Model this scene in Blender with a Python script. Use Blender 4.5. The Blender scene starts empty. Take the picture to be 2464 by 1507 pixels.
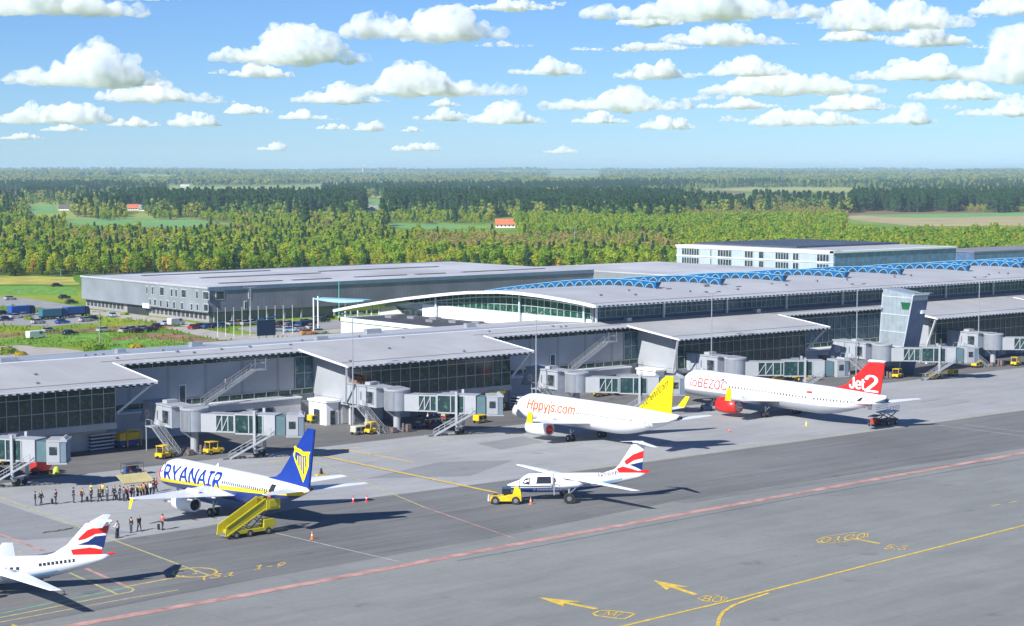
import bpy, bmesh, math, random
import numpy as np
from mathutils import Vector, Matrix
from math import radians, sin, cos, pi, sqrt, atan2
random.seed(7)
SC = bpy.context.scene
COL = SC.collection
# ---------------------------------------------------------------- survey: camera and plan
# world X runs along the pier, world Y from the apron to the landside, ground at z = 0
F_ = 4500.; CX_, CY_, HZ_, CH_ = 1232., 753.5, 410., 44.
PIT = math.atan((CY_ - HZ_) / F_)
ANG = radians(50.2)
AX = (sin(ANG), cos(ANG)); BX = (-cos(ANG), sin(ANG))
def ray(u, v):
    x = (u - CX_) / F_; y = -(v - CY_) / F_
    a, b, c = x, cos(PIT) + y * sin(PIT), -sin(PIT) + y * cos(PIT)
    return (a * AX[0] + b * AX[1], a * BX[0] + b * BX[1], c)
def gp(u, v, z=0.):
    d = ray(u, v); k = (z - CH_) / d[2]
    return Vector((d[0] * k, d[1] * k, z))
def onX(u, v, x):
    d = ray(u, v); k = x / d[0]
    return Vector((x, d[1] * k, CH_ + d[2] * k))
def onY(u, v, y):
    d = ray(u, v); k = y / d[1]
    return Vector((d[0] * k, y, CH_ + d[2] * k))
cam = bpy.data.cameras.new('camera'); cam.sensor_width = 36.; cam.lens = 36. * F_ / 2464.
cam.clip_start = 1.; cam.clip_end = 200000.
co = bpy.data.objects.new('camera', cam); COL.objects.link(co)
co.location = (0, 0, CH_)
co.rotation_euler = (pi / 2 - PIT, 0, ANG - pi / 2)
SC.camera = co
# ---------------------------------------------------------------- materials
MATS = {}
def nt(name):
    m = bpy.data.materials.new(name); m.use_nodes = True
    b = m.node_tree.nodes['Principled BSDF']
    return m, m.node_tree, b
def N(t, kind, **kw):
    n = t.nodes.new(kind)
    for k, v in kw.items():
        if k in n.inputs: n.inputs[k].default_value = v
        else: setattr(n, k, v)
    return n
def c4(c): return (c[0], c[1], c[2], 1.)
def mixc(t, fac, a, b, blend='MIX'):
    n = t.nodes.new('ShaderNodeMix'); n.data_type = 'RGBA'; n.blend_type = blend
    for sock, v in ((n.inputs[0], fac), (n.inputs[6], a), (n.inputs[7], b)):
        if isinstance(v, (int, float)): sock.default_value = v
        elif isinstance(v, tuple): sock.default_value = c4(v)
        else: t.links.new(v, sock)
    return n.outputs[2]
def mth(t, op, a, b=0., c=0.):
    n = t.nodes.new('ShaderNodeMath'); n.operation = op
    for i, v in enumerate((a, b, c)):
        if isinstance(v, (int, float)): n.inputs[i].default_value = v
        else: t.links.new(v, n.inputs[i])
    return n.outputs[0]
def coords(t, kind='Object', scale=(1, 1, 1), rot=(0, 0, 0)):
    tc = t.nodes.new('ShaderNodeTexCoord'); mp = t.nodes.new('ShaderNodeMapping')
    mp.inputs['Scale'].default_value = scale; mp.inputs['Rotation'].default_value = rot
    t.links.new(tc.outputs[kind], mp.inputs[0]); return mp.outputs[0]
def noise(t, vec, scale, detail=4., rough=.55, dist=0.):
    n = N(t, 'ShaderNodeTexNoise'); n.inputs['Scale'].default_value = scale; n.inputs['Detail'].default_value = detail
    n.inputs['Roughness'].default_value = rough; n.inputs['Distortion'].default_value = dist
    t.links.new(vec, n.inputs['Vector']); return n.outputs['Fac']
def ramp(t, fac, lo, hi):
    n = t.nodes.new('ShaderNodeMapRange'); n.inputs[1].default_value = lo; n.inputs[2].default_value = hi
    t.links.new(fac, n.inputs[0]); return n.outputs[0]
def mat(name, col, rough=.6, metal=0., var=.12, vscale=.6, spec=.5, seam=0., seamaxis=0, bump=0., streak=None):
    """A plain surface with soft uneven wear, and regular joints where seam > 0 (metres)."""
    if name in MATS: return MATS[name]
    m, t, b = nt(name)
    v = coords(t)
    n1 = noise(t, v, vscale, 5.)
    c = mixc(t, ramp(t, n1, .3, .7), tuple(x * (1 - var) for x in col), tuple(min(1, x * (1 + var)) for x in col))
    if seam:
        sx = t.nodes.new('ShaderNodeSeparateXYZ'); t.links.new(v, sx.inputs[0])
        fr = mth(t, 'FRACT', mth(t, 'MULTIPLY', sx.outputs[seamaxis], 1. / seam))
        ln = mth(t, 'LESS_THAN', fr, .09)
        c = mixc(t, mth(t, 'MULTIPLY', ln, .35), c, tuple(x * .35 for x in col))
    if streak:
        sv = coords(t, 'Object', (1.3, .07, .07) if streak == 'y' else (.05, 1.1, .05))
        c = mixc(t, mth(t, 'MULTIPLY', ramp(t, noise(t, sv, 1., 5, .7), .35, .7), .28), c, tuple(x * .62 for x in col))
    t.links.new(c, b.inputs['Base Color'])
    b.inputs['Roughness'].default_value = rough; b.inputs['Metallic'].default_value = metal
    b.inputs['Specular IOR Level'].default_value = spec
    if bump:
        bp = N(t, 'ShaderNodeBump'); bp.inputs['Strength'].default_value = bump
        t.links.new(noise(t, v, vscale * 8, 4), bp.inputs['Height']); t.links.new(bp.outputs[0], b.inputs['Normal'])
    MATS[name] = m; return m
def glassmat(name, tint, tint2, cell=(2., 2., 2.), rough=.08, spec=.8):
    """Dark facade glazing: each pane shows a different bit of dim interior."""
    m, t, b = nt(name)
    v = coords(t)
    spec *= .45
    vm = t.nodes.new('ShaderNodeVectorMath'); vm.operation = 'DIVIDE'; vm.inputs[1].default_value = cell
    t.links.new(v, vm.inputs[0])
    fl = t.nodes.new('ShaderNodeVectorMath'); fl.operation = 'FLOOR'; t.links.new(vm.outputs[0], fl.inputs[0])
    wn = t.nodes.new('ShaderNodeTexWhiteNoise'); t.links.new(fl.outputs[0], wn.inputs[0])
    n2 = noise(t, v, .35, 3, .6, 1.2)
    n3 = noise(t, v, 1.6, 2, .5)
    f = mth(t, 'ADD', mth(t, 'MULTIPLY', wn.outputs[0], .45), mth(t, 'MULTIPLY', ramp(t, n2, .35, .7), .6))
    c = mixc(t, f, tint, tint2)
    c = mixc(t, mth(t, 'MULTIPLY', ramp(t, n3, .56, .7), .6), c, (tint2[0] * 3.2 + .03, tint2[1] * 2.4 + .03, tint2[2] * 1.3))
    t.links.new(c, b.inputs['Base Color'])
    b.inputs['Roughness'].default_value = rough; b.inputs['Specular IOR Level'].default_value = spec
    return m
# ---------------------------------------------------------------- mesh builder
class MB:
    def __init__(s): s.v = []; s.f = []; s.m = []
    def add(s, vs, fs, mi=0, M=None):
        o = len(s.v)
        if M is not None: vs = [M @ Vector(p) for p in vs]
        s.v += [tuple(p) for p in vs]; s.f += [tuple(i + o for i in f) for f in fs]; s.m += [mi] * len(fs); return s
    def box(s, x0, y0, z0, x1, y1, z1, mi=0, M=None):
        if x0 > x1: x0, x1 = x1, x0
        if y0 > y1: y0, y1 = y1, y0
        if z0 > z1: z0, z1 = z1, z0
        vs = [(x0, y0, z0), (x1, y0, z0), (x1, y1, z0), (x0, y1, z0), (x0, y0, z1), (x1, y0, z1), (x1, y1, z1), (x0, y1, z1)]
        return s.add(vs, [(0, 3, 2, 1), (4, 5, 6, 7), (0, 1, 5, 4), (1, 2, 6, 5), (2, 3, 7, 6), (3, 0, 4, 7)], mi, M)
    def poly(s, pts, mi=0): return s.add(pts, [tuple(range(len(pts)))], mi)
    def prism(s, pts, vec, mi=0, M=None):
        """closed prism: polygon pts (3-D) swept along vec"""
        n = len(pts); vec = Vector(vec); a = [Vector(p) for p in pts]; b = [p + vec for p in a]
        nrm = Vector((0, 0, 0))
        for i in range(n): nrm += a[i].cross(a[(i + 1) % n])
        fs = [tuple(range(n)), tuple(range(2 * n - 1, n - 1, -1))] + [(i, i + n, (i + 1) % n + n, (i + 1) % n) for i in range(n)]
        if nrm.dot(vec) > 0: fs = [tuple(reversed(f)) for f in fs]
        return s.add(a + b, fs, mi, M)
    def flat(s, pts, z0, z1, mi=0): return s.prism([(p[0], p[1], z0) for p in pts], (0, 0, z1 - z0), mi)
    def tube(s, p0, p1, r, n=8, r2=None, mi=0, cap=True):
        p0 = Vector(p0); p1 = Vector(p1); d = (p1 - p0)
        if d.length < 1e-6: return s
        q = d.to_track_quat('Z', 'Y').to_matrix(); r2 = r if r2 is None else r2
        vs = []
        for p, rr in ((p0, r), (p1, r2)):
            for i in range(n):
                a = 2 * pi * i / n; vs.append(p + q @ Vector((rr * cos(a), rr * sin(a), 0)))
        fs = [(i, (i + 1) % n, (i + 1) % n + n, i + n) for i in range(n)]
        if cap: fs += [tuple(range(n - 1, -1, -1)), tuple(range(n, 2 * n))]
        return s.add(vs, fs, mi)
    def bar(s, p0, p1, w, h=None, mi=0):
        """square section bar"""
        p0 = Vector(p0); p1 = Vector(p1); d = p1 - p0; h = h or w
        L = d.length
        if L < 1e-6: return s
        x = d / L; up = Vector((0, 0, 1)) if abs(x.z) < .95 else Vector((1, 0, 0))
        y = up.cross(x).normalized(); z = x.cross(y)
        M = Matrix((x, y, z)).transposed().to_4x4(); M.translation = p0
        return s.box(0, -w / 2, -h / 2, L, w / 2, h / 2, mi, M)
    def loft(s, rings, mi=0, caps=True, closed=True):
        n = len(rings[0]); o = len(s.v)
        for r in rings: s.v += [tuple(p) for p in r]
        for k in range(len(rings) - 1):
            for i in range(n if closed else n - 1):
                a = o + k * n + i; b = o + k * n + (i + 1) % n
                s.f.append((a, b, b + n, a + n)); s.m.append(mi)
        if caps and closed:
            s.f.append(tuple(range(o + n - 1, o - 1, -1))); s.m.append(mi)
            e = o + (len(rings) - 1) * n; s.f.append(tuple(range(e, e + n))); s.m.append(mi)
        return s
    def build(s, name, mats, parent=None, loc=None, rotz=None, smooth=False, label=None, bevel=0.):
        me = bpy.data.meshes.new(name); me.from_pydata(s.v, [], s.f)
        mats = mats if isinstance(mats, (list, tuple)) else [mats]
        for m in mats: me.materials.append(m)
        if len(mats) > 1: me.polygons.foreach_set('material_index', s.m)
        if smooth: me.polygons.foreach_set('use_smooth', [True] * len(me.polygons))
        bm = bmesh.new(); bm.from_mesh(me)
        if smooth: bmesh.ops.remove_doubles(bm, verts=bm.verts, dist=1e-4)
        bmesh.ops.recalc_face_normals(bm, faces=bm.faces)
        if bevel: bmesh.ops.bevel(bm, geom=list(bm.edges), offset=bevel, segments=1, affect='EDGES', clamp_overlap=True)
        bm.to_mesh(me); bm.free()
        o = bpy.data.objects.new(name, me); COL.objects.link(o)
        if parent is not None: o.parent = parent
        if loc is not None: o.location = loc
        if rotz is not None: o.rotation_euler = (0, 0, rotz)
        if label: o['label'] = label
        return o
def islands(mb):
    par = list(range(len(mb.v)))
    def fd(i):
        while par[i] != i: par[i] = par[par[i]]; i = par[i]
        return i
    for f in mb.f:
        for k in f[1:]: par[fd(k)] = fd(f[0])
    out = {}
    for f, m in zip(mb.f, mb.m): out.setdefault(fd(f[0]), []).append((f, m))
    res = []
    for fs in out.values():
        idx = sorted({i for f, _ in fs for i in f}); mp = {a: b for b, a in enumerate(idx)}
        g = MB(); g.v = [mb.v[i] for i in idx]; g.f = [tuple(mp[i] for i in f) for f, _ in fs]; g.m = [m for _, m in fs]; res.append(g)
    return res
SPLITS = {'roof_vent', 'service_door', 'column', 'strut', 'parapet', 'roof_unit', 'ledge', 'door', 'duct'}
def each(mb, name, mats, parent, **k):
    if name in SPLITS or (name == 'roof_light' and parent is not None and parent.name == 'warehouse'):
        for g in islands(mb): o = g.build(name, mats, parent, **k)
        return o
    return mb.build(name, mats, parent, **k)
def smooth_by_angle(o, ang=35):
    bm = bmesh.new(); bm.from_mesh(o.data)
    for f in bm.faces: f.smooth = True
    for e in bm.edges:
        if len(e.link_faces) == 2 and e.calc_face_angle(0) > radians(ang): e.smooth = False
    bm.to_mesh(o.data); bm.free()
def thing(name, label, cat, loc=(0, 0, 0), rotz=0., group=None):
    o = bpy.data.objects.new(name, None); COL.objects.link(o); o.location = loc; o.rotation_euler = (0, 0, rotz)
    o.empty_display_size = .3
    return tag(o, label, cat, group)
def tag(o, label, cat, group=None, kind=None):
    o['label'] = label; o['category'] = cat
    if group: o['group'] = group
    if kind: o['kind'] = kind
    return o
def struct(o): o['kind'] = 'structure'; return o
def kids(o): return list(o.children)
def dup(root, loc=None, rotz=None, label=None, group=None, scale=None, parent=None, swap=None):
    def cp(o, par):
        c = o.copy(); COL.objects.link(c); c.parent = par
        if swap and o.type == 'MESH':
            for i, sl in enumerate(c.material_slots):
                if sl.material and sl.material.name in swap:
                    sl.link = 'OBJECT'; sl.material = swap[o.data.materials[i].name]
        for ch in kids(o): cp(ch, c)
        return c
    r = cp(root, parent)
    if loc is not None: r.location = loc
    if rotz is not None: r.rotation_euler = (0, 0, rotz)
    if label: r['label'] = label
    if group: r['group'] = group
    if scale: r.scale = (scale,) * 3
    return r
try:
    import os
    FONT = bpy.data.fonts.load(os.path.join(bpy.utils.system_resource('DATAFILES'), 'fonts', 'Inter.woff2'))
except Exception:
    FONT = None
def text_tris(txt, size=1., shear=0., bold=0., cuts=0, sx=1.):
    """lettering as triangles in the plane: (verts 2-D, faces)"""
    cu = bpy.data.curves.new('t', 'FONT'); cu.body = txt
    if FONT: cu.font = FONT
    cu.size = size; cu.shear = shear; cu.offset = bold; cu.resolution_u = 3
    o = bpy.data.objects.new('t', cu); COL.objects.link(o)
    dg = bpy.context.evaluated_depsgraph_get()
    me = bpy.data.meshes.new_from_object(o.evaluated_get(dg))
    bm = bmesh.new(); bm.from_mesh(me); bmesh.ops.triangulate(bm, faces=bm.faces)
    if cuts: bmesh.ops.subdivide_edges(bm, edges=[e for e in bm.edges if e.calc_length() > size * .25], cuts=cuts, use_grid_fill=True); bmesh.ops.triangulate(bm, faces=bm.faces)
    bm.verts.ensure_lookup_table()
    vs = [(v.co.x * sx, v.co.y) for v in bm.verts]; fs = [tuple(v.index for v in f.verts) for f in bm.faces]
    bm.free(); bpy.data.objects.remove(o); bpy.data.curves.remove(cu); bpy.data.meshes.remove(me)
    return vs, fs
def fit(vs, w=None, h=None):
    x0 = min(v[0] for v in vs); x1 = max(v[0] for v in vs); y0 = min(v[1] for v in vs); y1 = max(v[1] for v in vs)
    a = w / (x1 - x0) if w else 1; b = h / (y1 - y0) if h else 1
    return [((v[0] - x0) * a, (v[1] - y0) * b) for v in vs]
SKYS=.074; EXPO=0.76; CLD=7.; CLAB=[]; SROT=-pi/2; SKYTINT=(.53,.735,1.05); HZD=7e-5; HZC=(.56,.76,1.,1); SUNE=4.5
CLAB = ['huge broad heaped white cloud touching the top edge at the left edge', 'large broad heaped white cloud in mid sky at the left edge', 'large broad heaped white cloud low in the sky left of the wind turbine', 'large flat streak of white cloud low in the sky at the left edge', 'small flat streak of white cloud low in the sky left of the wind turbine', 'small broad heaped white cloud low in the sky left of the wind turbine', 'small broad heaped white cloud low in the sky above the warehouse', 'large broad heaped white cloud high up above the warehouse', 'medium broad heaped white cloud in mid sky above the warehouse', 'huge broad heaped white cloud high up above the hall gable', 'medium flat streak of white cloud touching the top edge above the hall roof', 'medium broad heaped white cloud low in the sky above the warehouse', 'huge broad heaped white cloud in mid sky above the hall gable', 'small flat streak of white cloud low in the sky above the warehouse', 'tiny flat streak of white cloud low in the sky above the warehouse', 'tiny broad heaped white cloud low in the sky above the hall gable', 'tiny broad heaped white cloud further right low in the sky above the hall gable', 'small broad heaped white cloud low in the sky above the hall gable', 'tiny broad heaped white cloud furthest right low in the sky above the hall gable', 'medium broad heaped white cloud low in the sky above the hall roof', 'medium broad heaped white cloud in mid sky above the hall roof', 'large flat streak of white cloud low in the sky above the office block', 'large flat streak of white cloud high up above the office block', 'medium broad heaped white cloud in mid sky above the office block', 'small broad heaped white cloud low in the sky above the office block', 'small broad heaped white cloud further right low in the sky above the office block', 'huge flat streak of white cloud touching the top edge above the red tail fin', 'medium broad heaped white cloud touching the top edge above the office block', 'large broad heaped white cloud high up above the red tail fin', 'huge flat streak of white cloud in mid sky above the red tail fin', 'medium broad heaped white cloud in mid sky above the red tail fin', 'medium flat streak of white cloud low in the sky above the red tail fin', 'large flat streak of white cloud low in the sky above the leaning tower', 'medium broad heaped white cloud low in the sky above the leaning tower', 'small broad heaped white cloud low in the sky above the leaning tower', 'medium broad heaped white cloud high up above the leaning tower', 'large broad heaped white cloud touching the top edge above the leaning tower', 'medium broad heaped white cloud high up at the right edge', 'large flat streak of white cloud in mid sky at the right edge', 'medium tall heaped white cloud in mid sky at the right edge', 'medium flat streak of white cloud low in the sky at the right edge', 'medium broad heaped white cloud low in the sky at the right edge', 'medium broad heaped white cloud touching the top edge at the right edge', 'small flat streak of white cloud low in the sky at the left edge', 'small flat streak of white cloud just over the horizon at the left edge', 'small flat streak of white cloud just over the horizon above the hall gable', 'tiny broad heaped white cloud just over the horizon above the hall roof', 'tiny broad heaped white cloud just over the horizon above the warehouse']
# ---------------------------------------------------------------- ground
def hgt(x, y):
    D = sqrt(x * x + y * y)
    if D < 3600: return 0.
    k = min(1., (D - 3600) / 9000.)
    a = mnz.noise(Vector((x / 2600., y / 2600., 3.))) + .5 * mnz.noise(Vector((x / 900., y / 900., 9.)))
    return k * (22 + 30 * a * (1.2 if D > 9000 else 1)) + max(0, min(1, (D - 9000) / 9000.)) * 16
from mathutils import noise as mnz
def ground_mat():
    m, t, b = nt('meadow_and_fields')
    v = coords(t, 'Object')
    n1 = noise(t, v, .012, 6, .6, .8); n2 = noise(t, v, .12, 5, .6); n3 = noise(t, v, 1.2, 3)
    c = mixc(t, ramp(t, n1, .40, .60), (.09, .21, .018), (.27, .34, .03))
    c = mixc(t, mth(t, 'MULTIPLY', ramp(t, n2, .5, .72), .6), c, (.25, .22, .06))
    c = mixc(t, mth(t, 'MULTIPLY', ramp(t, n3, .4, .75), .35), c, (.05, .10, .015))
    n4 = noise(t, v, .03, 4, .6)
    c = mixc(t, mth(t, 'MULTIPLY', ramp(t, n4, .60, .72), .7), c, (.22, .13, .06))
    vo = N(t, 'ShaderNodeTexVoronoi', Scale=.0028); t.links.new(v, vo.inputs['Vector'])
    sx = t.nodes.new('ShaderNodeSeparateXYZ'); t.links.new(vo.outputs['Color'], sx.inputs[0])
    f = mixc(t, sx.outputs[0], (.13, .28, .05), (.33, .34, .10))
    f = mixc(t, mth(t, 'GREATER_THAN', sx.outputs[1], .75), f, (.20, .15, .08))
    ln = t.nodes.new('ShaderNodeVectorMath'); ln.operation = 'LENGTH'; t.links.new(v, ln.inputs[0])
    far = ramp(t, ln.outputs['Value'], 1300, 1900)
    c = mixc(t, far, c, f)
    t.links.new(c, b.inputs['Base Color']); b.inputs['Roughness'].default_value = .95; b.inputs['Specular IOR Level'].default_value = .1
    return m
def polar_ground():
    g = MB(); rs = [0, 60, 150, 300, 450, 600, 800, 1100, 1500, 2100, 2800, 3600]
    r = 3600
    while r < 42000: r *= 1.045; rs.append(r)
    na = 240
    for r in rs:
        for i in range(na):
            a = 2 * pi * i / na; x, y = r * cos(a), r * sin(a); g.v.append((x, y, hgt(x, y) - .03))
    for k in range(1, len(rs)):
        for i in range(na):
            j = (i + 1) % na
            if k == 1: g.f.append((i, na + i, na + j)); g.m.append(0)
            else: g.f.append(((k - 1) * na + i, k * na + i, k * na + j, (k - 1) * na + j)); g.m.append(0)
    o = g.build('ground', ground_mat(), smooth=True); return struct(o)
polar_ground()
def pave_mat(name, c1, c2, joint=7.5, streak=(.02, .35), jd=.06, rot=-radians(1.2)):
    m, t, b = nt(name)
    v = coords(t, 'Object', rot=(0, 0, rot))
    vs = coords(t, 'Object', (streak[0] * 4, streak[1], 1), (0, 0, rot))
    n1 = noise(t, v, .035, 6, .6); n2 = noise(t, vs, 1., 6, .65, .6); n3 = noise(t, v, 1.5, 4, .7)
    f = mth(t, 'ADD', mth(t, 'MULTIPLY', n1, .5), mth(t, 'MULTIPLY', n2, .5))
    c = mixc(t, ramp(t, f, .36, .64), c1, c2)
    c = mixc(t, mth(t, 'MULTIPLY', ramp(t, n3, .35, .7), .16), c, tuple(x * .55 for x in c1))
    if joint:
        br = N(t, 'ShaderNodeTexBrick'); br.offset = 0.; br.inputs['Scale'].default_value = 1.
        br.inputs['Brick Width'].default_value = joint; br.inputs['Row Height'].default_value = joint
        br.inputs['Mortar Size'].default_value = .07; br.inputs['Mortar Smooth'].default_value = .4
        br.inputs['Color1'].default_value = (.97, .97, .97, 1); br.inputs['Color2'].default_value = (1.02, 1.02, 1.02, 1); br.inputs['Mortar'].default_value = (1 - jd * 2.4,) * 3 + (1,)
        t.links.new(v, br.inputs['Vector'])
        c = mixc(t, 1., c, br.outputs['Color'], 'MULTIPLY')
    st = noise(t, v, .22, 3, .5); c = mixc(t, mth(t, 'MULTIPLY', ramp(t, st, .66, .74), .35), c, tuple(x * .45 for x in c1))
    t.links.new(c, b.inputs['Base Color']); b.inputs['Roughness'].default_value = .85; b.inputs['Specular IOR Level'].default_value = .25
    return m
CONC = pave_mat('apron_concrete', (.19, .196, .186), (.258, .264, .25))
CONC2 = pave_mat('stand_concrete', (.275, .28, .28), (.365, .37, .368))
ASPH = pave_mat('apron_asphalt', (.125, .126, .124), (.205, .206, .20), joint=0, streak=(.010, .7))
ROADM = pave_mat('service_road_asphalt', (.11, .108, .105), (.19, .185, .175), joint=0)
PAVED = []
def sheet(name, pts, z, m):
    if z > 0 and name in ('road', 'path', 'car_park', 'gravel'): PAVED.append([(p[0], p[1]) for p in pts])
    o = MB(); o.poly([(p[0], p[1], z) for p in pts]); return struct(o.build(name, m))
sheet('apron', [(-60, -60), (560, -60), (560, 262), (-60, 262)], .0, CONC)
up = [gp(u, v) for u, v in ((308, 1296), (481, 1270), (760, 1215), (1310, 1145), (1900, 1066), (2464, 988))]
lo = [gp(u, v) for u, v in ((2464, 1079), (1832, 1175), (1642, 1203), (1232, 1285), (620, 1393), (100, 1495))]
ext = lambda a, b, k: (a[0] + (a[0] - b[0]) * k, a[1] + (a[1] - b[1]) * k)
up = [ext(up[0], up[2], 1.2)] + up + [ext(up[-1], up[0], .8)]; lo = [ext(lo[0], lo[-1], .8)] + lo + [ext(lo[-1], lo[2], .8)]
sheet('aircraft_stand_pavement', up + [(560, 246.5), (-60, 246.5)], .008, CONC2)
sheet('taxiway', [p for p in up] + [p for p in lo], .016, ASPH)
sheet('service_road', [(-60, 246.7), (560, 246.7), (560, 282), (-60, 282)], .008, ROADM)
PATCH = pave_mat('patched_pavement', (.20, .205, .21), (.27, .275, .28), joint=0); PATCH2 = pave_mat('dark_patched_pavement', (.135, .135, .135), (.18, .18, .18), joint=0)
for i, (pp_, m_) in enumerate([(((880, 1152), (1060, 1112), (1235, 1108), (1130, 1146)), PATCH), (((0, 1210), (160, 1262), (330, 1282), (60, 1300), (-40, 1290)), PATCH), (((1500, 985), (1640, 975), (1700, 992), (1560, 1004)), PATCH),
    (((1150, 1068), (1260, 1050), (1310, 1064), (1205, 1082)), PATCH), (((700, 1350), (790, 1333), (830, 1341), (742, 1360)), PATCH2)]):
    sheet('pavement_patch', [gp(*q) for q in pp_], .0175 + .0006 * i if m_ is not PATCH or i in (0,) else .0165 + .0005 * i, m_)
# ---------------- painted lines
PY = mat('yellow_line_paint', (.62, .43, .06), .8, var=.3, vscale=1.5); PY2 = mat('faded_yellow_paint', (.42, .38, .15), .85, var=.3, vscale=1.5)
PR = mat('red_line_paint', (.42, .235, .20), .85, var=.35, vscale=.5); PG = mat('green_line_paint', (.12, .34, .22), .85, var=.3, vscale=1.)
PW = mat('pale_line_paint', (.42, .42, .38), .85, var=.3, vscale=1.5); PD = mat('dark_joint_sealant', (.10, .105, .11), .85, var=.3)
def stripe(pts, w, m, name, z=.024, closed=False, label=None):
    g = MB(); P = [Vector(gp(*p)[:2]) if not isinstance(p, Vector) else Vector(p[:2]) for p in pts]
    n = len(P); L = []
    for i in range(n):
        a = P[i - 1] if (i or closed) else P[i]; b = P[(i + 1) % n] if (i < n - 1 or closed) else P[i]
        d = (b - a).normalized(); q = Vector((-d.y, d.x)) * w / 2; L.append((P[i] + q, P[i] - q))
    for i in range(n if closed else n - 1):
        j = (i + 1) % n
        g.poly([(L[i][0].x, L[i][0].y, z), (L[i][1].x, L[i][1].y, z), (L[j][1].x, L[j][1].y, z), (L[j][0].x, L[j][0].y, z)])
    return struct(g.build(name, m))
def quadmap(vs, bl, br, tr, tl):
    x1 = max(v[0] for v in vs); y1 = max(v[1] for v in vs); out = []
    c = [Vector(gp(*p)[:2]) for p in (bl, br, tr, tl)]
    for v in vs:
        a, b = v[0] / x1, v[1] / y1
        p = (c[0] * (1 - a) + c[1] * a) * (1 - b) + (c[3] * (1 - a) + c[2] * a) * b; out.append(p)
    return out
def painted_text(txt, bl, br, tr, tl, m, name, bold=.0, z=.030, shear=0.):
    vs, fs = text_tris(txt, 1., shear, bold); vs = fit(vs); P = quadmap(vs, bl, br, tr, tl)
    g = MB(); g.add([(p.x, p.y, z) for p in P], fs); return struct(g.build(name, m))
L = [(40, 1531), (170, 1507), (700, 1412), (1232, 1312), (1832, 1203), (2150, 1146), (2464, 1090), (2700, 1052)]
stripe(L, 1.35, PR, 'apron_red_line')
stripe([(1100, 1350), (1232, 1327), (1892, 1203), (2464, 1104)], .15, PD, 'pavement_joint_line')
stripe([(1380, 1535), (1500, 1507), (1752, 1447), (2100, 1357), (2464, 1265), (2600, 1231)], .4, PY, 'taxiway_centre_line')
stripe([(1727, 1530), (1727, 1507), (1731, 1488), (1742, 1472), (1765, 1457), (1800, 1444), (1850, 1428)], .4, PY, 'taxiway_turn_line', .028)
stripe([(-40, 1182), (0, 1197), (460, 1370), (500, 1384)], .28, PY2, 'stand_lead_in_line')
stripe([(443, 1386), (300, 1413)], .3, PY, 'stand_marking_line'); stripe([(300, 1413), (318, 1416), (322, 1420), (315, 1425), (283, 1431), (0, 1487), (-60, 1499)], .28, PY2, 'stand_marking_line', .028)
stripe([(-60, 1511), (0, 1498), (289, 1444), (430, 1420)], .25, PY2, 'stand_marking_line'); stripe([(-60, 1490), (0, 1477), (302, 1415)], .3, PG, 'green_guide_line', .020)
stripe([(167, 1379), (283, 1431)], .28, PY2, 'stand_marking_line', .032); stripe([(0, 1285), (103, 1326)], .5, PR, 'red_clearance_line'); stripe([(206, 1368), (302, 1411)], .5, PR, 'red_clearance_line', .020)
stripe([(0, 1312), (55, 1331)], .25, PY2, 'stand_marking_line')
stripe([(758, 1094), (1195, 1186)], .62, PY, 'stand_lead_in_line'); stripe([(758, 1096.5), (1195, 1188.5)], .12, PD, 'lead_in_border_line', .032)
stripe([(746, 1105), (903, 1172), (1024, 1222)], .22, PY2, 'stand_lead_in_line'); stripe([(1024, 1222), (1240, 1297)], .22, PR, 'stand_lead_in_line')
stripe([(748, 1090), (861, 1077)], .4, PY, 'stand_marking_line', .020); stripe([(826, 1081), (996, 1113)], .4, PY, 'stand_marking_line', .020)
stripe([(836, 1105), (891, 1095), (1041, 1065), (1166, 1043)], .28, PY2, 'stand_marking_line', .020); stripe([(645, 1112), (760, 1098)], .35, PY, 'stand_marking_line', .020)
stripe([(1300, 1143), (1600, 1103), (1900, 1063), (2464, 985)], .3, PY2, 'stand_edge_line')
stripe([(2230, 1020), (2464, 1050)], .2, PW, 'guide_line'); stripe([(2320, 1022), (2464, 1040)], .2, PW, 'guide_line')
stripe([(2215, 968), (2270, 960.5), (2330, 967), (2272, 976)], .14, PD, 'drain_cover_outline', closed=True)
stripe([(520, 1250), (960, 1352)], .18, PW, 'guide_line')
stripe([(2385, 1218), (2408, 1214)], .35, PY2, 'dash_mark'); stripe([(2428, 1210), (2450, 1206)], .35, PY2, 'dash_mark')
TYM = mat('tyre_rubber_mark', (.115, .115, .115), .9, var=.35, vscale=.15)
tmr = random.Random(21)
for i in range(16):
    x0 = tmr.uniform(90, 300); y0 = tmr.choice((172, 175, 178, 181, 184, 187)) + tmr.uniform(-1.5, 1.5); n_ = 9; cv = tmr.uniform(-.05, .05); L0 = tmr.uniform(25, 70); a0 = tmr.uniform(-.05, .03)
    for dy in (0, 1.1): stripe([Vector((x0 + L0 * k / n_, y0 + dy + a0 * L0 * k / n_ + cv * (k / n_) ** 2 * L0)) for k in range(n_ + 1)], .16, TYM, 'tyre_mark', .0215 + .0001 * i)
def arrow(tail, tip, name):
    a = Vector(gp(*tail)[:2]); b = Vector(gp(*tip)[:2]); d = (b - a).normalized(); q = Vector((-d.y, d.x)); g = MB(); h = b - d * 4.6
    P = [a + q * .35, h + d * .9 + q * .35, h + q * 1.45, b, h - q * 1.45, h + d * .9 - q * .35, a - q * .35]
    g.poly([(p.x, p.y, .024) for p in P]); return struct(g.build(name, PY))
arrow((1436, 1466), (1296, 1438), 'painted_arrow'); arrow((1675, 1432), (1573, 1397), 'painted_arrow'); 
stripe([(1427, 1477), (1440, 1471), (1462, 1469), (1520, 1476), (1527, 1479), (1505, 1489), (1495, 1490), (1434, 1482)], .28, PY, 'painted_box_outline', closed=True)
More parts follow.
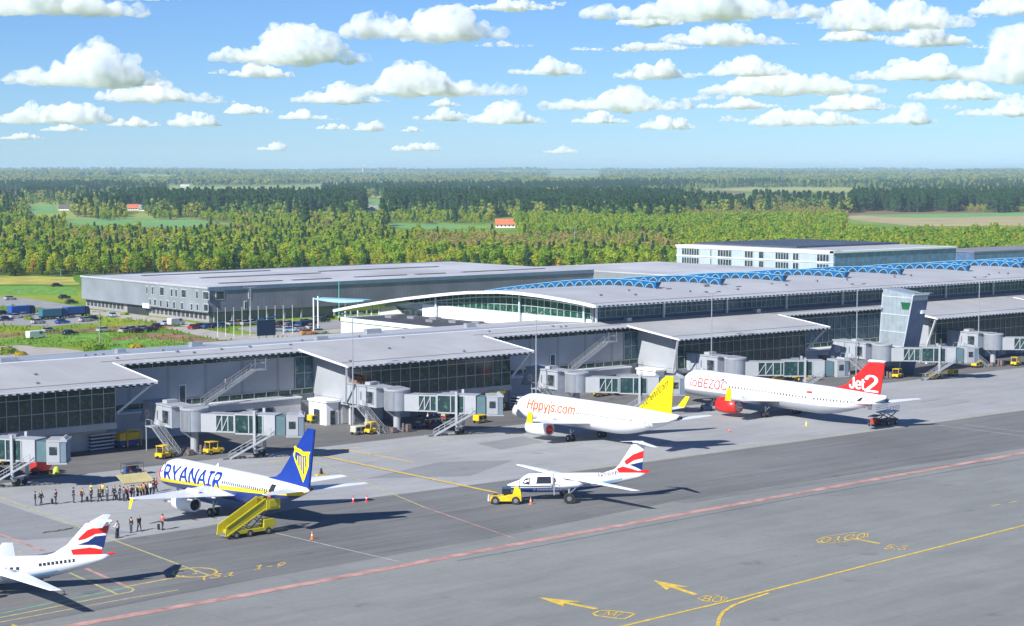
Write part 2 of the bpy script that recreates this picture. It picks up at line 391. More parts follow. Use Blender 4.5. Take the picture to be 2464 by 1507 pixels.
painted_text('M/', (1448, 1482), (1492, 1486), (1503, 1475), (1464, 1471), PY, 'painted_letters')
painted_text('BO', (1688, 1447), (1732, 1451), (1742, 1438), (1700, 1434), PY, 'painted_letters')
stripe([(1678, 1440), (1698, 1434), (1722, 1433), (1752, 1440), (1738, 1448), (1700, 1449)], .16, PY, 'painted_box_outline', .020, closed=True)
painted_text('G1G0', (1972, 1308), (2078, 1296), (2086, 1283), (1978, 1296), PY, 'painted_letters', .0)
stripe([(1965, 1300), (1985, 1292), (2060, 1281), (2088, 1284), (2088, 1292), (2030, 1304), (1995, 1308), (1972, 1307)], .16, PY, 'painted_box_outline', .020, closed=True)
stripe([(2056, 1297), (2118, 1309)], .5, PY, 'painted_bar')
painted_text('5:3', (2124, 1322), (2176, 1325), (2188, 1315), (2140, 1311), PY, 'painted_letters', .0)
c0 = gp(469, 1378)
stripe([Vector((c0[0] + 2.4 * cos(a * pi / 8), c0[1] + 2.4 * sin(a * pi / 8))) for a in range(16)], .3, PY, 'painted_ring', .020, closed=True)
painted_text('1', (462, 1382), (476, 1382), (480, 1375), (466, 1375), PY, 'painted_letters', .0)
painted_text('(31', (484, 1398), (560, 1388), (571, 1376), (494, 1384), PY, 'painted_letters')
painted_text('1-9', (610, 1373), (680, 1364), (690, 1353), (619, 1361), PY, 'painted_letters')
g = arrow((60, 1540), (30, 1502), 'painted_arrow')
# ---------------- landside paths and bare soil
SOIL = mat('bare_soil', (.24, .125, .07), .95, var=.4, vscale=.15); GRAV = mat('gravel', (.36, .33, .29), .95, var=.2, vscale=.3)
TAR = mat('car_park_asphalt', (.27, .265, .26), .9, var=.15, vscale=.2); YGR = mat('dry_yellow_grass', (.36, .33, .05), .95, var=.35, vscale=.1)
LUSH = mat('mown_grass', (.12, .27, .015), .95, var=.5, vscale=.35)
def rough_edge(pts, amp=1.2, step=5., seed=1):
    rnd = random.Random(seed); P = [Vector(gp(*p)[:2]) for p in pts]; out = []
    for i in range(len(P)):
        a, b = P[i], P[(i + 1) % len(P)]; n = max(1, int((b - a).length / step))
        for k in range(n): out.append(a.lerp(b, k / n) + Vector((rnd.uniform(-1, 1), rnd.uniform(-1, 1))) * amp)
    return out
sheet('road', [gp(*p) for p in ((-60, 712), (60, 717), (130, 728), (215, 742), (240, 760), (180, 752), (90, 740), (-60, 733))], .004, TAR)
sheet('path', [gp(*p) for p in ((180, 741), (300, 753), (505, 783), (540, 786), (500, 792), (330, 771), (170, 752))], .009, GRAV)
sheet('car_park', rough_edge(((-60, 752), (90, 746), (200, 760), (245, 775), (120, 786), (-60, 780)), .8, 5, 2), .001, TAR)
sheet('path', [gp(*p) for p in ((395, 789), (450, 786), (570, 806), (700, 800), (820, 790), (822, 800), (600, 818), (520, 818))], .006, GRAV)
sheet('bare_soil', rough_edge(((-60, 806), (120, 797), (300, 783), (420, 782), (420, 790), (220, 798), (60, 812), (-60, 816)), 1.5, 6, 3), .001, SOIL)
sheet('bare_soil', rough_edge(((260, 815), (330, 805), (410, 803), (500, 815), (560, 826), (400, 829), (270, 824)), 1.5, 5, 4), .001, SOIL)
sheet('gravel', rough_edge(((-60, 836), (60, 832), (130, 838), (210, 846), (170, 856), (60, 868), (-60, 872)), 1., 5, 5), .003, GRAV)
sheet('mown_grass', rough_edge(((-60, 690), (100, 688), (185, 693), (185, 712), (60, 709), (-60, 705)), 1., 6, 6), .001, LUSH)
sheet('dry_grass', rough_edge(((-60, 668), (80, 664), (181, 667), (181, 685), (60, 684), (-60, 686)), 1.5, 8, 7), .001, YGR)
sheet('mown_grass', rough_edge(((-60, 820), (90, 806), (250, 800), (300, 806), (250, 820), (120, 830), (-60, 830)), 1., 6, 8), .002, LUSH)
sheet('mown_grass', rough_edge(((200, 832), (330, 812), (430, 822), (560, 830), (420, 850), (240, 850)), 1., 6, 9), .0015, LUSH)
sheet('car_park', rough_edge(((560, 790), (700, 778), (820, 770), (822, 800), (720, 806), (640, 806)), .6, 5, 10), .0022, TAR)
FGR = mat('field_green', (.14, .30, .07), .95, var=.15, vscale=.02); FTAN = mat('field_tan', (.36, .30, .14), .95, var=.15, vscale=.02)
for i, (pp, m) in enumerate([(((870, 480), (930, 480), (935, 497), (880, 497)), FGR), (((150, 530), (250, 527), (480, 529), (560, 540), (420, 548), (200, 542)), FGR), (((60, 497), (130, 494), (140, 512), (80, 515)), FGR),
    (((930, 539), (1120, 542), (1190, 548), (1100, 554), (940, 549)), FGR), (((2030, 520), (2300, 515), (2560, 512), (2560, 545), (2200, 545), (2050, 530)), FTAN), (((2040, 518), (2464, 512), (2560, 511), (2560, 519), (2200, 525)), FGR),
    (((1300, 424), (1450, 422), (1480, 436), (1340, 440)), FGR), (((1760, 456), (2040, 456), (2080, 466), (1800, 467)), FTAN), (((420, 452), (700, 452), (760, 460), (420, 462)), FTAN)]):
    P_ = [gp(*p) for p in pp]; P_ = [(p[0], p[1]) for p in P_]
    g = MB(); z = .2 if max(sqrt(p[0] ** 2 + p[1] ** 2) for p in P_) < 3600 else 6
    if z < 1: g.poly([(a, b, .01 + .03 * i) for a, b in P_]); struct(g.build('field', m))
# ---------------------------------------------------------------- pier, hall, other buildings
ROOF = mat('standing_seam_roof', (.42, .418, .415), .55, .0, var=.12, vscale=.12, streak='y', seam=.62, seamaxis=0)
ROOFS = mat('smooth_roof_sheet', (.45, .447, .44), .5, .0, var=.12, vscale=.08, streak='y', seam=3.1, seamaxis=0)
ROOFB = mat('weathered_roof_membrane', (.27, .30, .345), .6, 0, var=.14, vscale=.1)
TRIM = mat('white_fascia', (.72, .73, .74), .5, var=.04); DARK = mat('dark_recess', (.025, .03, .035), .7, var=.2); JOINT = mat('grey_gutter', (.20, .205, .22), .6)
PANEL = mat('grey_wall_panel', (.33, .35, .38), .45, .15, var=.08, vscale=.25, seam=7.2, seamaxis=0)
PANELX = mat('light_grey_side_panel', (.36, .38, .40), .5, .1, var=.07, vscale=.3)
CONCW = mat('pale_concrete_wall', (.46, .46, .47), .8, var=.12, vscale=.4); WHITEW = mat('white_render_wall', (.80, .81, .80), .7, var=.04, vscale=.3)
STEEL = mat('galvanised_steel', (.46, .48, .50), .4, .6, var=.15, vscale=2.); MULL = mat('aluminium_mullion', (.33, .36, .38), .4, .5, var=.1)
MULLW = mat('pale_window_frame', (.62, .66, .68), .45, .2, var=.05)
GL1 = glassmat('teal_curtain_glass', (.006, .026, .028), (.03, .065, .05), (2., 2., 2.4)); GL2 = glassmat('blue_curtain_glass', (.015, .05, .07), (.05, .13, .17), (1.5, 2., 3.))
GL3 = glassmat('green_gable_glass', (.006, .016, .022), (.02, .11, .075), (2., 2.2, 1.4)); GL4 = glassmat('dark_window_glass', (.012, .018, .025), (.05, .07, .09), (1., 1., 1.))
def rz(t): return 11. + .1198 * (t - 259.5)
def glassgrid(mb, along, fix, a0, a1, z0, z1, dx, zs, w=.13, d=.12, zt=None, sgn=-1, mi=0):
    """mullion grid on a plane; along='x' on y=fix or 'y' on x=fix"""
    n = max(1, round((a1 - a0) / dx)); top = zt or (lambda a: z1)
    for i in range(n + 1):
        a = a0 + (a1 - a0) * i / n
        p = (a, fix + sgn * d / 2) if along == 'x' else (fix + sgn * d / 2, a)
        mb.bar((p[0], p[1], z0), (p[0], p[1], top(a)), w, d, mi)
    for z in zs:
        p0 = (a0, fix + sgn * (d / 2 + .004), z) if along == 'x' else (fix + sgn * (d / 2 + .004), a0, z); p1 = (a1, p0[1], z) if along == 'x' else (p0[0], a1, z)
        mb.bar(p0, p1, d, w, mi)
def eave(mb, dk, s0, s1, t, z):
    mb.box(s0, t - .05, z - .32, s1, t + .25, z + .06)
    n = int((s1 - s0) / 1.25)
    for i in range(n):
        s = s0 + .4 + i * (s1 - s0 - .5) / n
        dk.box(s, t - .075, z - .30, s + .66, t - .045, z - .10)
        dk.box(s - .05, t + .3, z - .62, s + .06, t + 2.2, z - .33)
PIER = thing('pier_building', 'long grey airport pier with stepped canopy roofs above the jet bridges', 'terminal pier', (118, 264, 0))
PO = Vector((118, 264, 0))
def pp(mb, name, mats, **k):
    mb.v = [(v[0] - PO[0], v[1] - PO[1], v[2]) for v in mb.v]; return each(mb, name, mats, PIER, **k)
CAN = [(80., 138.9, 143.8), (183.5, 219.6, 221.3), (262.5, 301.0, 303.5), (343., 386., 389.)]
CL0 = [60., 179.8, 258.6, 339.7]
REC = [(138.9, 183.5), (219.6, 262.5), (301., 343.), (386., 440.)]
body = MB(); CB = 438.
for k, (a, b, tip) in enumerate(CAN):
    body.prism([(a, 267, 0), (a, 267, 3.86), (a, 264.05, 3.9), (a, 264.05, rz(264) - .5), (a, 279, 12.6), (a, 291.8, 12.3), (a, 291.8, 0)], (b - a, 0, 0))
for a, b in REC: body.prism([(a, 275, 0), (a, 275, 12.3), (a, 279, 12.6), (a, 291.8, 12.3), (a, 291.8, 0)], (b - a, 0, 0))
pp(body, 'wall', PANELX)
r = MB(); back = MB()
for k, (a, b, tip) in enumerate(CAN):
    l = CL0[k]
    m_ = MB()
    def slab(mb, s0, s1, t0, t1, z0, z1, th=.3): mb.prism([(s0, t0, z0 - th), (s0, t1, z1 - th), (s0, t1, z1), (s0, t0, z0)], (s1 - s0, 0, 0))
    slab(m_, l, tip, 259.5, 279.2, rz(259.5), rz(279.2)); cn = pp(m_, 'canopy_roof', ROOF)
    e = MB(); d = MB(); eave(e, d, l, tip, 259.3, 10.98)
    e.bar((l - .06, 259.4, 10.95), (l - .06, 274, rz(274) - .05), .14, .34); e.bar((tip + .06, 259.4, 10.95), (tip + .06, 274, rz(274) - .05), .14, .34)
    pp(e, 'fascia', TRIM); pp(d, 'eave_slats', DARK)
    g_ = MB(); g_.box(l + .8, 261.9, rz(262) - .01, tip - .6, 262.1, rz(262) + .07); pp(g_, 'gutter', JOINT)
for a, b in REC:
    l = [x[2] for x in CAN if x[1] == a][0]; h = next((c for c in CL0 if c > l), 440.)
    m_ = MB(); slab(m_, l, h, 273.2, 279.2, rz(273.2), rz(279.2)); pp(m_, 'recessed_roof', ROOF)
    e = MB(); d = MB(); eave(e, d, l, h, 273., rz(273.2) - .02); pp(e, 'fascia', TRIM); pp(d, 'eave_slats', DARK)
    g_ = MB(); g_.box(l - 1.5, 275.2, rz(275.3) - .01, h - .5, 275.4, rz(275.3) + .06); pp(g_, 'gutter', JOINT)
m_ = MB(); slab(m_, 60, 440, 279.2, 280.4, 13.36, 13.34); pp(m_, 'roof_ridge', TRIM)
m_ = MB(); slab(m_, 60, 172, 280.4, 293, 13.33, 12.9); slab(m_, 172, 440, 280.4, 286, 13.34, 13.1); pp(m_, 'rear_roof', ROOFB)
m_ = MB(); slab(m_, 172, 440, 286, 295.5, 13.1, 12.85); pp(m_, 'rear_roof', ROOFS)
m_ = MB()
rr = random.Random(4)
for i in range(30):
    s = rr.uniform(120, 250); t_ = rr.choice((263, 270, 277.5, 283)) + rr.uniform(-1, 1)
    if t_ < 273 and not any(c0 + 2 < s < c[2] - 2 for c0, c in zip(CL0, CAN)): continue
    z = rz(t_) if t_ < 279.2 else 13.2; m_.box(s, t_, z - .02, s + .5, t_ + .5, z + .3)
pp(m_, 'roof_vent', JOINT)
m_ = MB()
for s, t_, w_ in ((128, 281.6, 3.), (150, 284, 1.6), (166, 287, 2.2), (189, 282, 2.4), (205, 289, 3.4), (228, 287.5, 2.2), (262, 277.6, 1.2), (300, 277, 1.2), (345, 277.8, 1.4)): m_.box(s, t_, 13.0, s + w_, t_ + 1.1, 13.9)
pp(m_, 'duct', STEEL)
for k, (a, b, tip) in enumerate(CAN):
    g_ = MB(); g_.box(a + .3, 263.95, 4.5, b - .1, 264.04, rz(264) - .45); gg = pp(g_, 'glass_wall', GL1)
    f = MB(); glassgrid(f, 'x', 263.95, a + .3, b - .1, 4.5, rz(264) - .35, 2.05, (4.5, 6.9, 9.2, rz(264) - .45), .10); 
    f.v = [(v[0] - PO[0], v[1] - PO[1], v[2]) for v in f.v]; f.build('mullion', MULL, gg)
    s = MB(); s.box(a - .05, 263.75, 3.55, b + .1, 264.0, 4.45); s.box(a, 264.05, 3.55, b, 267., 3.84); pp(s, 'sill_band', PANELX)
    w_ = MB(); w_.box(a + .4, 266.85, .1, b - .4, 266.97, 3.5); pp(w_, 'ground_floor_wall', CONCW)
    w_ = MB()
    for j in range(6):
        x = a + 3 + j * 6.1
        if x < b - 3: w_.box(x, 266.74, .05, x + 3.6, 266.84, 2.9)
    pp(w_, 'service_door', mat('grey_roller_door', (.16, .18, .2), .6, .2, seam=.4, seamaxis=2))
    c = MB()
    for j in range(5): c.box(a + 1 + j * 9, 265.2, 0, a + 1.5 + j * 9, 265.7, 3.55)
    pp(c, 'column', CONCW)
    c = MB(); c.bar((CL0[k] + .3, 259.9, 10.7), (a - .6, 264.2, 3.9), .35); c.bar((tip - .5, 259.9, 10.7), (b + .3, 263.9, 6.), .3); pp(c, 'strut', TRIM)
    s = MB(); s.box(a - .12, 264.1, 4.5, a - .01, 274.9, 11.2); pp(s, 'side_wall', PANELX)
    s = MB(); s.box(b + .01, 264.1, 3.6, b + .12, 274.9, 11.4); pp(s, 'side_wall', mat('shaded_side_panel', (.10, .14, .19), .5, .2))  # right side wall: shadow put into a dark blue panel colour
    s = MB(); s.box(a - 2.8, 267.0, 0, a - .2, 272.4, 3.9); s.box(a - 3.1, 266.6, 3.94, a - .1, 272.4, 4.3); pp(s, 'stair_core_wall', WHITEW)
    s = MB(); s.box(a - 2.0, 266.88, .1, a - 1.0, 266.97, 2.5); s.box(a - 2.92, 269.0, .1, a - 2.81, 270.7, 2.6); pp(s, 'door', GL4)
for k, (a, b) in enumerate(REC):
    if k < 2:
        g_ = MB(); g_.box(a + .3, 274.86, 5.75, b - 4.2, 274.97, 11.35); pp(g_, 'panel_wall', PANEL)
        x0 = b - 4.
    else:
        x0 = a + .3
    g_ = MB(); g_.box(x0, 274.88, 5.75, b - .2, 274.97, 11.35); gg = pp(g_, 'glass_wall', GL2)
    f = MB(); glassgrid(f, 'x', 274.88, x0, b - .2, 5.75, 11.35, 2.0, (5.75, 8.5, 11.35), .1); f.v = [(v[0] - PO[0], v[1] - PO[1], v[2]) for v in f.v]; f.build('mullion', MULL, gg)
    for z0, z1 in ((11.4, 12.35), (4.75, 5.7)):
        g_ = MB(); g_.box(a + .3, 274.84, z0, b - .2, 274.95, z1); gg = pp(g_, 'clerestory_window', GL1)
        f = MB(); glassgrid(f, 'x', 274.84, a + .3, b - .2, z0, z1, 2.4, (z0, z1), .09); f.v = [(v[0] - PO[0], v[1] - PO[1], v[2]) for v in f.v]; f.build('mullion', MULL, gg)
    s = MB(); s.box(a + .2, 272.5, 0, b - 4.4, 274.9, 4.4); pp(s, 'ground_floor_wall', CONCW)
    s = MB(); s.box(a + .1, 272.2, 4.43, b - 4.3, 274.9, 4.7); pp(s, 'ledge', TRIM)
    for j in range(4):
        x = a + 14 + j * 5.5
        if x + 4 < b - 5: s = MB(); s.box(x, 272.4, 1.6, x + 4, 272.48, 3.3); pp(s, 'window', GL4)
    if k < 2:
        # maintenance stair up the panel wall, with its landing
        x0, x1 = (159.4, 169.4) if k == 0 else (241.7, 251.4)
        st = MB()
        for y in (271.7, 272.9):
            st.bar((x0, y, 4.8), (x1, y, 10.), .22, .3); st.bar((x0, y, 5.9), (x1, y, 11.1), .07)
            st.bar((x0, y, 5.35), (x1, y, 10.55), .05)
            for j in range(11): q = j / 10; st.bar((x0 + (x1 - x0) * q, y, 4.8 + 5.2 * q), (x0 + (x1 - x0) * q, y, 5.9 + 5.2 * q), .06)
        for j in range(22): q = j / 22; st.box(x0 + (x1 - x0) * q, 271.75, 4.8 + 5.2 * q, x0 + (x1 - x0) * q + .28, 272.85, 4.84 + 5.2 * q)
        st.box(x1, 271.6, 9.9, x1 + 2.2, 274.8, 10.05)
        for q in ((x1, 271.7), (x1 + 2.1, 271.7), (x1 + 2.1, 274.6)): st.bar((q[0], q[1], 10.05), (q[0], q[1], 12.), .07)
        st.bar((x1, 271.7, 11.1), (x1 + 2.1, 271.7, 11.1), .06); st.bar((x1 + 2.1, 271.7, 11.1), (x1 + 2.1, 274.6, 11.1), .06)
        pp(st, 'maintenance_stair', STEEL)
        s = MB(); s.box(x0 - 3.1, 274.74, 4.9, x0 - 1.7, 274.82, 8.2); pp(s, 'door', MULLW); s = MB(); s.box(x0 - 2.9, 274.68, 5., x0 - 1.9, 274.73, 8.); pp(s, 'door', GL4)
# ---------------------------------------------------------------- main hall with the arched roof
PROF = [(275.4, 17.1), (280, 17.55), (285.7, 17.95), (292, 18.3), (298.8, 18.5), (305.7, 18.45), (315.6, 17.85), (321.5, 17.3), (327.4, 16.65), (338.1, 15.35), (344.5, 14.5), (351, 13.55), (359.3, 12.3), (367.4, 10.9)]
def pz(t):
    for (a, za), (b, zb) in zip(PROF, PROF[1:]):
        if a <= t <= b: return za + (zb - za) * (t - a) / (b - a)
    return PROF[0][1] if t < PROF[0][0] else PROF[-1][1]
HALL = thing('terminal_hall', 'main terminal hall under a wide arched silver roof with blue roof lights', 'terminal building', (251, 279, 0)); HO = Vector((251, 279, 0))
def hp(mb, name, mats, parent=None, **k):
    mb.v = [(v[0] - HO[0], v[1] - HO[1], v[2]) for v in mb.v]; return each(mb, name, mats, parent or HALL, **k)
S0, S1 = 251., 560.
m_ = MB(); m_.prism([(S0, t_, z) for t_, z in PROF] + [(S0, t_, z - .45) for t_, z in reversed(PROF)], (S1 - S0, 0, 0)); hp(m_, 'roof', ROOFS)
m_ = MB()
for (a, za), (b, zb) in zip(PROF, PROF[1:]): m_.bar((S0 - .12, a, za - .18), (S0 - .12, b, zb - .18), .24, .62)
m_.box(S0 - .1, 275.1, 16.66, S1, 275.36, 17.12); hp(m_, 'fascia', TRIM)
d = MB()
for i in range(240):
    s = S0 + .6 + i * 1.25; d.box(s, 275.05, 16.78, s + .7, 275.08, 17.0)
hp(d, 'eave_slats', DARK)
m_ = MB(); m_.box(S0 + 1, 277.3, pz(277.4) - .01, S1, 277.5, pz(277.4) + .07); hp(m_, 'gutter', JOINT)
m_ = MB(); m_.prism([(254.1, 279.6, 0), (254.1, 279.6, 16.9)] + [(254.1, t_, z - .5) for t_, z in PROF if 280 <= t_ < 352] + [(254.1, 352, 0)], (S1 - 256, 0, 0)); hp(m_, 'wall', CONCW)
g_ = MB(); g_.box(254.4, 279.45, 14.1, S1 - 2, 279.55, 16.95); gg = hp(g_, 'front_glazing', GL2); f = MB(); glassgrid(f, 'x', 279.45, 254.4, S1 - 2, 14.1, 17., 1.55, (14.1, 15.5), .09)
hp(f, 'mullion', MULL, gg)
g_ = MB(); g_.box(254.4, 279.3, 13.2, S1 - 2, 279.5, 14.05); hp(g_, 'plinth_band', mat('deep_blue_band', (.03, .06, .12), .5))
f = MB()
for i in range(16): s = 254.6 + i * 19; f.box(s, 278.9, 13.2, s + .35, 279.3, 16.9)
hp(f, 'column', MULLW)
# gable facing the car park
t1 = onX(1018, 731, 254).y; zt0 = onX(1420, 769, 254).z; zt1 = onX(1018, 731, 254).z
gz = lambda t_: zt0 + (zt1 - zt0) * (t_ - 279.6) / (t1 - 279.6)
g_ = MB(); ts = [p[0] for p in PROF if 280 < p[0] < 350]
g_.prism([(254.0, 279.7, gz(279.7)), (254.0, 348, gz(348))] + [(254.0, 348, pz(348) - .5)] + [(254., t_, pz(t_) - .5) for t_ in reversed(ts)] + [(254., 279.7, pz(279.7) - .5)], (.08, 0, 0)); gg = hp(g_, 'gable_glazing', GL3)
f = MB()
for i in range(34):
    a = 279.8 + i * (348 - 279.8) / 33
    f.bar((253.93, a, gz(a)), (253.93, a, pz(a) - .5), .1, .12)
    if i < 33:
        b = a + (348 - 279.8) / 33
        for q in (0., .5): f.bar((253.92, a, gz(a) + q * (pz(a) - 1.3 - gz(a))), (253.92, b, gz(b) + q * (pz(b) - 1.3 - gz(b))), .1, .1)
        f.bar((253.9, a, pz(a) - 1.3), (253.9, b, pz(b) - 1.3), .14, .2)
hp(f, 'mullion', MULLW, gg)
s = MB(); s.prism([(253.8, 279.6, 10.), (253.8, t1, 10.), (253.8, t1, zt1 - .1), (253.8, 279.6, zt0 - .1)], (.25, 0, 0)); hp(s, 'white_wall', WHITEW)
s = MB(); s.box(253.6, t1, 8, 254.05, 349.6, 12.5); hp(s, 'glazed_corner', GL4)
s = MB(); s.prism([(253.3, 343, 7.), (253.3, 351.8, 7.), (253.3, 351.8, 12.2), (253.3, 346, 13.), (253.3, 343, 11.)], (.6, 0, 0)); hp(s, 'side_wall', mat('beige_stone_wall', (.55, .50, .45), .8))
f = MB()
for a in (281.2, 301.5, 330.5, 352., 355.): f.tube((253.2, a, 9.5), (253.2, a, pz(a) - .45), .22, 8)
hp(f, 'column', MULLW)
# roof lights: blue arched monitors running over the roof
BLUE = mat('blue_roof_light_panel', (.012, .10, .24), .35, .2, var=.2, vscale=.5); BLUEW = mat('pale_blue_rib', (.16, .36, .52), .5)
SKG = mat('roof_light_pane', (.03, .05, .07), .15, 0., var=.3)
for s in (284.0, 304.2, 325.0, 347., 367.6, 394.5, 418., 441., 465.):
    n = 18; t0 = 292.2; dt = 3.3
    b1 = MB(); r1 = MB(); p1 = MB()
    for i in range(n):
        a, b = t0 + i * dt, t0 + (i + 1) * dt; za, zb = pz(a), pz(b); H = 1.4
        b1.prism([(s, a, za), (s + .9, a, za), (s + 2.0, a, za + H), (s + .35, a, za + H)], (0, b - a, zb - za))
        # an arch standing proud of the side that faces the car park
        q = [(0., .05), (.12, .55), (.32, .95), (.5, 1.1), (.68, .95), (.88, .55), (1., .05)]
        P3 = [(s - .12 + .22 * h, a + (b - a) * (x * .86 + .07), za + (zb - za) * x + h * 1.0) for x, h in q]
        for u_, v_ in zip(P3, P3[1:]): r1.bar(u_, v_, .12, .16)
        p1.add([(s - .04 + .2 * h, a + (b - a) * (x * .8 + .1), za + (zb - za) * x + h * .94) for x, h in q], [tuple(range(7))])
    zc = pz(t0); r1.bar((s - .1, t0 - .1, zc + 1.45), (s + 2., t0 - .1, zc + 1.45), .16, .16)
    for i in range(n): a, b = t0 + i * dt, t0 + (i + 1) * dt; r1.bar((s + .3, a, pz(a) + 1.45), (s + .3, b, pz(b) + 1.45), .14, .14)
    rl = hp(b1, 'roof_light', BLUE); hp(r1, 'rib', BLUEW, rl); hp(p1, 'pane', SKG, rl)
    e = MB(); e.box(s - .6, t0 - .9, pz(t0) - .1, s + 1.3, t0 - .02, pz(t0) + .12); hp(e, 'flashing', JOINT, rl)
m_ = MB()
for s, t_ in ((262, 286), (270, 284), (300, 283), (318, 285), (391, 283), (399, 283)): m_.box(s, t_, pz(t_), s + .8, t_ + .6, pz(t_) + .35)
hp(m_, 'roof_vent', JOINT)
m_ = MB(); rv = random.Random(8)
for i in range(14):
    s = rv.uniform(256, 470); t_ = rv.choice((284, 288, 290.5)) + rv.uniform(-.8, .8); w_ = rv.choice((.5, .7, 1.6)); m_.box(s, t_, pz(t_), s + w_, t_ + .6, pz(t_) + rv.uniform(.2, .6))
hp(m_, 'roof_vent', JOINT)
# ---------------------------------------------------------------- low annex in front of the gable
AN = thing('annex_building', 'low annex with a black flat roof and pale wall in front of the glazed gable', 'annex', (236, 300, 0)); AO = Vector((236, 300, 0))
def lp_(root, O, mb, name, mats, parent=None, **k):
    mb.v = [(v[0] - O[0], v[1] - O[1], v[2]) for v in mb.v]; return each(mb, name, mats, parent or root, **k)
ya = onX(820, 765, 236); yb_ = onX(1118, 796, 236); za = (ya.z + yb_.z) / 2
m_ = MB(); m_.box(236, 297.2, 0, 253.2, ya.y, za - .3); lp_(AN, AO, m_, 'wall', mat('pale_green_wall', (.55, .58, .54), .8, var=.05, seam=.6, seamaxis=1))
m_ = MB(); m_.box(236.5, 297.5, za - .28, 253.0, ya.y - .4, za - .05); lp_(AN, AO, m_, 'roof', mat('black_roof_membrane', (.045, .05, .06), .8, var=.2, vscale=.5, seam=1.5, seamaxis=1))
m_ = MB(); m_.box(235.7, 297.2, za - .7, 236.3, ya.y + .3, za + .12); m_.box(235.7, ya.y - .3, za - .7, 253.3, ya.y + .3, za + .10); lp_(AN, AO, m_, 'fascia', TRIM)
m_ = MB()
for i in range(8): m_.box(244 + (i % 3) * 2.4, ya.y - 8 - i * 5, za - .06, 245.5 + (i % 3) * 2.4, ya.y - 5.6 - i * 5, za + .5)
lp_(AN, AO, m_, 'roof_unit', JOINT)
# ---------------------------------------------------------------- leaning viewing tower
TW = thing('apron_tower', 'leaning grey panelled tower with one green window between two pier canopies', 'tower', (319, 252, 0)); TO = Vector((319, 252, 0))
bx = lambda z: 252.1 - (z - 6.6) * .212; bk = lambda z: 258.6 - (z - 6.5) * .06
zt = 17.6; za_, zb_ = 17.6, 18.6
s_r = 324.2
m_ = MB(); m_.add([(319, bx(0), 0), (319, bk(0), 0), (319, bk(zb_), zb_), (319, bx(za_), za_), (s_r, bx(0), 0), (s_r, bk(0), 0), (s_r, bk(zb_), zb_), (s_r, bx(za_), za_)],
    [(0, 1, 2, 3), (7, 6, 5, 4), (0, 3, 7, 4), (1, 5, 6, 2), (3, 2, 6, 7), (0, 4, 5, 1)]); lp_(TW, TO, m_, 'wall', mat('zinc_shingle_panel', (.36, .42, .44), .45, .35, var=.16, vscale=.5, seam=1.1, seamaxis=1))
m_ = MB(); m_.add([(319.05, bx(0) - .05, 0), (s_r + .05, bx(0) - .05, 0), (s_r + .05, bx(za_ - 1.3) - .05, za_ - 1.3), (319.05, bx(za_ - 1.3) - .05, za_ - 1.3)], [(0, 1, 2, 3)]); lp_(TW, TO, m_, 'shaded_front_panel', mat('shaded_zinc_panel', (.10, .15, .25), .4, .4, var=.15, seam=.8, seamaxis=0))  # darker blue sheet paints in the shade on the face turned from the sun
m_ = MB()
for z in (6.3, 9.4, 13.1, 16.9): m_.bar((318.95, bx(z), z), (318.95, bk(z), z + .1), .1, .14)
for f0 in (bx, bk): m_.bar((318.95, f0(0), 0), (318.95, f0(za_), za_), .14, .2)
m_.bar((319, bx(za_) - .05, za_ + .02), (s_r, bx(za_) - .05, za_ + .02), .2, .3); lp_(TW, TO, m_, 'trim', MULLW)
m_ = MB(); m_.add([(318.93, bx(14.4) + .5, 14.4), (318.93, bx(14.4) + 2.2, 14.4), (318.93, bx(15.9) + 2.9, 15.9), (318.93, bx(15.9) + .3, 15.9)], [(0, 1, 2, 3)]); lp_(TW, TO, m_, 'window', mat('green_tower_glass', (.01, .10, .035), .1))
m_ = MB(); m_.box(319.4, bx(za_) - .1, za_ + .05, s_r + 1.2, bx(za_) + 1.5, za_ + .25); lp_(TW, TO, m_, 'roof', JOINT)
m_ = MB(); m_.box(s_r - 1.7, bx(13.6) - .5, 13.4, s_r - .4, bx(13.6) - .06, 14.1); lp_(TW, TO, m_, 'lamp', TRIM)
# ---------------------------------------------------------------- grey warehouse by the car park
MESH = mat('perforated_metal_panel', (.25, .275, .30), .5, .2, var=.14, vscale=.15, seam=1.2, seamaxis=1)
MESHD = mat('dark_ribbed_cladding', (.20, .20, .26), .5, .2, var=.22, vscale=.12, seam=1.4, seamaxis=0)
WHB = thing('warehouse', 'flat roofed grey cargo warehouse with small white framed windows beside the car park', 'warehouse', (277, 469.5, 0)); WO = Vector((277, 469.5, 0))
X0, X1, Y0, Y1, ZT = 277., 427., 469.5, 548., 10.3
m_ = MB(); m_.flat([(X0, Y0), (X1, Y0), (X1, Y1), (X0, Y1)], 2.95, ZT - .5); m_.flat([(X1, 430), (X1 + 60, 430), (X1 + 60, 500), (X1, 500)], 0, ZT - .6); lp_(WHB, WO, m_, 'wall', MESH)
m_ = MB(); m_.flat([(X0 + .5, Y0 - .12), (X1, Y0 - .12), (X1, Y0 - .01), (X0 + .5, Y0 - .01)], 3., ZT - .5); lp_(WHB, WO, m_, 'side_cladding', MESHD)
m_ = MB(); m_.flat([(X0 + 1.2, Y0 + 1.5), (X1, Y0 + 1.5), (X1, Y1 - .5), (X0 + 1.2, Y1 - .5)], 0, 2.94); lp_(WHB, WO, m_, 'ground_floor_wall', mat('brown_grey_render', (.27, .25, .25), .8))
m_ = MB(); m_.flat([(X0 - .2, Y0 - .3), (X1, Y0 - .3), (X1, Y1 + .2), (X0 - .2, Y1 + .2)], ZT - .48, ZT - .1); m_.flat([(X1 + .01, 429.8), (X1 + 60, 429.8), (X1 + 60, 500), (X1 + .01, 500)], ZT - .55, ZT - .15); lp_(WHB, WO, m_, 'roof', mat('pale_flat_roof', (.45, .45, .46), .7, var=.22, vscale=.05, streak='x'))
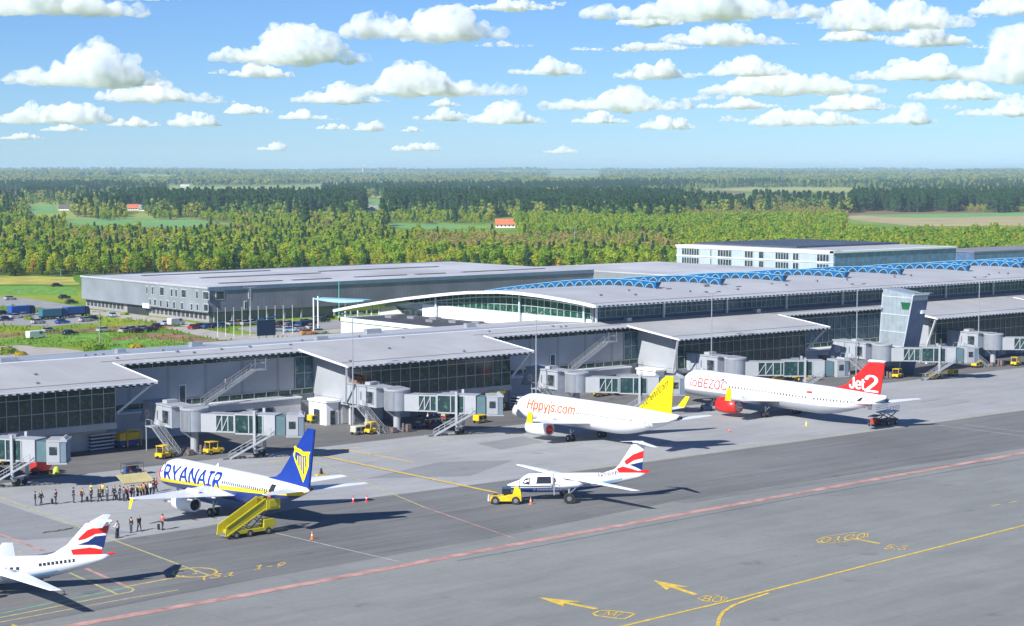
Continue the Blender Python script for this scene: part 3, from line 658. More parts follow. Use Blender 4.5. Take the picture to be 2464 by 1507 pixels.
m_ = MB(); m_.box(X0 - .3, Y0 - .4, ZT - .3, X0 + .1, Y1 + .3, ZT + .12); lp_(WHB, WO, m_, 'parapet', mat('light_grey_coping', (.40, .42, .44), .5))
m_ = MB(); m_.box(X0 + .1, Y0 - .45, ZT - 1.0, X1, Y0 - .1, ZT + .1); m_.box(X0, Y1 - .1, ZT - .5, X1, Y1 + .3, ZT + .1); lp_(WHB, WO, m_, 'parapet', mat('blue_grey_flashing', (.14, .21, .31), .5, .2))
m_ = MB()
for a, b, y in ((290, 312, 484), (316, 330, 484), (340, 360, 485), (364, 376, 485), (384, 420, 486), (300, 345, 512), (350, 400, 520), (292, 340, 535)): m_.box(a, y, ZT - .12, b, y + 1.6, ZT + .12)
lp_(WHB, WO, m_, 'roof_light', mat('brown_roof_light', (.10, .085, .085), .4))
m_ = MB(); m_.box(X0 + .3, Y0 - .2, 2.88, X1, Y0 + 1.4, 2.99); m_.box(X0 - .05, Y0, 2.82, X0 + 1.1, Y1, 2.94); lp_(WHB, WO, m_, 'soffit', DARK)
def wwin(v0, v1, u0, u1, y_=None):
    """window on the side wall from photo measurements"""
    a = onX(u0, (v0 + v1) / 2, X0); b = onX(u1, (v0 + v1) / 2, X0); z1 = onX((u0 + u1) / 2, v0, X0).z; z0 = onX((u0 + u1) / 2, v1, X0).z
    f = MB(); f.box(X0 - .12, b.y - .25, z0 - .25, X0 - .02, a.y + .25, z1 + .25); w_ = lp_(WHB, WO, f, 'window', mat('light_grey_coping', (.40, .42, .44), .5))
    g_ = MB(); g_.box(X0 - .18, b.y, z0, X0 - .13, a.y, z1); lp_(WHB, WO, g_, 'pane', GL4, w_)
for x, y0, y1, w_ in ((353, 690, 707, 3), (366, 691, 708, 4), (386, 692, 710, 9), (412, 696, 713, 4), (423, 697, 714, 4), (438, 698, 715, 10), (473, 701, 718, 4), (490, 703, 720, 13),
                      (361, 720, 733, 3), (372, 721, 735, 4), (386, 723, 738, 4), (402, 725, 740, 4), (418, 727, 742, 4), (437, 729, 744, 4), (460, 732, 746, 4), (474, 733, 747, 4), (492, 733, 748, 9)):
    wwin(y0, y1, x - 0, x + w_)
f = MB(); fw = MB()
for i in range(30):
    y = Y0 + 3 + i * 2.5
    if 33 < i * 2.5 < 48: continue
    g_ = MB(); g_.box(X0 + 1.1, y, .9, X0 + 1.16, y + 1.5, 2.4); lp_(WHB, WO, g_, 'window', GL4)
g_ = MB(); g_.box(X0 + .95, Y0 + 37, .02, X0 + 1.15, Y0 + 50, 2.7); lp_(WHB, WO, g_, 'loading_door', DARK)
g_ = MB(); g_.box(X0 - .1, Y0 + 34.5, 2.3, X0 + .6, Y0 + 38.5, 3.7); lp_(WHB, WO, g_, 'sign_panel', WHITEW)
for x0_, x1_, z0, z1 in ((279.5, 282.5, 6.6, 9.2), (290.5, 291.5, 6.5, 9.2), (289, 290, 3.4, 5.9)):
    g_ = MB(); g_.box(x0_, Y0 - .22, z0, x1_, Y0 - .13, z1); w_ = lp_(WHB, WO, g_, 'window', TRIM); g_ = MB(); g_.box(x0_ + .2, Y0 - .26, z0 + .2, x1_ - .2, Y0 - .23, z1 - .2); lp_(WHB, WO, g_, 'pane', GL4, w_)
c = MB()
for i in range(24): c.box(X0 + 2 + i * 6, Y0 + .1, 0, X0 + 2.4 + i * 6, Y0 + .5, 2.87)
lp_(WHB, WO, c, 'column', PANELX)
# ---------------------------------------------------------------- white office block behind the hall
HT = thing('office_block', 'white three storey office block with dark window groups behind the hall roof', 'office building', (525, 447, 0)); H2 = Vector((525, 447, 0))
m_ = MB(); m_.flat([(525, 447.5), (597, 447.5), (597, 528), (525, 528)], 0, 14.2); lp_(HT, H2, m_, 'wall', mat('white_glazed_cladding', (.42, .49, .56), .35, .1, var=.08, vscale=.2, seam=1.5, seamaxis=1))
m_ = MB(); m_.box(524.6, 447, 13.9, 530, 528.3, 14.6); m_.box(524.6, 446.8, 13.9, 597, 449, 14.6); lp_(HT, H2, m_, 'parapet', WHITEW)
m_ = MB(); m_.box(530, 449, 14.2, 597, 528, 14.62); lp_(HT, H2, m_, 'roof', ROOFS)
m_ = MB(); m_.box(535, 474, 14.63, 596, 527, 15.3); lp_(HT, H2, m_, 'upper_roof', mat('dark_blue_roof', (.05, .065, .09), .6, var=.2, vscale=.1))
STR = mat('blue_striped_cladding', (.16, .26, .42), .35, .3, var=.3, vscale=.5, seam=1.3, seamaxis=0)
m_ = MB(); m_.box(525.6, 447.3, 0, 597, 447.48, 13.85); lp_(HT, H2, m_, 'striped_wall', STR)
f = MB()
for z in (3.4, 6.9, 10.4, 13.6): f.box(524.75, 447.2, z - .14, 524.98, 528.1, z + .14)
lp_(HT, H2, f, 'floor_band', WHITEW)
for u0, u1 in ((1641, 1682), (1709, 1712), (1727, 1760), (1792, 1812), (1826, 1838), (1866, 1898), (1908, 1922), (1966, 1995)):
    for z in (3.9, 7.4, 10.9):
        a = onX(u0, 615, 524.9).y; b = onX(u1, 615, 524.9).y
        g_ = MB(); g_.box(524.86, b, z, 524.97, a, z + 2.3); w_ = lp_(HT, H2, g_, 'window', GL4)
        f = MB(); n = max(1, int((a - b) / 1.3))
        for i in range(n + 1): y = b + (a - b) * i / n; f.box(524.78, y - .09, z, 524.85, y + .09, z + 2.3)
        lp_(HT, H2, f, 'mullion', MULLW, w_)
H3 = thing('striped_building', 'blue striped low building at the far end of the hall roof', 'building', (619, 455, 0))
m_ = MB(); m_.box(0, 0, 0, 130, 25, 11.2); m_.build('wall', STR, H3); m_ = MB(); m_.box(-.3, -.3, 11.2, 130.3, 25, 11.6); m_.build('roof', JOINT, H3)
# small landside canopy with a pale blue wing roof
LC = thing('entrance_canopy', 'pale blue wing shaped canopy on white posts behind the arched roof tip', 'canopy', (0, 0, 0))
a = gp(765, 717, 9.); b = gp(885, 722, 9.)
d = (b - a); n_ = Vector((-d.y, d.x, 0)).normalized() * 4
LC.location = (a.x, a.y, 0)
m_ = MB(); rings = []
for q in range(9):
    x = q / 8; p = d * x; h = .25 + .7 * sin(pi * x); rings.append([p + n_ * .5 + Vector((0, 0, 9 - h)), p - n_ * .5 + Vector((0, 0, 9 - h)), p - n_ * .5 + Vector((0, 0, 9)), p + n_ * .5 + Vector((0, 0, 9.05))])
m_.loft(rings); m_.build('canopy_roof', mat('pale_blue_metal', (.34, .55, .68), .4, .2), LC)
for x, hh in ((-.09, 10.), (.0, 10.5), (.55, 8.9), (.8, 8.9)):
    m_ = MB(); p = d * (x if x > 0 else x); m_.tube((p.x, p.y, 0), (p.x, p.y, hh * .9), .2, 8); m_.build('post', TRIM, LC)
# ---------------------------------------------------------------- aircraft
PWH = mat('white_aircraft_paint', (.80, .81, .82), .28, var=.03, vscale=.5); PGY = mat('wing_grey_paint', (.62, .64, .67), .35, var=.08, vscale=.5)
TYRE = mat('black_tyre', (.02, .02, .022), .8); METAL = mat('bare_metal', (.45, .44, .42), .3, .8, var=.2, vscale=3); BLACK = mat('black_opening', (.01, .01, .012), .6)
WINM = mat('cabin_window_glass', (.03, .035, .045), .15, var=.3); BLU = mat('royal_blue_paint', (.004, .035, .27), .3, var=.08); YEL = mat('bright_yellow_paint', (.80, .66, .0), .35, var=.05)
YELD = mat('equipment_yellow_paint', (.72, .47, .01), .45, var=.15, vscale=1.5); RED = mat('signal_red_paint', (.72, .02, .015), .35, var=.06); DKB = mat('navy_paint', (.01, .03, .14), .35, var=.1)
ORG = mat('orange_lettering', (.75, .12, .01), .4); REDL = mat('red_lettering', (.62, .02, .02), .4); GYP = mat('belly_grey_paint', (.40, .42, .45), .3, var=.06); OLV = mat('olive_lettering', (.16, .13, .01), .5)
LBL = mat('pale_blue_paint', (.25, .45, .65), .35)
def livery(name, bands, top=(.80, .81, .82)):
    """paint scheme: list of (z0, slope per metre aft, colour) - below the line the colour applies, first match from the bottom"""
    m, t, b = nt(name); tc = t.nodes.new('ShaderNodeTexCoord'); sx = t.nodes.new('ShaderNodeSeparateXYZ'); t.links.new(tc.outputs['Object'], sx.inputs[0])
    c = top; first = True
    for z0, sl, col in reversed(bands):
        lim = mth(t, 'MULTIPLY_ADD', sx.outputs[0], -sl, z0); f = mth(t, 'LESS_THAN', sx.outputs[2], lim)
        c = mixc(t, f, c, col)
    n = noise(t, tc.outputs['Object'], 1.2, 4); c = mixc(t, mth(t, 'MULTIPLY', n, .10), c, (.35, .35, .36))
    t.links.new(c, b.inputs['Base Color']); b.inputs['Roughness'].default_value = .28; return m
class Plane:
    def __init__(s, name, label, nose, tail, L, R, zc, taper=.34, endr=.12, tailrise=.82, n=32, stations=None):
        s.L, s.R, s.zc = L, R, zc
        a = atan2(nose[1] - tail[1], nose[0] - tail[0])
        s.root = thing(name, label, 'aircraft', (nose[0], nose[1], 0), a)
        s.a = a; s.o = Vector((nose[0], nose[1], 0)); s.n = n
        st = [(0, .04, .04, -.36), (.12, .20, .19, -.35), (.4, .40, .38, -.32), (.9, .60, .57, -.26), (1.6, .78, .76, -.17), (2.5, .91, .90, -.07), (3.6, .98, .98, -.01), (5, 1, 1, 0)]
        st = stations or st
        s.st = [(d, ry * R, rz_ * R, zc + c * R) for d, ry, rz_, c in st]
        t0 = L * (1 - taper); 
        if t0 > s.st[-1][0] + .5: s.st += [(s.st[-1][0] * .5 + t0 * .5, R, R, zc)]
        for i in range(13):
            q = i / 12; r = R * (1 - (1 - endr) * q ** 1.6); s.st.append((t0 + (L - t0) * q, r, r, zc + (R - r) * tailrise))
    def loc(s, w):
        d = Vector((w[0], w[1], 0)) - s.o; return Vector((d.x * cos(s.a) + d.y * sin(s.a), -d.x * sin(s.a) + d.y * cos(s.a), w[2] if len(w) > 2 else 0))
    def sec(s, d):
        for a, b in zip(s.st, s.st[1:]):
            if a[0] <= d <= b[0]:
                q = (d - a[0]) / (b[0] - a[0] + 1e-9); return [a[i] + (b[i] - a[i]) * q for i in range(1, 4)]
        return s.st[-1][1:] if d > s.L else s.st[0][1:]
    def side(s, d, z, off=.03):
        ry, r, c = s.sec(d); q = max(-.97, min(.97, (z - c) / r)); return ry * sqrt(1 - q * q) + off
    def fuselage(s, m):
        g = MB(); rings = []
        for d, ry, r, c in s.st:
            rings.append([(-d, ry * cos(2 * pi * i / s.n), c + r * sin(2 * pi * i / s.n)) for i in range(s.n)])
        g.loft(rings); o = g.build('fuselage', m, s.root, smooth=True); return o
    def text(s, txt, d0, d1, z0, h, m, name='lettering', z1=None, bold=.02, shear=0, cuts=2):
        vs, fs = text_tris(txt, 1., shear, 0, cuts); vs = fit(vs, d1 - d0, h); z1 = z0 if z1 is None else z1; g = MB()
        b = bold * 2.2
        for j, (ox, oy) in enumerate(((0, 0),) if not bold else ((-b, 0), (b, 0), (0, b * .5), (0, -b * .5), (0, 0))):
            P = []
            for x, y in vs:
                x += ox; y += oy; z = z0 + (z1 - z0) * x / (d1 - d0) + y; P.append((-(d0 + x), s.side(d0 + x, z, .03 + .004 * j), z))
            g.add(P, fs)
        return g.build(name, m, s.root)
    def windows(s, ds, z, z1=None, w=.26, h=.36):
        for i, d in enumerate(ds):
            zz = z + ((z1 if z1 is not None else z) - z) * i / max(1, len(ds) - 1)
            y0, y1 = s.side(d, zz - h / 2, .02), s.side(d, zz + h / 2, .02)
            g = MB(); g.add([(-d + w / 2, y0, zz - h / 2), (-d - w / 2, y0, zz - h / 2), (-d - w / 2, y1, zz + h / 2), (-d + w / 2, y1, zz + h / 2), (-d, min(y0, y1) - .15, zz)],
                            [(0, 1, 2, 3), (1, 0, 4), (2, 1, 4), (3, 2, 4), (0, 3, 4)]); g.build('cabin_window', WINM, s.root)
    def patch(s, pts, m, name, off=.03):
        """flat patch on the port side given as (d, z) corners, subdivided to follow the skin"""
        g = MB(); n = 6; (a, b, c, d) = pts
        for i in range(n + 1):
            for j in range(n + 1):
                u, v = i / n, j / n
                x = (a[0] * (1 - u) + b[0] * u) * (1 - v) + (d[0] * (1 - u) + c[0] * u) * v; z = (a[1] * (1 - u) + b[1] * u) * (1 - v) + (d[1] * (1 - u) + c[1] * u) * v
                g.v.append((-x, s.side(x, z, off), z))
        for i in range(n):
            for j in range(n): k = i * (n + 1) + j; g.f.append((k, k + n + 1, k + n + 2, k + 1)); g.m.append(0)
        return g.build(name, m, s.root)
    def wing(s, sgn, root, rc, tip, tc, th=.12, name='wing', m=None, mid=None):
        """root/tip: leading edge (d, y, z)"""
        def sec(le, c, th):
            pr = [(0, 0), (.04, .45), (.15, .85), (.35, 1.), (.65, .7), (.98, .08), (.98, -.05), (.6, -.35), (.3, -.5), (.06, -.35)]
            return [(-(le[0] + x * c), sgn * le[1], le[2] + z * c * th * .6) for x, z in pr]
        g = MB(); S = [sec(root, rc, th)]
        if mid: S.append(sec(mid[0], mid[1], th * .95))
        S.append(sec(tip, tc, th * .8)); g.loft(S); o = g.build(name, m or PGY, s.root); smooth_by_angle(o, 40); return o
    def fin(s, pts, m, th=.34, name='tail_fin'):
        g = MB(); g.prism([(-d, -th / 2, z) for d, z in pts], (0, th, 0)); return g.build(name, m, s.root, bevel=.09)
    def finpatch(s, pts, m, name='emblem', off=0., th=.34):
        for sg in (1,):
            g = MB(); g.prism([(-d, sg * (th / 2 + .004 + off), z) for d, z in pts], (0, sg * .012, 0)); o = g.build(name, m, s.root)
        return o
    def fintext(s, txt, d0, d1, z0, h, m, th=.34, bold=.02, slope=0., shear=0.):
        vs, fs = text_tris(txt, 1., shear, 0); vs = fit(vs, d1 - d0, h); g = MB(); b = bold * 2.2
        for j, ox in enumerate((0,) if not bold else (-b, b, 0)): g.add([(-(d0 + x + ox), th / 2 + .02 + .004 * j, z0 + y + slope * x) for x, y in vs], fs)
        return g.build('lettering', m, s.root)
    def engine(s, d, y, z, L, R, m, inner=METAL, label=None):
        def lathe(prof, n=20): 
            g = MB(); g.loft([[(-(d + x), y + r * cos(2 * pi * i / n), z + r * sin(2 * pi * i / n)) for i in range(n)] for x, r in prof], caps=False); return g
        o = lathe([(.5 * L, R * .3), (.12, R * .80), (0, R * .90), (.06, R * .98), (.25 * L, R * 1.05), (.6 * L, R * 1.02), (L, R * .78), (L, R * .70), (.8 * L, R * .68)]).build('engine', m, s.root, smooth=True, label=label)
        f = lathe([(.3, R * .83), (.32, .01)]).build('fan', BLACK, o); k = lathe([(.8 * L, R * .66), (L * .98, R * .60), (L * 1.0, R * .5), (L * .85, R * .45), (L * 1.22, .03)]).build('exhaust_cone', inner, o, smooth=True)
        g = MB(); g.prism([(-(d + .25 * L), y - .12, z + R * .9), (-(d + L), y - .12, z + R * .6), (-(d + L * 1.25), y - .12, z + R + .9), (-(d + .6 * L), y - .12, z + R + .9)], (0, .24, 0)); g.build('pylon', PWH, o); return o
    def gear(s, d, y, r=.55, zt=2., tw=.45):
        g = MB(); g.tube((-d, y, r * .8), (-d, y, zt), .13, 8); g.tube((-d, y - tw * .9, r), (-d, y + tw * .9, r), .1, 6); g.bar((-d, y, zt * .6), (-d - 1.0, y, zt), .1); o = g.build('landing_gear', STEEL, s.root)
        for q in (-1, 1):
            w_ = MB(); w_.tube((-d, y + q * tw - .17, r), (-d, y + q * tw + .17, r), r, 16); ww = w_.build('wheel', TYRE, o); 
            h = MB(); h.tube((-d, y + q * tw - .18, r), (-d, y + q * tw + .18, r), r * .45, 10); h.build('hub', METAL, ww)
DOORL = mat('door_outline_grey', (.28, .30, .33), .5)
def doors(p, ds, z0, z1):
    for d in ds:
        o = p.patch(((d, z0), (d + .85, z0), (d + .85, z1), (d, z1)), DOORL, 'cabin_door', .018); k = p.patch(((d + .09, z0 + .1), (d + .76, z0 + .1), (d + .76, z1 - .1), (d + .09, z1 - .1)), PWH, 'door_panel', .03); k.parent = o
# --- blue and yellow jet with the boarding queue
p = Plane('airliner', 'white jet airliner with yellow stripe, navy belly and blue harp fin', (123.9, 222.4), (125.5, 189.), 33.4, 1.98, 3.72)
p.fuselage(livery('white_blue_belly_livery', [(2.45, .056, (.006, .03, .20)), (2.95, .056, (.80, .62, .0))]))
p.text('RYANAIR', 3.4, 16.6, 3.2, 1.8, BLU, z1=3.55, bold=.035); p.text('C', 1.9, 3.1, 3.9, 1.2, BLU, bold=.0)
p.windows([17.2 + i * .42 for i in range(24)], 4.3, 4.4, .24, .42)
p.patch(((26.9, 3.6), (27.8, 3.65), (27.8, 5.2), (26.9, 5.2)), BLACK, 'open_rear_door'); p.patch(((1.5, 3.0), (2.1, 2.9), (2.1, 4.4), (1.5, 4.2)), RED, 'open_front_door')
p.patch(((.75, 4.0), (1.9, 4.35), (1.7, 4.8), (.9, 4.5)), WINM, 'cockpit_window')
p.fin([(23.2, 5.35), (26.4, 6.0), (27.4, 6.6), (33.0, 12.7), (34.5, 12.7), (33.2, 4.9), (30, 4.9), (26, 5.2)], BLU)
hp_ = [(x + (z - 8) * .12 + .1, z) for x, z in [(30.0, 10.15), (30.35, 10.35), (30.6, 10.1), (31.4, 10.0), (32.0, 9.75), (33.4, 9.9), (33.2, 9.45), (33.25, 8.0), (32.6, 6.4), (32.35, 5.9), (31.4, 7.2), (30.4, 8.4), (29.95, 9.2), (30.2, 9.8)]]
p.finpatch(hp_, YEL); p.finpatch([(30.7, 9.6), (31.4, 9.5), (32.0, 9.25), (32.85, 9.3), (32.8, 8.0), (32.3, 6.9), (31.4, 7.9), (30.55, 8.9)], BLU, 'emblem_field', .014)
for q in (31.1, 31.55, 32.0, 32.45): p.finpatch([(q, 9.2), (q + .18, 9.15), (q + .18, 7.6 - (q - 31) * .5), (q, 7.8 - (q - 31) * .5)], YEL, 'emblem_string', .028)
p.wing(1, (11.6, 1.2, 2.9), 8.6, (15.0, 14.2, 3.5), 1.7, mid=((13.2, 6, 3.05), 5.2)); p.wing(-1, (11.6, 1.2, 2.9), 8.6, (20.6, 14.2, 3.9), 1.7, mid=((14.6, 6, 3.15), 5.2))
for q in ((1, 15.4, 3.5, -1.2),):
    g = MB(); y = q[0] * 14.15; g.add([(-q[1], y, q[2]), (-q[1] - .7, y, q[2]), (-q[1] - .4, y + q[0] * .5, q[2] + q[3]), (-q[1] - .4, y + q[0] * .5, q[2] + q[3]),
        (-q[1], y + .12, q[2]), (-q[1] - .7, y + .12, q[2]), (-q[1] - .8, y + .12 + q[0] * .5, q[2] + q[3]), (-q[1] - .4, y + .12 + q[0] * .5, q[2] + q[3])], [(0, 1, 2, 3), (7, 6, 5, 4), (0, 3, 7, 4), (3, 2, 6, 7), (2, 1, 5, 6), (1, 0, 4, 5)]); g.build('winglet', YEL, p.root)
g = MB(); 
for y, d in ((4.5, 19.), (7.5, 18.4), (10., 18.)): g.tube((-d + 1.6, y, 2.8), (-d - .5, y, 2.9), .16, 6, .06); 
g.build('flap_fairing', PGY, p.root)
p.wing(1, (29.2, .4, 4.9), 3.4, (32.2, 6.3, 5.2), 1.2, .1, 'tailplane'); p.wing(-1, (29.2, .4, 4.9), 3.4, (34., 7.6, 5.3), 1.2, .1, 'tailplane')
p.engine(12.2, 5.4, 1.7, 4.1, 1.1, PWH, BLACK); p.engine(12.2, -5.4, 1.7, 4.1, 1.1, PWH, BLACK)
p.gear(16.6, 2.9); p.gear(16.6, -2.9); p.gear(3.6, 0, .4, 2., .25)
g = MB(); g.prism([(-12.9, -.03, 5.68), (-13.5, -.03, 5.68), (-13.5, -.03, 6.2)], (0, .06, 0)); g.build('antenna', PWH, p.root)
g = MB(); g.tube((-33.1, 0, 5.25), (-33.75, 0, 5.3), .24, 10, .2); g.build('exhaust', BLACK, p.root)
JET1 = p
# --- white jet with the yellow fin
p = Plane('airliner', 'all white jet airliner with orange lettering and a bright yellow tail fin', (203.9, 244.3), (204.3, 204.4), 39.6, 2.36, 4.15, stations=[(0, .04, .04, -.55), (.25, .22, .2, -.54), (.9, .47, .42, -.48), (1.8, .68, .63, -.34), (3.0, .86, .84, -.16), (4.6, .97, .97, -.03), (6.4, 1, 1, 0)])
p.fuselage(PWH)
p.text('Hppyjs.com', 6.3, 18., 3.75, 2.0, ORG, z1=3.75, bold=.03); p.text('A', 6.9, 8., 5.2, .75, ORG, bold=.0, shear=.4)
doors(p, (4.6, 33.4), 3.7, 5.4)
p.windows([18.6 + i * .46 for i in range(28)], 4.55, 4.6, .22, .34)
p.patch(((2.2, 4.3), (3.3, 4.45), (3.1, 5.0), (2.4, 4.85)), WINM, 'cockpit_window')
p.fin([(29., 6.0), (30.5, 6.35), (31.8, 7.3), (36.0, 11.5), (36.8, 12.0), (38.4, 12.05), (37.9, 5.6), (33, 5.8)], YEL)
g_ = p.fintext('libellon', 31.6, 37.4, 6.4, 1.35, OLV, bold=.012, slope=.70, shear=.5)
p.wing(1, (13.6, 1.2, 3.1), 8.4, (17.8, 12.6, 3.9), 1.7, mid=((15.2, 6.5, 3.35), 5.2)); p.wing(-1, (13.6, 1.2, 3.1), 8.4, (22.5, 17., 4.4), 1.7, mid=((16.2, 6.5, 3.35), 5.2))
def upwinglet(p, sg, d, y, z, h=2.3, m=YEL):
    g = MB(); y = sg * y
    g.add([(-d, y, z), (-d - 1.6, y, z), (-d - 2.2, y + sg * .7, z + h), (-d - 1.3, y + sg * .7, z + h), (-d, y + .14, z), (-d - 1.6, y + .14, z), (-d - 2.2, y + .1 + sg * .7, z + h), (-d - 1.3, y + .1 + sg * .7, z + h)],
        [(0, 1, 2, 3), (7, 6, 5, 4), (0, 3, 7, 4), (3, 2, 6, 7), (2, 1, 5, 6), (1, 0, 4, 5)]); g.build('winglet', m, p.root)
upwinglet(p, 1, 17.9, 12.5, 3.85, 1.9); upwinglet(p, -1, 22.6, 16.9, 4.35, 1.9)
p.wing(1, (34.2, .5, 4.9), 3.6, (37., 6.2, 5.2), 1.4, .1, 'tailplane'); p.wing(-1, (34.2, .5, 4.9), 3.6, (38.4, 7.4, 5.4), 1.3, .1, 'tailplane')
p.engine(11.6, 6.3, 2.0, 4.9, 1.25, PWH, RED); p.engine(11.6, -6.3, 2.0, 4.9, 1.25, PWH, RED)
p.gear(18.4, 3.5); p.gear(18.4, -3.5); p.gear(4.6, 0, .42, 2.2, .28)
g = MB(); g.box(-20.5, -.4, 6.15, -17.6, .4, 6.5); g.build('antenna_dome', PWH, p.root, bevel=.12)
g = MB(); g.tube((-39.4, 0, 5.65), (-40.1, 0, 5.7), .3, 10, .26); g.build('exhaust', BLACK, p.root)
# --- long jet with the red fin and red engine
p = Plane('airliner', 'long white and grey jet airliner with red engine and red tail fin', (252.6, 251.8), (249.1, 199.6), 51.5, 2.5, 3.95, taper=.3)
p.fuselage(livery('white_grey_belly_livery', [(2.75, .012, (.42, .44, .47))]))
p.text('loBEZOC', 4.6, 14.6, 3.55, 1.7, REDL, bold=.0)
doors(p, (3.2, 36.0, 47.6), 3.4, 5.2)
p.windows([15.4 + i * .78 for i in range(26)], 4.35, 4.35, .28, .38); p.windows([37. + i * .72 for i in range(14)], 4.35, 4.45, .28, .36)
p.patch(((.7, 2.7), (2.3, 2.6), (2.2, 4.6), (.9, 4.3)), mat('grey_nose_panel', (.22, .25, .30), .35), 'nose_panel')
p.patch(((12.6, 5.2), (13.5, 5.3), (13.5, 5.6), (12.8, 5.5)), WINM, 'emblem')
p.fin([(37.6, 6.2), (40.5, 6.5), (42.4, 7.2), (47.4, 11.4), (51.1, 11.5), (50., 5.4), (44, 5.8)], RED); p.fin([(47.2, 11.52), (51.1, 11.62), (51.3, 11.95), (47.6, 11.9)], PWH, .5, 'fin_cap')
p.fintext('Jet', 43.2, 46.7, 6.6, 2.0, PWH, bold=.05); p.fintext('2', 46.8, 49.7, 6.4, 2.9, PWH, bold=.06)
p.patch(((34.6, 5.15), (36.2, 5.15), (36.2, 5.5), (34.9, 5.45)), REDL, 'emblem'); p.patch(((46., 4.75), (46.8, 4.75), (47.4, 5.5), (46.8, 5.4)), BLACK, 'emblem')
p.patch(((45.2, 4.1), (48.6, 4.0), (48.4, 4.3), (45.3, 4.25)), RED, 'red_flash')
p.wing(1, (19.6, 1.3, 2.9), 9., (27., 14.3, 3.9), 1.8, mid=((22., 6.5, 3.2), 5.4)); p.wing(-1, (19.6, 1.3, 2.9), 9., (27., 15.6, 4.0), 1.8, mid=((22., 6.5, 3.2), 5.4))
upwinglet(p, 1, 27.1, 14.2, 3.9, 2.4)
p.wing(1, (46.6, .5, 4.6), 3.8, (49.4, 6.4, 5.0), 1.4, .1, 'tailplane'); p.wing(-1, (46.6, .5, 4.6), 3.8, (51.4, 7.4, 5.1), 1.4, .1, 'tailplane')
p.engine(19.4, 8.4, 2.05, 4.9, 1.4, RED, label='red engine'); p.engine(19.4, -7., 2.05, 4.9, 1.4, RED)
p.gear(26.4, 3.9); p.gear(26.4, -3.9); p.gear(8.4, 0, .42, 2.2, .28)
g = MB(); g.tube((-51.3, 0, 5.3), (-51.9, 0, 5.32), .26, 10, .22); g.build('exhaust', BLACK, p.root)
JET3 = p
# --- turboprops
def fin_swoosh(p, polys):
    for pts, m in polys: p.finpatch(pts, m, 'emblem', th=.22)
def propeller(p, d, y, z, r=1.5):
    g = MB(); g.tube((-d + .05, y, z), (-d + .5, y, z), .2, 8, .05)
    for k in range(4): a = k * pi / 2 + .5; c = Vector((-d + .15, y, z)); g.bar(c, c + Vector((0, cos(a) * r, sin(a) * r)), .16, .05)
    g.build('propeller', JOINT, p.root)
st_ = [(0, .05, .05, -.35), (.2, .2, .2, -.35), (.9, .42, .40, -.32), (1.8, .62, .58, -.26), (2.3, .80, .80, -.14), (3.0, .95, .98, .0), (4., 1, 1, 0)]
p = Plane('turboprop_airliner', 'small white and navy propeller plane with a T tail, nose held by a yellow tug', (157.6, 190.4), (173.0, 179.8), 18.7, 1.27, 2.35, taper=.6, endr=.2, tailrise=.9, stations=st_)
p.fuselage(livery('white_navy_livery', [(1.82, .012, (.015, .07, .32)), (1.93, .012, (.80, .81, .82)), (2.08, .012, (.03, .03, .05))]))
p.patch(((2.05, 2.45), (3.0, 2.3), (3.1, 3.15), (2.55, 3.1)), WINM, 'cockpit_window'); p.patch(((3.9, 2.45), (5.9, 2.45), (5.9, 3.3), (4.1, 3.3)), WINM, 'cabin_window'); p.patch(((6.1, 2.5), (6.6, 2.5), (6.5, 3.1), (6.1, 3.2)), WINM, 'cabin_window')
p.text('E RRRRRRRRRRRR', 3.6, 8.6, 1.42, .3, PWH, bold=.0); p.text('ARYWAD', 12.2, 15.0, 3.1, .45, BLACK, bold=.0, z1=3.35)
p.patch(((12.8, 2.55), (15.6, 2.95), (15.4, 2.75), (13.2, 2.3)), LBL, 'blue_flash')
T = .22
p.fin([(13.2, 3.6), (14.6, 4.0), (15.3, 4.7), (17.0, 7.3), (18.7, 7.6), (18.3, 3.0), (16, 3.2)], PWH, T)
fin_swoosh(p, [([(15.9, 5.1), (17.1, 6.0), (18.5, 6.5), (18.5, 5.5), (17.2, 5.2), (16.2, 4.6)], RED), ([(16.6, 4.6), (18.4, 5.0), (18.35, 3.8), (17.4, 4.3)], DKB), ([(14.9, 4.1), (15.7, 4.4), (16.8, 4.1), (18.3, 3.6), (18.3, 3.2), (16.4, 3.3), (15.2, 3.5)], RED)])
g = MB(); g.box(-18.6, -.2, 7.5, -17.0, .2, 7.78); g.build('tail_bullet', PWH, p.root, bevel=.14)
a = p.loc(gp(1499, 1062, 7.6)); b = p.loc(gp(1579, 1077, 7.5))
for q_ in (a, b):
    sg = 1 if q_.y > 0 else -1; p.wing(sg, (17.0, .1, 7.72), 1.5, (-q_.x - .4, max(.8, abs(q_.y)), 7.55), .7, .1, 'tailplane', PWH)
print('STAB', a, b)
g = MB(); g.prism([(-17.6, -.12, 3.3), (-19.4, -.12, 3.55), (-19.2, -.12, 3.9), (-17.9, -.12, 3.8)], (0, .24, 0)); g.build('tail_cone', RED, p.root)
a = p.loc((165.3, 196.6, 3.2)); b = p.loc((164.6, 172.6, 3.0))
p.wing(1, (6.6, .3, 3.2), 2.7, (-b.x - .6, b.y, 2.95), 1.1, .13, m=PWH); p.wing(-1, (6.6, .3, 3.2), 2.7, (-a.x - .6, -a.y, 3.3), 1.1, .13, m=PWH)
for y in (3.0, -3.0):
    g = MB(); g.loft([[(-(6.2 + x), y + r * cos(i * pi / 6), 2.6 + r * .9 * sin(i * pi / 6)) for i in range(12)] for x, r in ((0, .25), (.3, .5), (1.2, .62), (3., .5), (3.8, .2))]); g.build('engine', PWH, p.root, smooth=True)
    propeller(p, 6.2, y, 2.6)
p.gear(8.1, 3.1, .72, 2.2, .2); p.gear(8.1, -3.1, .6, 2.2, .2); p.gear(1.6, 0, .35, 1.4, .15)
ATRC = p
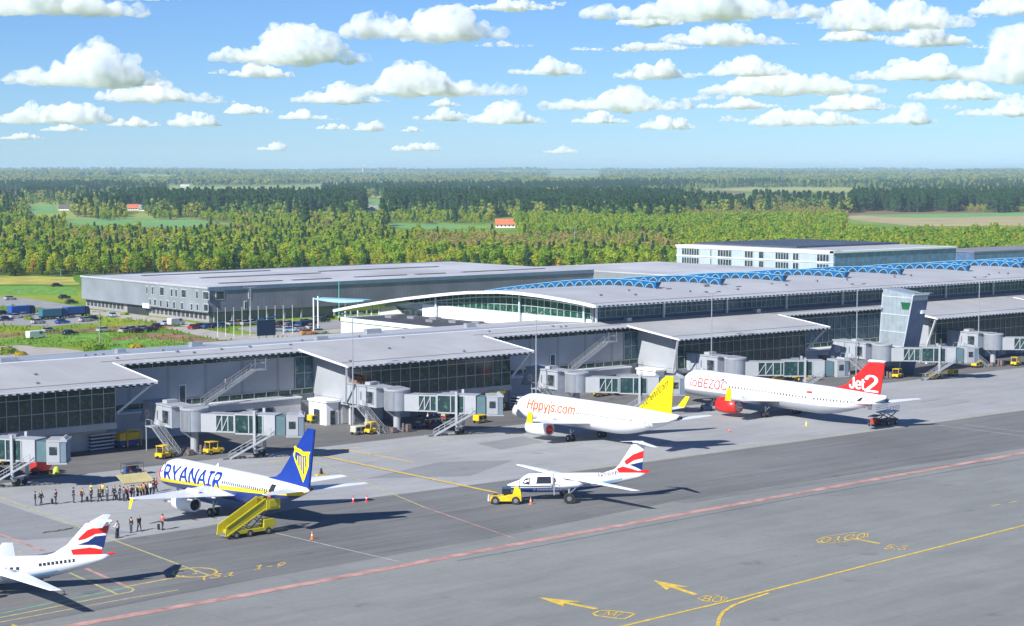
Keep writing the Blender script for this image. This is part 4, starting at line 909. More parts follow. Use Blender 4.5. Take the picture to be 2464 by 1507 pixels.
p = Plane('turboprop_airliner', 'white propeller plane with red and blue ribbon fin cut off by the photo edge', (74.6, 187.4), (92.4, 177.5), 20.4, 1.42, 2.2, taper=.5, endr=.16, tailrise=.9, stations=st_)
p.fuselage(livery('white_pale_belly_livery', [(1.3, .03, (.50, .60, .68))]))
p.windows([4.2 + i * .62 for i in range(12)], 2.5, 2.55, .34, .38); p.windows([13.3 + i * .42 for i in range(9)], 2.85, 3.1, .3, .3)
p.fin([(12.8, 3.35), (14.6, 3.77), (16.0, 4.61), (18.0, 6.88), (20.6, 6.88), (19.3, 2.93), (15, 3.02)], PWH, T)
fin_swoosh(p, [([(17.2, 5.28), (18.1, 6.12), (19.2, 6.50), (20.4, 6.54), (20.2, 5.79), (19., 5.70), (17.9, 5.20), (17.2, 5.07)], RED), ([(17.1, 4.61), (18.2, 4.95), (18.9, 5.45), (20.1, 5.54), (19.8, 4.19), (18.9, 4.53)], DKB), ([(16.4, 4.11), (18.4, 4.28), (19.7, 4.02), (19.6, 3.52), (17.5, 3.44), (16.6, 3.56)], RED)])
g = MB(); g.box(-20.8, -.2, 6.82, -18.6, .2, 7.15); g.build('tail_bullet', PWH, p.root, bevel=.16)
p.wing(1, (18.4, .1, 7.0), 1.8, (18.9, 3.4, 6.95), .9, .1, 'tailplane', PWH); p.wing(-1, (18.4, .1, 7.0), 1.8, (19.6, 3.4, 7.1), .9, .1, 'tailplane', PWH)
g = MB(); g.tube((-20.2, 0, 3.5), (-21., 0, 3.6), .16, 8, .08); g.build('tail_light', RED, p.root)
a = p.loc((81.6, 167.6, 3.))
p.wing(1, (7.5, .4, 2.35), 3.4, (-a.x - .8, a.y, 2.9), 1.2, .13, m=PWH); p.wing(-1, (7.5, .4, 2.35), 3.4, (8.5, 10.5, 3.0), 1.2, .13, m=PWH)
p.patch(((11.6, 1.5), (15.2, 1.95), (15.0, 2.2), (11.8, 1.8)), LBL, 'blue_flash')
for y in (3.2, -3.2):
    g = MB(); g.loft([[(-(6.4 + x), y + r * cos(i * pi / 6), 2.6 + r * .9 * sin(i * pi / 6)) for i in range(12)] for x, r in ((0, .25), (.3, .55), (1.4, .68), (3.4, .55), (4.6, .2))]); g.build('engine', PWH, p.root, smooth=True)
    propeller(p, 6.4, y, 2.6, 1.7)
p.gear(8.8, 3.2, .5, 2.2, .2); p.gear(8.8, -3.2, .5, 2.2, .2); p.gear(1.9, 0, .35, 1.4, .15)
# ---------------------------------------------------------------- passenger boarding bridges
BGW = mat('bridge_pale_grey_panel', (.27, .30, .335), .5, .1, var=.1, vscale=.6); BGL = mat('bridge_white_frame', (.34, .355, .37), .5, var=.06); TGL = glassmat('bridge_glass', (.008, .028, .034), (.025, .065, .068), (2.2, 2.2, 3.), .1)
LINKM = mat('link_grey_panel', (.38, .41, .45), .5, .1, var=.08, vscale=.5, seam=2.4, seamaxis=1)
def stair(p0, p1, w, name, parent, m=STEEL, rail=1.05):
    """open steel stair from p0 (low) to p1 (high)"""
    g = MB(); p0 = Vector(p0); p1 = Vector(p1); d = p1 - p0; q = Vector((-d.y, d.x, 0)).normalized() * w / 2
    up = Vector((0, 0, rail)); n = max(4, int(abs(d.z) / .24))
    for s in (-1, 1):
        g.bar(p0 + q * s, p1 + q * s, .08, .28); g.bar(p0 + q * s + up, p1 + q * s + up, .07); g.bar(p0 + q * s + up * .55, p1 + q * s + up * .55, .05)
        for k in range(n // 2 + 1): r_ = k / (n // 2); c = p0.lerp(p1, r_) + q * s; g.bar(c, c + up, .05)
    f = Vector((d.x, d.y, 0)).normalized() * .13
    for k in range(n): c = p0.lerp(p1, (k + .5) / n); g.bar(c - q, c + q, .26, .04)
    return g.build(name, m, parent)
def bridge(s0, cab, label, link=True, sign=True, t0=253.2):
    R = thing('jet_bridge', label, 'jet bridge', (s0, t0, 0), 0, 'jet bridges along the pier')
    if link:
        L = MB(); L.prism([(-2.6, 2.2, 4.0), (-2.6, 2.2, 7.2), (-2.6, 10.9, 7.35), (-2.6, 12.6, 4.1)], (3.6, 0, 0)); lk = L.build('link_corridor', LINKM, R)
        g = MB(); g.prism([(-2.75, 2., 7.24), (-2.75, 2., 7.46), (-2.75, 11.3, 7.62), (-2.75, 11.3, 7.4)], (3.9, 0, 0)); g.box(-1.6, 5.4, 7.5, .4, 6.9, 8.0); g.build('roof', BGL, lk)
        g = MB(); g.box(-2.74, 2.9, 4.5, -2.62, 5.0, 6.75); w_ = g.build('window', BGL, lk); g = MB(); g.box(-2.78, 3.05, 4.65, -2.745, 4.85, 6.6); g.build('pane', GL4, w_)
        g = MB(); g.bar((-2.66, 7.9, 4.1), (-2.66, 7.9, 7.2), .1); g.bar((-2.66, 6.6, 5.0), (-2.66, 6.6, 6.4), .18); g.build('downpipe', JOINT, lk)
        g = MB(); g.tube((.2, 9, 0), (.2, 9, 4.), .28, 8); g.build('link_column', CONCW, R)
        if s0 == 185.6:
            g = MB(); g.box(-1.8, 7.2, 7.62, .6, 11.5, 8.1); g.box(-1.5, 8., 8.1, .2, 10.5, 8.7); g.tube((-1., 7.6, 8.1), (-1., 7.6, 8.9), .3, 8); g.build('roof_unit', mat('rusty_brown_unit', (.22, .10, .05), .8, var=.5, vscale=2.), lk)
        if sign:
            g = MB(); g.tube((-2.62, 9.9, 5.6), (-2.68, 9.9, 5.6), .78, 20); sg = g.build('gate_sign', mat('pink_white_sign', (.75, .62, .60), .5), lk)
            g = MB(); g.bar((-2.70, 10.2, 5.35), (-2.70, 9.6, 5.85), .1, .03); g.bar((-2.70, 10.1, 5.6), (-2.70, 9.8, 5.3), .08, .03); g.build('sign_mark', REDL, sg)
        stair((-3.5, -.9, .0), (-3.5, 5.8, 4.0), 1.3, 'service_stair', R)
        g = MB(); g.box(-4.2, 5.8, 3.85, -2.62, 7.8, 4.0)
        for y in (5.9, 7.7): g.bar((-4.15, y, 4.), (-4.15, y, 5.05), .06)
        g.bar((-4.15, 5.9, 5.05), (-4.15, 7.7, 5.05), .06); g.tube((-4.1, 7.6, 0), (-4.1, 7.6, 3.85), .09, 6); g.build('stair_landing', BGL, R)
    n = 24; g = MB()
    g.loft([[(.1 + r * cos(2 * pi * i / n), r * sin(2 * pi * i / n), z) for i in range(n)] for r, z in ((2.0, 3.7), (2.15, 3.72), (2.15, 7.0), (2.1, 7.02))]); ro = g.build('rotunda', BGW, R); smooth_by_angle(ro, 30)
    g = MB(); g.tube((.1, 0, 7.03), (.1, 0, 7.3), 2.25, 24); g.box(-1.6, .5, 7.31, 2.2, 2.6, 7.42)
    for i in range(10): a = pi * .95 + i * .1; g.bar((.1 + 2.2 * cos(a), 2.2 * sin(a), 3.8), (.1 + 2.2 * cos(a), 2.2 * sin(a), 7.), .06)
    g.build('rotunda_roof', BGL, ro)
    g = MB(); g.tube((.1, 0, 0), (.1, 0, 3.68), .62, 14); g.tube((.1, 0, 0), (.1, 0, .25), 1.1, 14); g.bar((.1, 0, 2.2), (-1.8, .4, 3.7), .3); g.build('rotunda_column', BGL, R)
    g = MB(); g.box(-1.7, -1.3, .1, -.8, -.5, .9); g.box(.9, -1.9, .1, 1.7, -1.1, 1.3); g.tube((.5, -1.2, .1), (.5, -1.2, 1.5), .2, 8); g.build('ground_unit', mat('brown_grey_machinery', (.16, .12, .11), .7, var=.4, vscale=3), R)
    c = Vector((cab[0] - s0, cab[1] - t0, 0)); Lc = c.length; d = c / Lc; a = atan2(d.y, d.x)
    M = Matrix.Rotation(a, 4, 'Z')
    tf = MB(); gl = MB(); zb, zt = 3.75, 6.65
    def seg(x0, x1, w, z0, z1, bays, brace):
        tf.box(x0, -w, z0, x1, w, z0 + .22, 0, M); tf.box(x0, -w, z1 - .2, x1, w, z1, 0, M)
        for i in range(bays + 1):
            x = x0 + (x1 - x0) * i / bays
            for s in (-1, 1): tf.box(x - .08, s * w - .07, z0 + .2, x + .08, s * w + .07, z1 - .2, 0, M)
        for s in (-1, 1):
            gl.box(x0 + .1, s * (w - .12) - .02, z0 + .22, x1 - .1, s * (w - .12) + .02, z1 - .2, 0, M)
            for i in range(brace):
                xa = x0 + (x1 - x0) * i / bays; xb = x0 + (x1 - x0) * (i + 1) / bays
                tf.bar(M @ Vector((xa, s * w, z0 + .3)), M @ Vector((xb, s * w, z1 - .3)), .13)
    tf.box(1.9, -1.45, zb, 4.4, 1.45, zt - .1, 0, M)
    seg(4.4, Lc * .55, 1.4, zb, zt - .1, 4, 2); seg(Lc * .50, Lc * .80, 1.62, zb - .15, zt + .1, 2, 0)
    tf.box(Lc * .80, -1.6, zb - .15, Lc * .93, 1.6, zt + .1, 0, M)
    tn = tf.build('tunnel', BGL, R); gl.build('pane', TGL, tn)
    g = MB(); g.box(4., -1.0, zt + .02, Lc * .5, -.85, zt + .12, 0, M); g.box(Lc * .6, .3, zt + .12, Lc * .68, 1.1, zt + .45, 0, M); g.build('cable_tray', JOINT, tn)
    # cab
    g = MB(); g.box(Lc * .93 + .01, -1.35, zb - .05, Lc + .5, 1.35, zt - .1, 0, M); g.build('cab_joint', mat('dark_teal_bellows', (.07, .13, .15), .7, seam=.3, seamaxis=2), tn)
    M2 = M @ Matrix.Translation((Lc + 1.6, 0, 0)) @ Matrix.Rotation(.35, 4, 'Z')
    g = MB(); g.box(-1.3, -1.9, zb - .25, 1.5, 1.9, zb - .05, 0, M2); g.box(-1.3, -1.9, zt - .05, 1.5, 1.9, zt + .25, 0, M2); g.box(-1.3, -1.9, zb - .05, -1.1, 1.9, zt - .05, 0, M2); g.box(-1.1, -1.9, zb, .5, -1.75, zt, 0, M2); g.box(-1.1, 1.75, zb, .5, 1.9, zt, 0, M2)
    cb = g.build('cab', BGL, R); g = MB(); g.box(.45, -1.8, zb, 1.35, 1.8, zt - .06, 0, M2); g.build('closing_bellows', mat('cab_grey_bellows', (.14, .19, .24), .8, seam=.25, seamaxis=2), cb)
    g = MB(); g.tube(M2 @ Vector((.9, -1.4, zt + .2)), M2 @ Vector((.9, 1.4, zt + .2)), .38, 10); g.build('canopy', BGL, cb)
    g = MB(); g.box(-.9, -1.98, zb + 1.1, .1, -1.92, zb + 2.2, 0, M2); g.build('pane', GL4, cb)
    # lifting legs and bogie
    x = Lc * .72; g = MB()
    for s in (-1, 1): g.box(x - .2, s * 1.9 - .18, 1.2, x + .2, s * 1.9 + .18, 7.35, 0, M)
    g.box(x - .25, -2.1, 2.6, x + .25, 2.1, 3.1, 0, M); g.box(x - .3, -1.6, .75, x + .3, 1.6, 1.25, 0, M)
    for s in (-1, 1): g.bar(M @ Vector((x, s * 1.9, 1.3)), M @ Vector((x, s * .8, .9)), .25)
    lg = g.build('lifting_leg', BGL, R)
    for s in (-1, 1):
        g = MB(); q0 = M @ Vector((x, s * .95 - .25, .6)); q1 = M @ Vector((x, s * .95 + .25, .6)); g.tube(q0, q1, .6, 14); g.build('wheel', TYRE, lg)
    top = M @ Vector((Lc * .9, -1.75, zb)); low = M @ Vector((Lc * .9 - 6.4, -3.2, 0)); stair(low, top, 1.0, 'cab_stair', R)
    g = MB(); g.box(low.x - 1.4, low.y - .5, .02, low.x + 2.6, low.y + .6, .25); g.build('stair_base', JOINT, R)
    return R
bridge(106.6, (115.6, 239.6), 'jet bridge cut off by the left photo edge, above the red container', True, True)
bridge(146.6, (155.3, 240.6), 'jet bridge ending just behind the blue airliner fin')
bridge(185.6, (194.4, 240.4), 'jet bridge ending left of the nose of the white airliner with orange lettering', sign=False)
bridge(226.2, (236.9, 240.8), 'jet bridge behind the bright yellow tail fin')
bridge(268.0, (283.0, 241.8), 'jet bridge whose cab ends left of the red tail fin', sign=False)
bridge(313.0, (324.6, 241.6), 'jet bridge in front of the leaning tower')
bridge(352.1, (364.6, 241.), 'farthest jet bridge at the right photo edge', sign=False)
# ---------------------------------------------------------------- light masts on the apron
def mast(x, y, h, label, arms=2):
    r = thing('light_mast', label, 'light mast', (x, y, 0), 0, 'tall apron light masts')
    g = MB(); g.tube((0, 0, 0), (0, 0, h), .15, 10, .08); g.box(-.4, -.4, 0, .4, .4, .4); g.build('pole', STEEL, r)
    g = MB(); g.bar((-1.3, .5, h + .35), (0, 0, h - .1), .1); g.bar((1.3, -.5, h + .35), (0, 0, h - .1), .1); g.build('bracket', STEEL, r)
    for s in (-1, 1): g = MB(); g.box(s * 1.3 - .45, -s * .5 - .25, h + .3, s * 1.3 + .45, -s * .5 + .25, h + .5); g.build('lamp_head', JOINT, r)
for u, vt, tt, lab in ((848, 760, 257.5, 'tall thin light mast in front of the second canopy from the left'), (1290, 757, 257.8, 'tall light mast beside the jet bridge behind the white airliner nose'),
        (1713, 707, 257.2, 'tall light mast behind the lettering of the red finned airliner'), (2063, 688, 257., 'tall light mast just left of the leaning tower'), (2357, 671, 255.6, 'tall light mast right of the leaning tower')):
    q = onY(u, vt, tt); mast(q.x, q.y, q.z, lab)
# ---------------------------------------------------------------- vehicles and ground equipment
CARM = mat('white_car_paint', (.70, .71, .72), .25, .1, var=.03); CGL = mat('car_glass', (.015, .02, .025), .08, spec=.8); LAMPM = mat('clear_lamp', (.6, .6, .55), .15); LAMPR = mat('red_lamp', (.4, .01, .01), .2)
CP = {k: mat(k + '_car_paint', c, .25, .2, var=.03) for k, c in {'navy': (.012, .03, .11), 'blue': (.02, .10, .38), 'black': (.02, .022, .025), 'silver': (.42, .44, .46), 'red': (.35, .03, .02), 'green': (.02, .06, .05), 'pale_blue': (.35, .5, .62), 'orange': (.65, .2, .05)}.items()}
def wheels(R, xs, w, r=.32, tw=.22):
    for x in xs:
        for s in (-1, 1):
            g = MB(); g.tube((x, s * w - tw / 2, r), (x, s * w + tw / 2, r), r, 12); o = g.build('wheel', TYRE, R)
            g = MB(); g.tube((x, s * (w + tw / 2 + .005) - .01, r), (x, s * (w + tw / 2 + .005) + .01, r), r * .55, 8); g.build('hub', METAL, o)
def car(name='car', L=4.3, W=1.78, H=1.45, van=False):
    R = bpy.data.objects.new(name, None); COL.objects.link(R)
    h = L / 2
    if van: pr = [(-h, .35), (-h, 1.9), (-h + .15, 2.1), (h - 1.5, 2.1), (h - .75, 1.3), (h - .05, 1.05), (h, .35)]
    else: pr = [(-h, .3), (-h, .82), (-h + .15, .92), (-h + .95, .95), (h - 1.15, .93), (h - .1, .72), (h, .55), (h, .3)]
    g = MB(); g.prism([(x, -W / 2, z) for x, z in pr], (0, W, 0)); g.build('body', CARM, R, bevel=.07)
    if van:
        g = MB(); g.prism([(h - 1.48, -W / 2 + .08, 2.02), (h - .78, -W / 2 + .08, 1.33), (h - .70, -W / 2 + .08, 1.36), (h - 1.40, -W / 2 + .08, 2.08)], (0, W - .16, 0)); g.build('windscreen', CGL, R)
        for s in (-1, 1): g = MB(); g.box(h - 2.2, s * (W / 2 + .01) - .02, 1.3, h - 1.4, s * (W / 2 + .01) + .02, 1.85); g.build('side_window', CGL, R)
    else:
        cb = [(-h + .45, .93), (-h + 1.0, H - .03), (-h + 1.3, H), (h - 1.95, H), (h - 1.15, .93)]
        g = MB(); g.prism([(x, -W / 2 + .12 + .0, z) for x, z in cb], (0, W - .24, 0)); g.build('window', CGL, R, bevel=.1)
        g = MB(); g.box(-h + 1.1, -W / 2 + .2, H - .01, h - 2.0, W / 2 - .2, H + .035); g.build('roof', CARM, R)
    for s in (-1, 1):
        g = MB(); g.box(h - .08, s * (W / 2 - .3) - .18, .55, h + .02, s * (W / 2 - .3) + .18, .72); g.build('headlight', LAMPM, R)
        g = MB(); g.box(-h - .02, s * (W / 2 - .25) - .15, .6, -h + .06, s * (W / 2 - .25) + .15, .8); g.build('tail_light', LAMPR, R)
    wheels(R, (-h + .8, h - .85), W / 2 - .08)
    return R
CAR0 = car(); VAN0 = car('van', 5.2, 1.95, 2.1, True)
used = set()
def place(proto, u, v, rot, label, cat, group, swap=None):
    q = gp(u, v)
    if proto.name not in used: used.add(proto.name); o = proto; FIRST[proto.name] = o
    else: o = dup(proto)
    o.location = (q.x, q.y, q.z); o.rotation_euler = (0, 0, radians(rot)); tag(o, label, cat, group)
    def sw(c):
        if c.type == 'MESH':
            for i, sl in enumerate(c.material_slots):
                m = o_mats.get(c.data.materials[i].name) if o_mats else None
                if m: sl.link = 'OBJECT'; sl.material = m
        for k in kids(c): sw(k)
    o_mats = swap; sw(o); return o
FIRST = {}
W_ = 'white_car_paint'
cars = [(118, 800, 15, 'silver', 'silver car with pale roof parked right of the white van'), (168, 806, 5, 'navy', 'dark blue car alone on the grass right of the white van'),
 (302, 800, 20, None, 'white car parked leftmost of the group in the rough grass'), (318, 797, 12, 'silver', 'silver car at the back of the group in the rough grass'), (332, 801, 18, 'black', 'black car in the middle of the group in the rough grass'), (345, 795, 10, None, 'white car rightmost of the group in the rough grass'),
 (378, 790, 25, 'black', 'black car parked beside the path below the warehouse windows'), (405, 783, 5, 'pale_blue', 'pale blue car at the start of the gravel path'), (251, 799, 0, 'silver', 'small silver car beside the tall car park lamp'),
 (155, 719, 8, 'green', 'dark green car on the road behind the blue trucks'), (137, 690, 0, 'black', 'black car on the mown grass far left of the warehouse'), (172, 731, 5, 'green', 'dark green car beside the near left corner of the warehouse'),
 (468, 792, 20, 'red', 'red car at the left end of the row under the warehouse'), (482, 790, 20, 'navy', 'navy car second in the row under the warehouse'), (500, 790, 15, 'blue', 'blue car third in the row under the warehouse'), (518, 789, 15, 'navy', 'navy car fourth in the row under the warehouse'), (534, 788, 15, 'blue', 'blue car at the right end of the row under the warehouse'),
 (562, 784, 10, None, 'white car between the flagpoles near the warehouse'), (578, 782, 10, 'orange', 'orange car between the flagpoles near the warehouse'), (594, 783, 10, None, 'white car right of the orange car'), (608, 781, 10, 'silver', 'silver car by the left edge of the blue panel'),
 (678, 784, 12, 'black', 'black car behind the blue panel sign'), (694, 783, 12, 'silver', 'silver car right of the blue panel sign'), (708, 786, 12, 'navy', 'navy car left of the bright blue car'), (722, 786, 12, 'blue', 'bright blue car in the row beside the annex'), (735, 779, 12, None, 'white car at the back of the row beside the annex'),
 (748, 781, 12, 'black', 'black car in the row beside the annex'), (762, 774, 12, 'silver', 'silver car under the entrance canopy'), (778, 775, 12, 'green', 'dark green car nearest the annex wall'), (790, 768, 12, 'black', 'black car beside the annex corner'),
 (700, 799, -12, 'pale_blue', 'pale blue car in front of the row beside the annex'), (672, 797, -12, None, 'white car right beside the blue panel'), (742, 805, -10, 'orange', 'orange car closest to the pier roof'), (770, 803, -10, None, 'white car closest to the pier roof beside the annex'), (8, 758, 10, 'black', 'black car at the left photo edge near the trucks'), (60, 763, 5, None, 'white car parked in front of the blue lorry'), (118, 767, 5, None, 'white car left of the open trailer'), (40, 766, 0, 'silver', 'silver car parked in front of the blue lorry'),
 (14, 772, 4, 'navy', 'navy car in the lower left corner of the gravel yard'), (92, 779, 6, None, 'white car at the lower edge of the gravel yard'), (150, 779, 6, 'blue', 'blue car at the lower edge of the gravel yard'), (206, 774, 8, None, 'white car at the right end of the gravel yard'), (226, 771, 8, 'navy', 'navy car beside the right end of the gravel yard'),
 (270, 763, 80, 'pale_blue', 'pale blue car at the open warehouse loading bay'), (362, 798, 14, 'navy', 'navy car between the car group and the gravel path'), (656, 788, 12, 'red', 'red car behind the blue panel sign'), (752, 792, 10, None, 'white car behind the orange car near the annex'), (720, 795, 10, 'silver', 'silver car in the middle of the lot beside the annex'), (25, 722, 6, None, 'white car driving on the road at the left photo edge')]
for u, v, r_, c, lab in cars: place(CAR0, u, v, r_, lab, 'car', 'cars parked on the landside', {W_: CP[c]} if c else None)
place(VAN0, 87, 815, 8, 'white van parked on the grass below the road', 'van', 'vans on the landside')
place(VAN0, 424, 783, 10, 'white van on the path end below the warehouse', 'van', 'vans on the landside'); place(VAN0, 735, 790, 12, 'dark blue van in the row beside the annex', 'van', 'vans on the landside', {W_: CP['navy']})
def truck(u, v, rot, label, c1, c2, L=8.5):
    q = gp(u, v); R = thing('lorry', label, 'lorry', q, radians(rot), 'lorries on the landside')
    g = MB(); g.prism([(L / 2 - .1, -1.2, .5), (L / 2 - 1.7, -1.2, .5), (L / 2 - 1.7, -1.2, 3.1), (L / 2 - .5, -1.2, 3.0), (L / 2, -1.2, 1.7), (L / 2, -1.2, .6)], (0, 2.4, 0)); g.build('cab', c1, R, bevel=.08)
    g = MB(); g.prism([(L / 2 + .02, -1.05, 1.75), (L / 2 - .45, -1.05, 2.9), (L / 2 - .38, -1.05, 2.93), (L / 2 + .08, -1.05, 1.78)], (0, 2.1, 0)); g.build('windscreen', CGL, R)
    g = MB(); g.box(-L / 2, -1.25, 1.0, L / 2 - 2., 1.25, 3.1); g.build('cargo_box', c2, R, bevel=.06); g = MB(); g.box(-L / 2, -.9, .6, L / 2 - .4, .9, .98); g.build('chassis', BLACK, R)
    wheels(R, (-L / 2 + 1.2, -L / 2 + 2.5, L / 2 - 1.2), 1.05, .48, .3)
truck(52, 760, 8, 'blue lorry parked in the gravel yard at the left photo edge', CP['navy'], CP['blue']); truck(128, 768, 4, 'teal box lorry in the middle of the gravel yard', CP['navy'], mat('teal_box_paint', (.03, .14, .19), .4)); truck(184, 762, 10, 'bright blue lorry nearest the warehouse', CP['navy'], CP['blue'])
# --- apron equipment, one function per kind
def tractor(u, v, rot, label, m=YELD, roof=True, sc=1.):
    R = thing('baggage_tractor', label, 'baggage tractor', gp(u, v), radians(rot), 'yellow baggage tractors on the apron'); R.scale = (sc,) * 3
    g = MB(); g.prism([(-1.5, -.7, .35), (-1.5, -.7, .95), (-.2, -.7, .95), (.0, -.7, .85), (.2, -.7, 1.05), (1.4, -.7, .95), (1.55, -.7, .7), (1.55, -.7, .35)], (0, 1.4, 0)); g.build('body', m, R, bevel=.06)
    g = MB(); g.box(-.9, -.5, .95, -.5, .5, 1.15); g.box(-1.0, -.5, 1.0, -.9, .5, 1.6); g.build('seat', BLACK, R)
    g = MB(); g.box(1.56, -.65, .4, 1.64, .65, .62); g.box(-1.7, -.15, .4, -1.5, .15, .55); g.build('bumper', BLACK, R)
    for s in (-1, 1): g = MB(); g.box(1.5, s * .5 - .1, .72, 1.58, s * .5 + .1, .86); g.build('headlight', LAMPM, R)
    if roof:
        g = MB(); g.box(-1.2, -.72, 1.95, .5, .72, 2.05)
        for x in (-1.1, .35):
            for s in (-1, 1): g.bar((x, s * .64, .9), (x, s * .64, 1.96), .07)
        g.build('canopy', m, R)
    wheels(R, (-.95, 1.0), .68, .34, .24); return R
def cart(u, v, rot, label, load=None, n=1):
    R = thing('baggage_cart', label, 'baggage cart', gp(u, v), radians(rot), 'baggage carts on the apron')
    g = MB(); g.box(-1.5, -.75, .42, 1.5, .75, .52); g.bar((1.5, 0, .45), (2.4, 0, .35), .07)
    for x in (-1.45, 1.45):
        for s in (-1, 1): g.bar((x, s * .7, .5), (x, s * .7, 1.75), .05)
    g.box(-1.5, -.75, 1.72, 1.5, .75, 1.8); g.build('frame', mat('cart_dark_steel', (.08, .09, .1), .6), R)
    rr = random.Random(int(u)); bm_ = [mat('red_suitcase', (.45, .03, .02), .6), mat('black_suitcase', (.03, .03, .035), .6), mat('tan_suitcase', (.45, .36, .22), .7), mat('blue_suitcase', (.03, .08, .25), .6)]
    if load:
        for i in range(9):
            x = -1.2 + (i % 5) * .55; z = .53 + (i // 5) * .42; g = MB(); g.box(x, -.5 + rr.uniform(0, .2), z, x + .45, .45, z + rr.uniform(.3, .4)); g.build('suitcase', load if isinstance(load, bpy.types.Material) and i % 2 else rr.choice(bm_), R)
    wheels(R, (-1.1, 1.1), .65, .2, .14); return R
def dolly_stack(u, v, rot, label):
    R = thing('pallet_stack', label, 'pallet stack', gp(u, v), radians(rot))
    for i in range(5): g = MB(); g.box(-2.1, -1.3, .15 + i * .55, 2.1 + .12 * i, 1.3, .36 + i * .55); g.build('pallet', mat('white_pallet_edge', (.55, .57, .6), .5) if i % 1 == 0 else JOINT, R)
    g = MB()
    for i in range(5): g.box(-1.9, -1.2, .0 + i * .55 + (.37 if i else 0) - (.55 if i else 0), 1.9, 1.2, .149 + i * .55)
    g.build('spacer', mat('navy_tarpaulin', (.015, .03, .06), .8), R)
def belt_loader(u, v, rot, label, tilt=.22, m=YELD):
    R = thing('belt_loader', label, 'belt loader', gp(u, v), radians(rot), 'yellow belt loaders on the apron')
    g = MB(); g.box(-2., -.75, .4, 1.6, .75, .85); g.box(-.2, .2, .85, .9, .74, 1.3); g.build('body', m, R, bevel=.05)
    M = Matrix.Translation((0, -.25, 1.3)) @ Matrix.Rotation(-tilt, 4, 'Y'); g = MB(); g.box(-3.6, -.42, 0, 3.6, .42, .16, 0, M); g.build('conveyor_belt', BLACK, R)
    g = MB(); 
    for s in (-1, 1): g.box(-3.7, s * .48 - .05, -.08, 3.7, s * .48 + .05, .3, 0, M)
    g.bar((.9, -.25, .8), M @ Vector((1.6, 0, 0)), .12); g.bar((-1.4, -.25, .8), M @ Vector((-1.3, 0, 0)), .12); g.build('conveyor_frame', m, R)
    wheels(R, (-1.5, 1.1), .72, .36, .24); return R
def gpu(u, v, rot, label, m=YELD):
    R = thing('ground_power_unit', label, 'power unit', gp(u, v), radians(rot), 'yellow ground power units')
    g = MB(); g.box(-1.2, -.7, .45, 1.2, .7, 1.5); g.build('body', m, R, bevel=.1); g = MB(); g.box(-.9, -.72, .7, -.1, -.705, 1.3); g.box(.1, -.72, .7, .9, -.705, 1.3); g.build('vent_panel', BLACK, R)
    g = MB(); g.bar((1.2, 0, .5), (2.2, 0, .3), .08); g.tube((.5, .2, 1.5), (.5, .2, 1.8), .07, 6); g.build('tow_bar', JOINT, R); wheels(R, (-.8, .8), .62, .24, .16); return R
def cone(u, v, label, m=None, h=.75):
    R = thing('traffic_cone', label, 'traffic cone', gp(u, v), 0, 'traffic cones around the aircraft')
    m = m or mat('orange_cone', (.80, .20, .02), .5); g = MB(); g.box(-.22, -.22, 0, .22, .22, .05); g.tube((0, 0, .05), (0, 0, h), .17, 10, .035); g.build('cone_body', m, R); g = MB(); g.tube((0, 0, h * .45), (0, 0, h * .65), .118, 10, .085); g.build('reflective_band', TRIM, R)
def container(u, v, rot, label, m):
    R = thing('cargo_container', label, 'container', gp(u, v), radians(rot))
    g = MB(); g.prism([(-1.3, -.9, .5), (-1.3, -.9, 2.0), (1.3, -.9, 2.0), (1.3, -.9, 1.1), (.7, -.9, .5)], (0, 1.8, 0)); g.build('body', m, R, bevel=.05); g = MB(); g.box(-1.4, -.9, .3, 1.4, .9, .42); g.build('dolly_frame', BLACK, R); wheels(R, (-.9, .9), .75, .2, .14)
tractor(514, 1093, 2, 'yellow baggage tractor on the service road left of the blue fin'); tractor(396, 1103, 20, 'yellow baggage tractor right behind the nose of the blue bellied airliner')
tractor(895, 1044, 15, 'yellow baggage tractor at the foot of the stair left of the centre jet bridge'); gpu(862, 1046, 5, 'pale grey power unit beside the yellow tractor at the stair foot', mat('beige_unit_paint', (.5, .49, .4), .6))
tractor(553, 1017, 20, 'yellow baggage tractor in the shadow under the first jet bridge'); gpu(757, 1018, 0, 'yellow power unit behind the tip of the blue fin'); belt_loader(852, 1012, 0, 'yellow belt loader under the second canopy beside the thin mast', .05, YEL)
gpu(1155, 1018, 10, 'yellow power unit under the cab left of the white airliner nose'); belt_loader(1450, 953, 8, 'yellow belt loader in front of the bridge behind the white airliner', .1); belt_loader(1500, 950, 4, 'yellow belt loader nearest the bright yellow fin', .06)
gpu(14, 1118, 0, 'yellow power unit at the left photo edge under the jet bridge'); belt_loader(1875, 918, 10, 'yellow belt loader behind the middle of the long airliner', .1); belt_loader(1935, 918, -10, 'low yellow belt loader left of the red tail fin', .05)
tractor(2160, 910, 15, 'yellow baggage tractor just right of the red tail fin'); belt_loader(2252, 912, 5, 'yellow belt loader on the apron under the jet bridge by the tower', .08); gpu(2350, 885, 0, 'yellow power unit at the foot of the rightmost mast'); tractor(2445, 880, 10, 'yellow baggage tractor at the right photo edge')
gpu(2293, 905, 10, 'small yellow and black power unit at the end of the belt loader by the tower'); tractor(1700, 988, 60, 'dark blue and yellow tug at the nose wheel of the long airliner', CP['navy'])
tractor(1812, 910, 30, 'yellow tractor seen over the white fuselage of the long airliner'); gpu(1575, 905, 0, 'orange yellow power unit in the dark opening behind the yellow fin')
cart(736, 1000, 5, 'baggage cart with red suitcases left of the white stair core', mat('red_suitcase', (.45, .03, .02), .6)); cart(722, 990, 5, 'baggage cart with pale load just behind the red baggage cart', mat('tan_suitcase', (.45, .36, .22), .7))
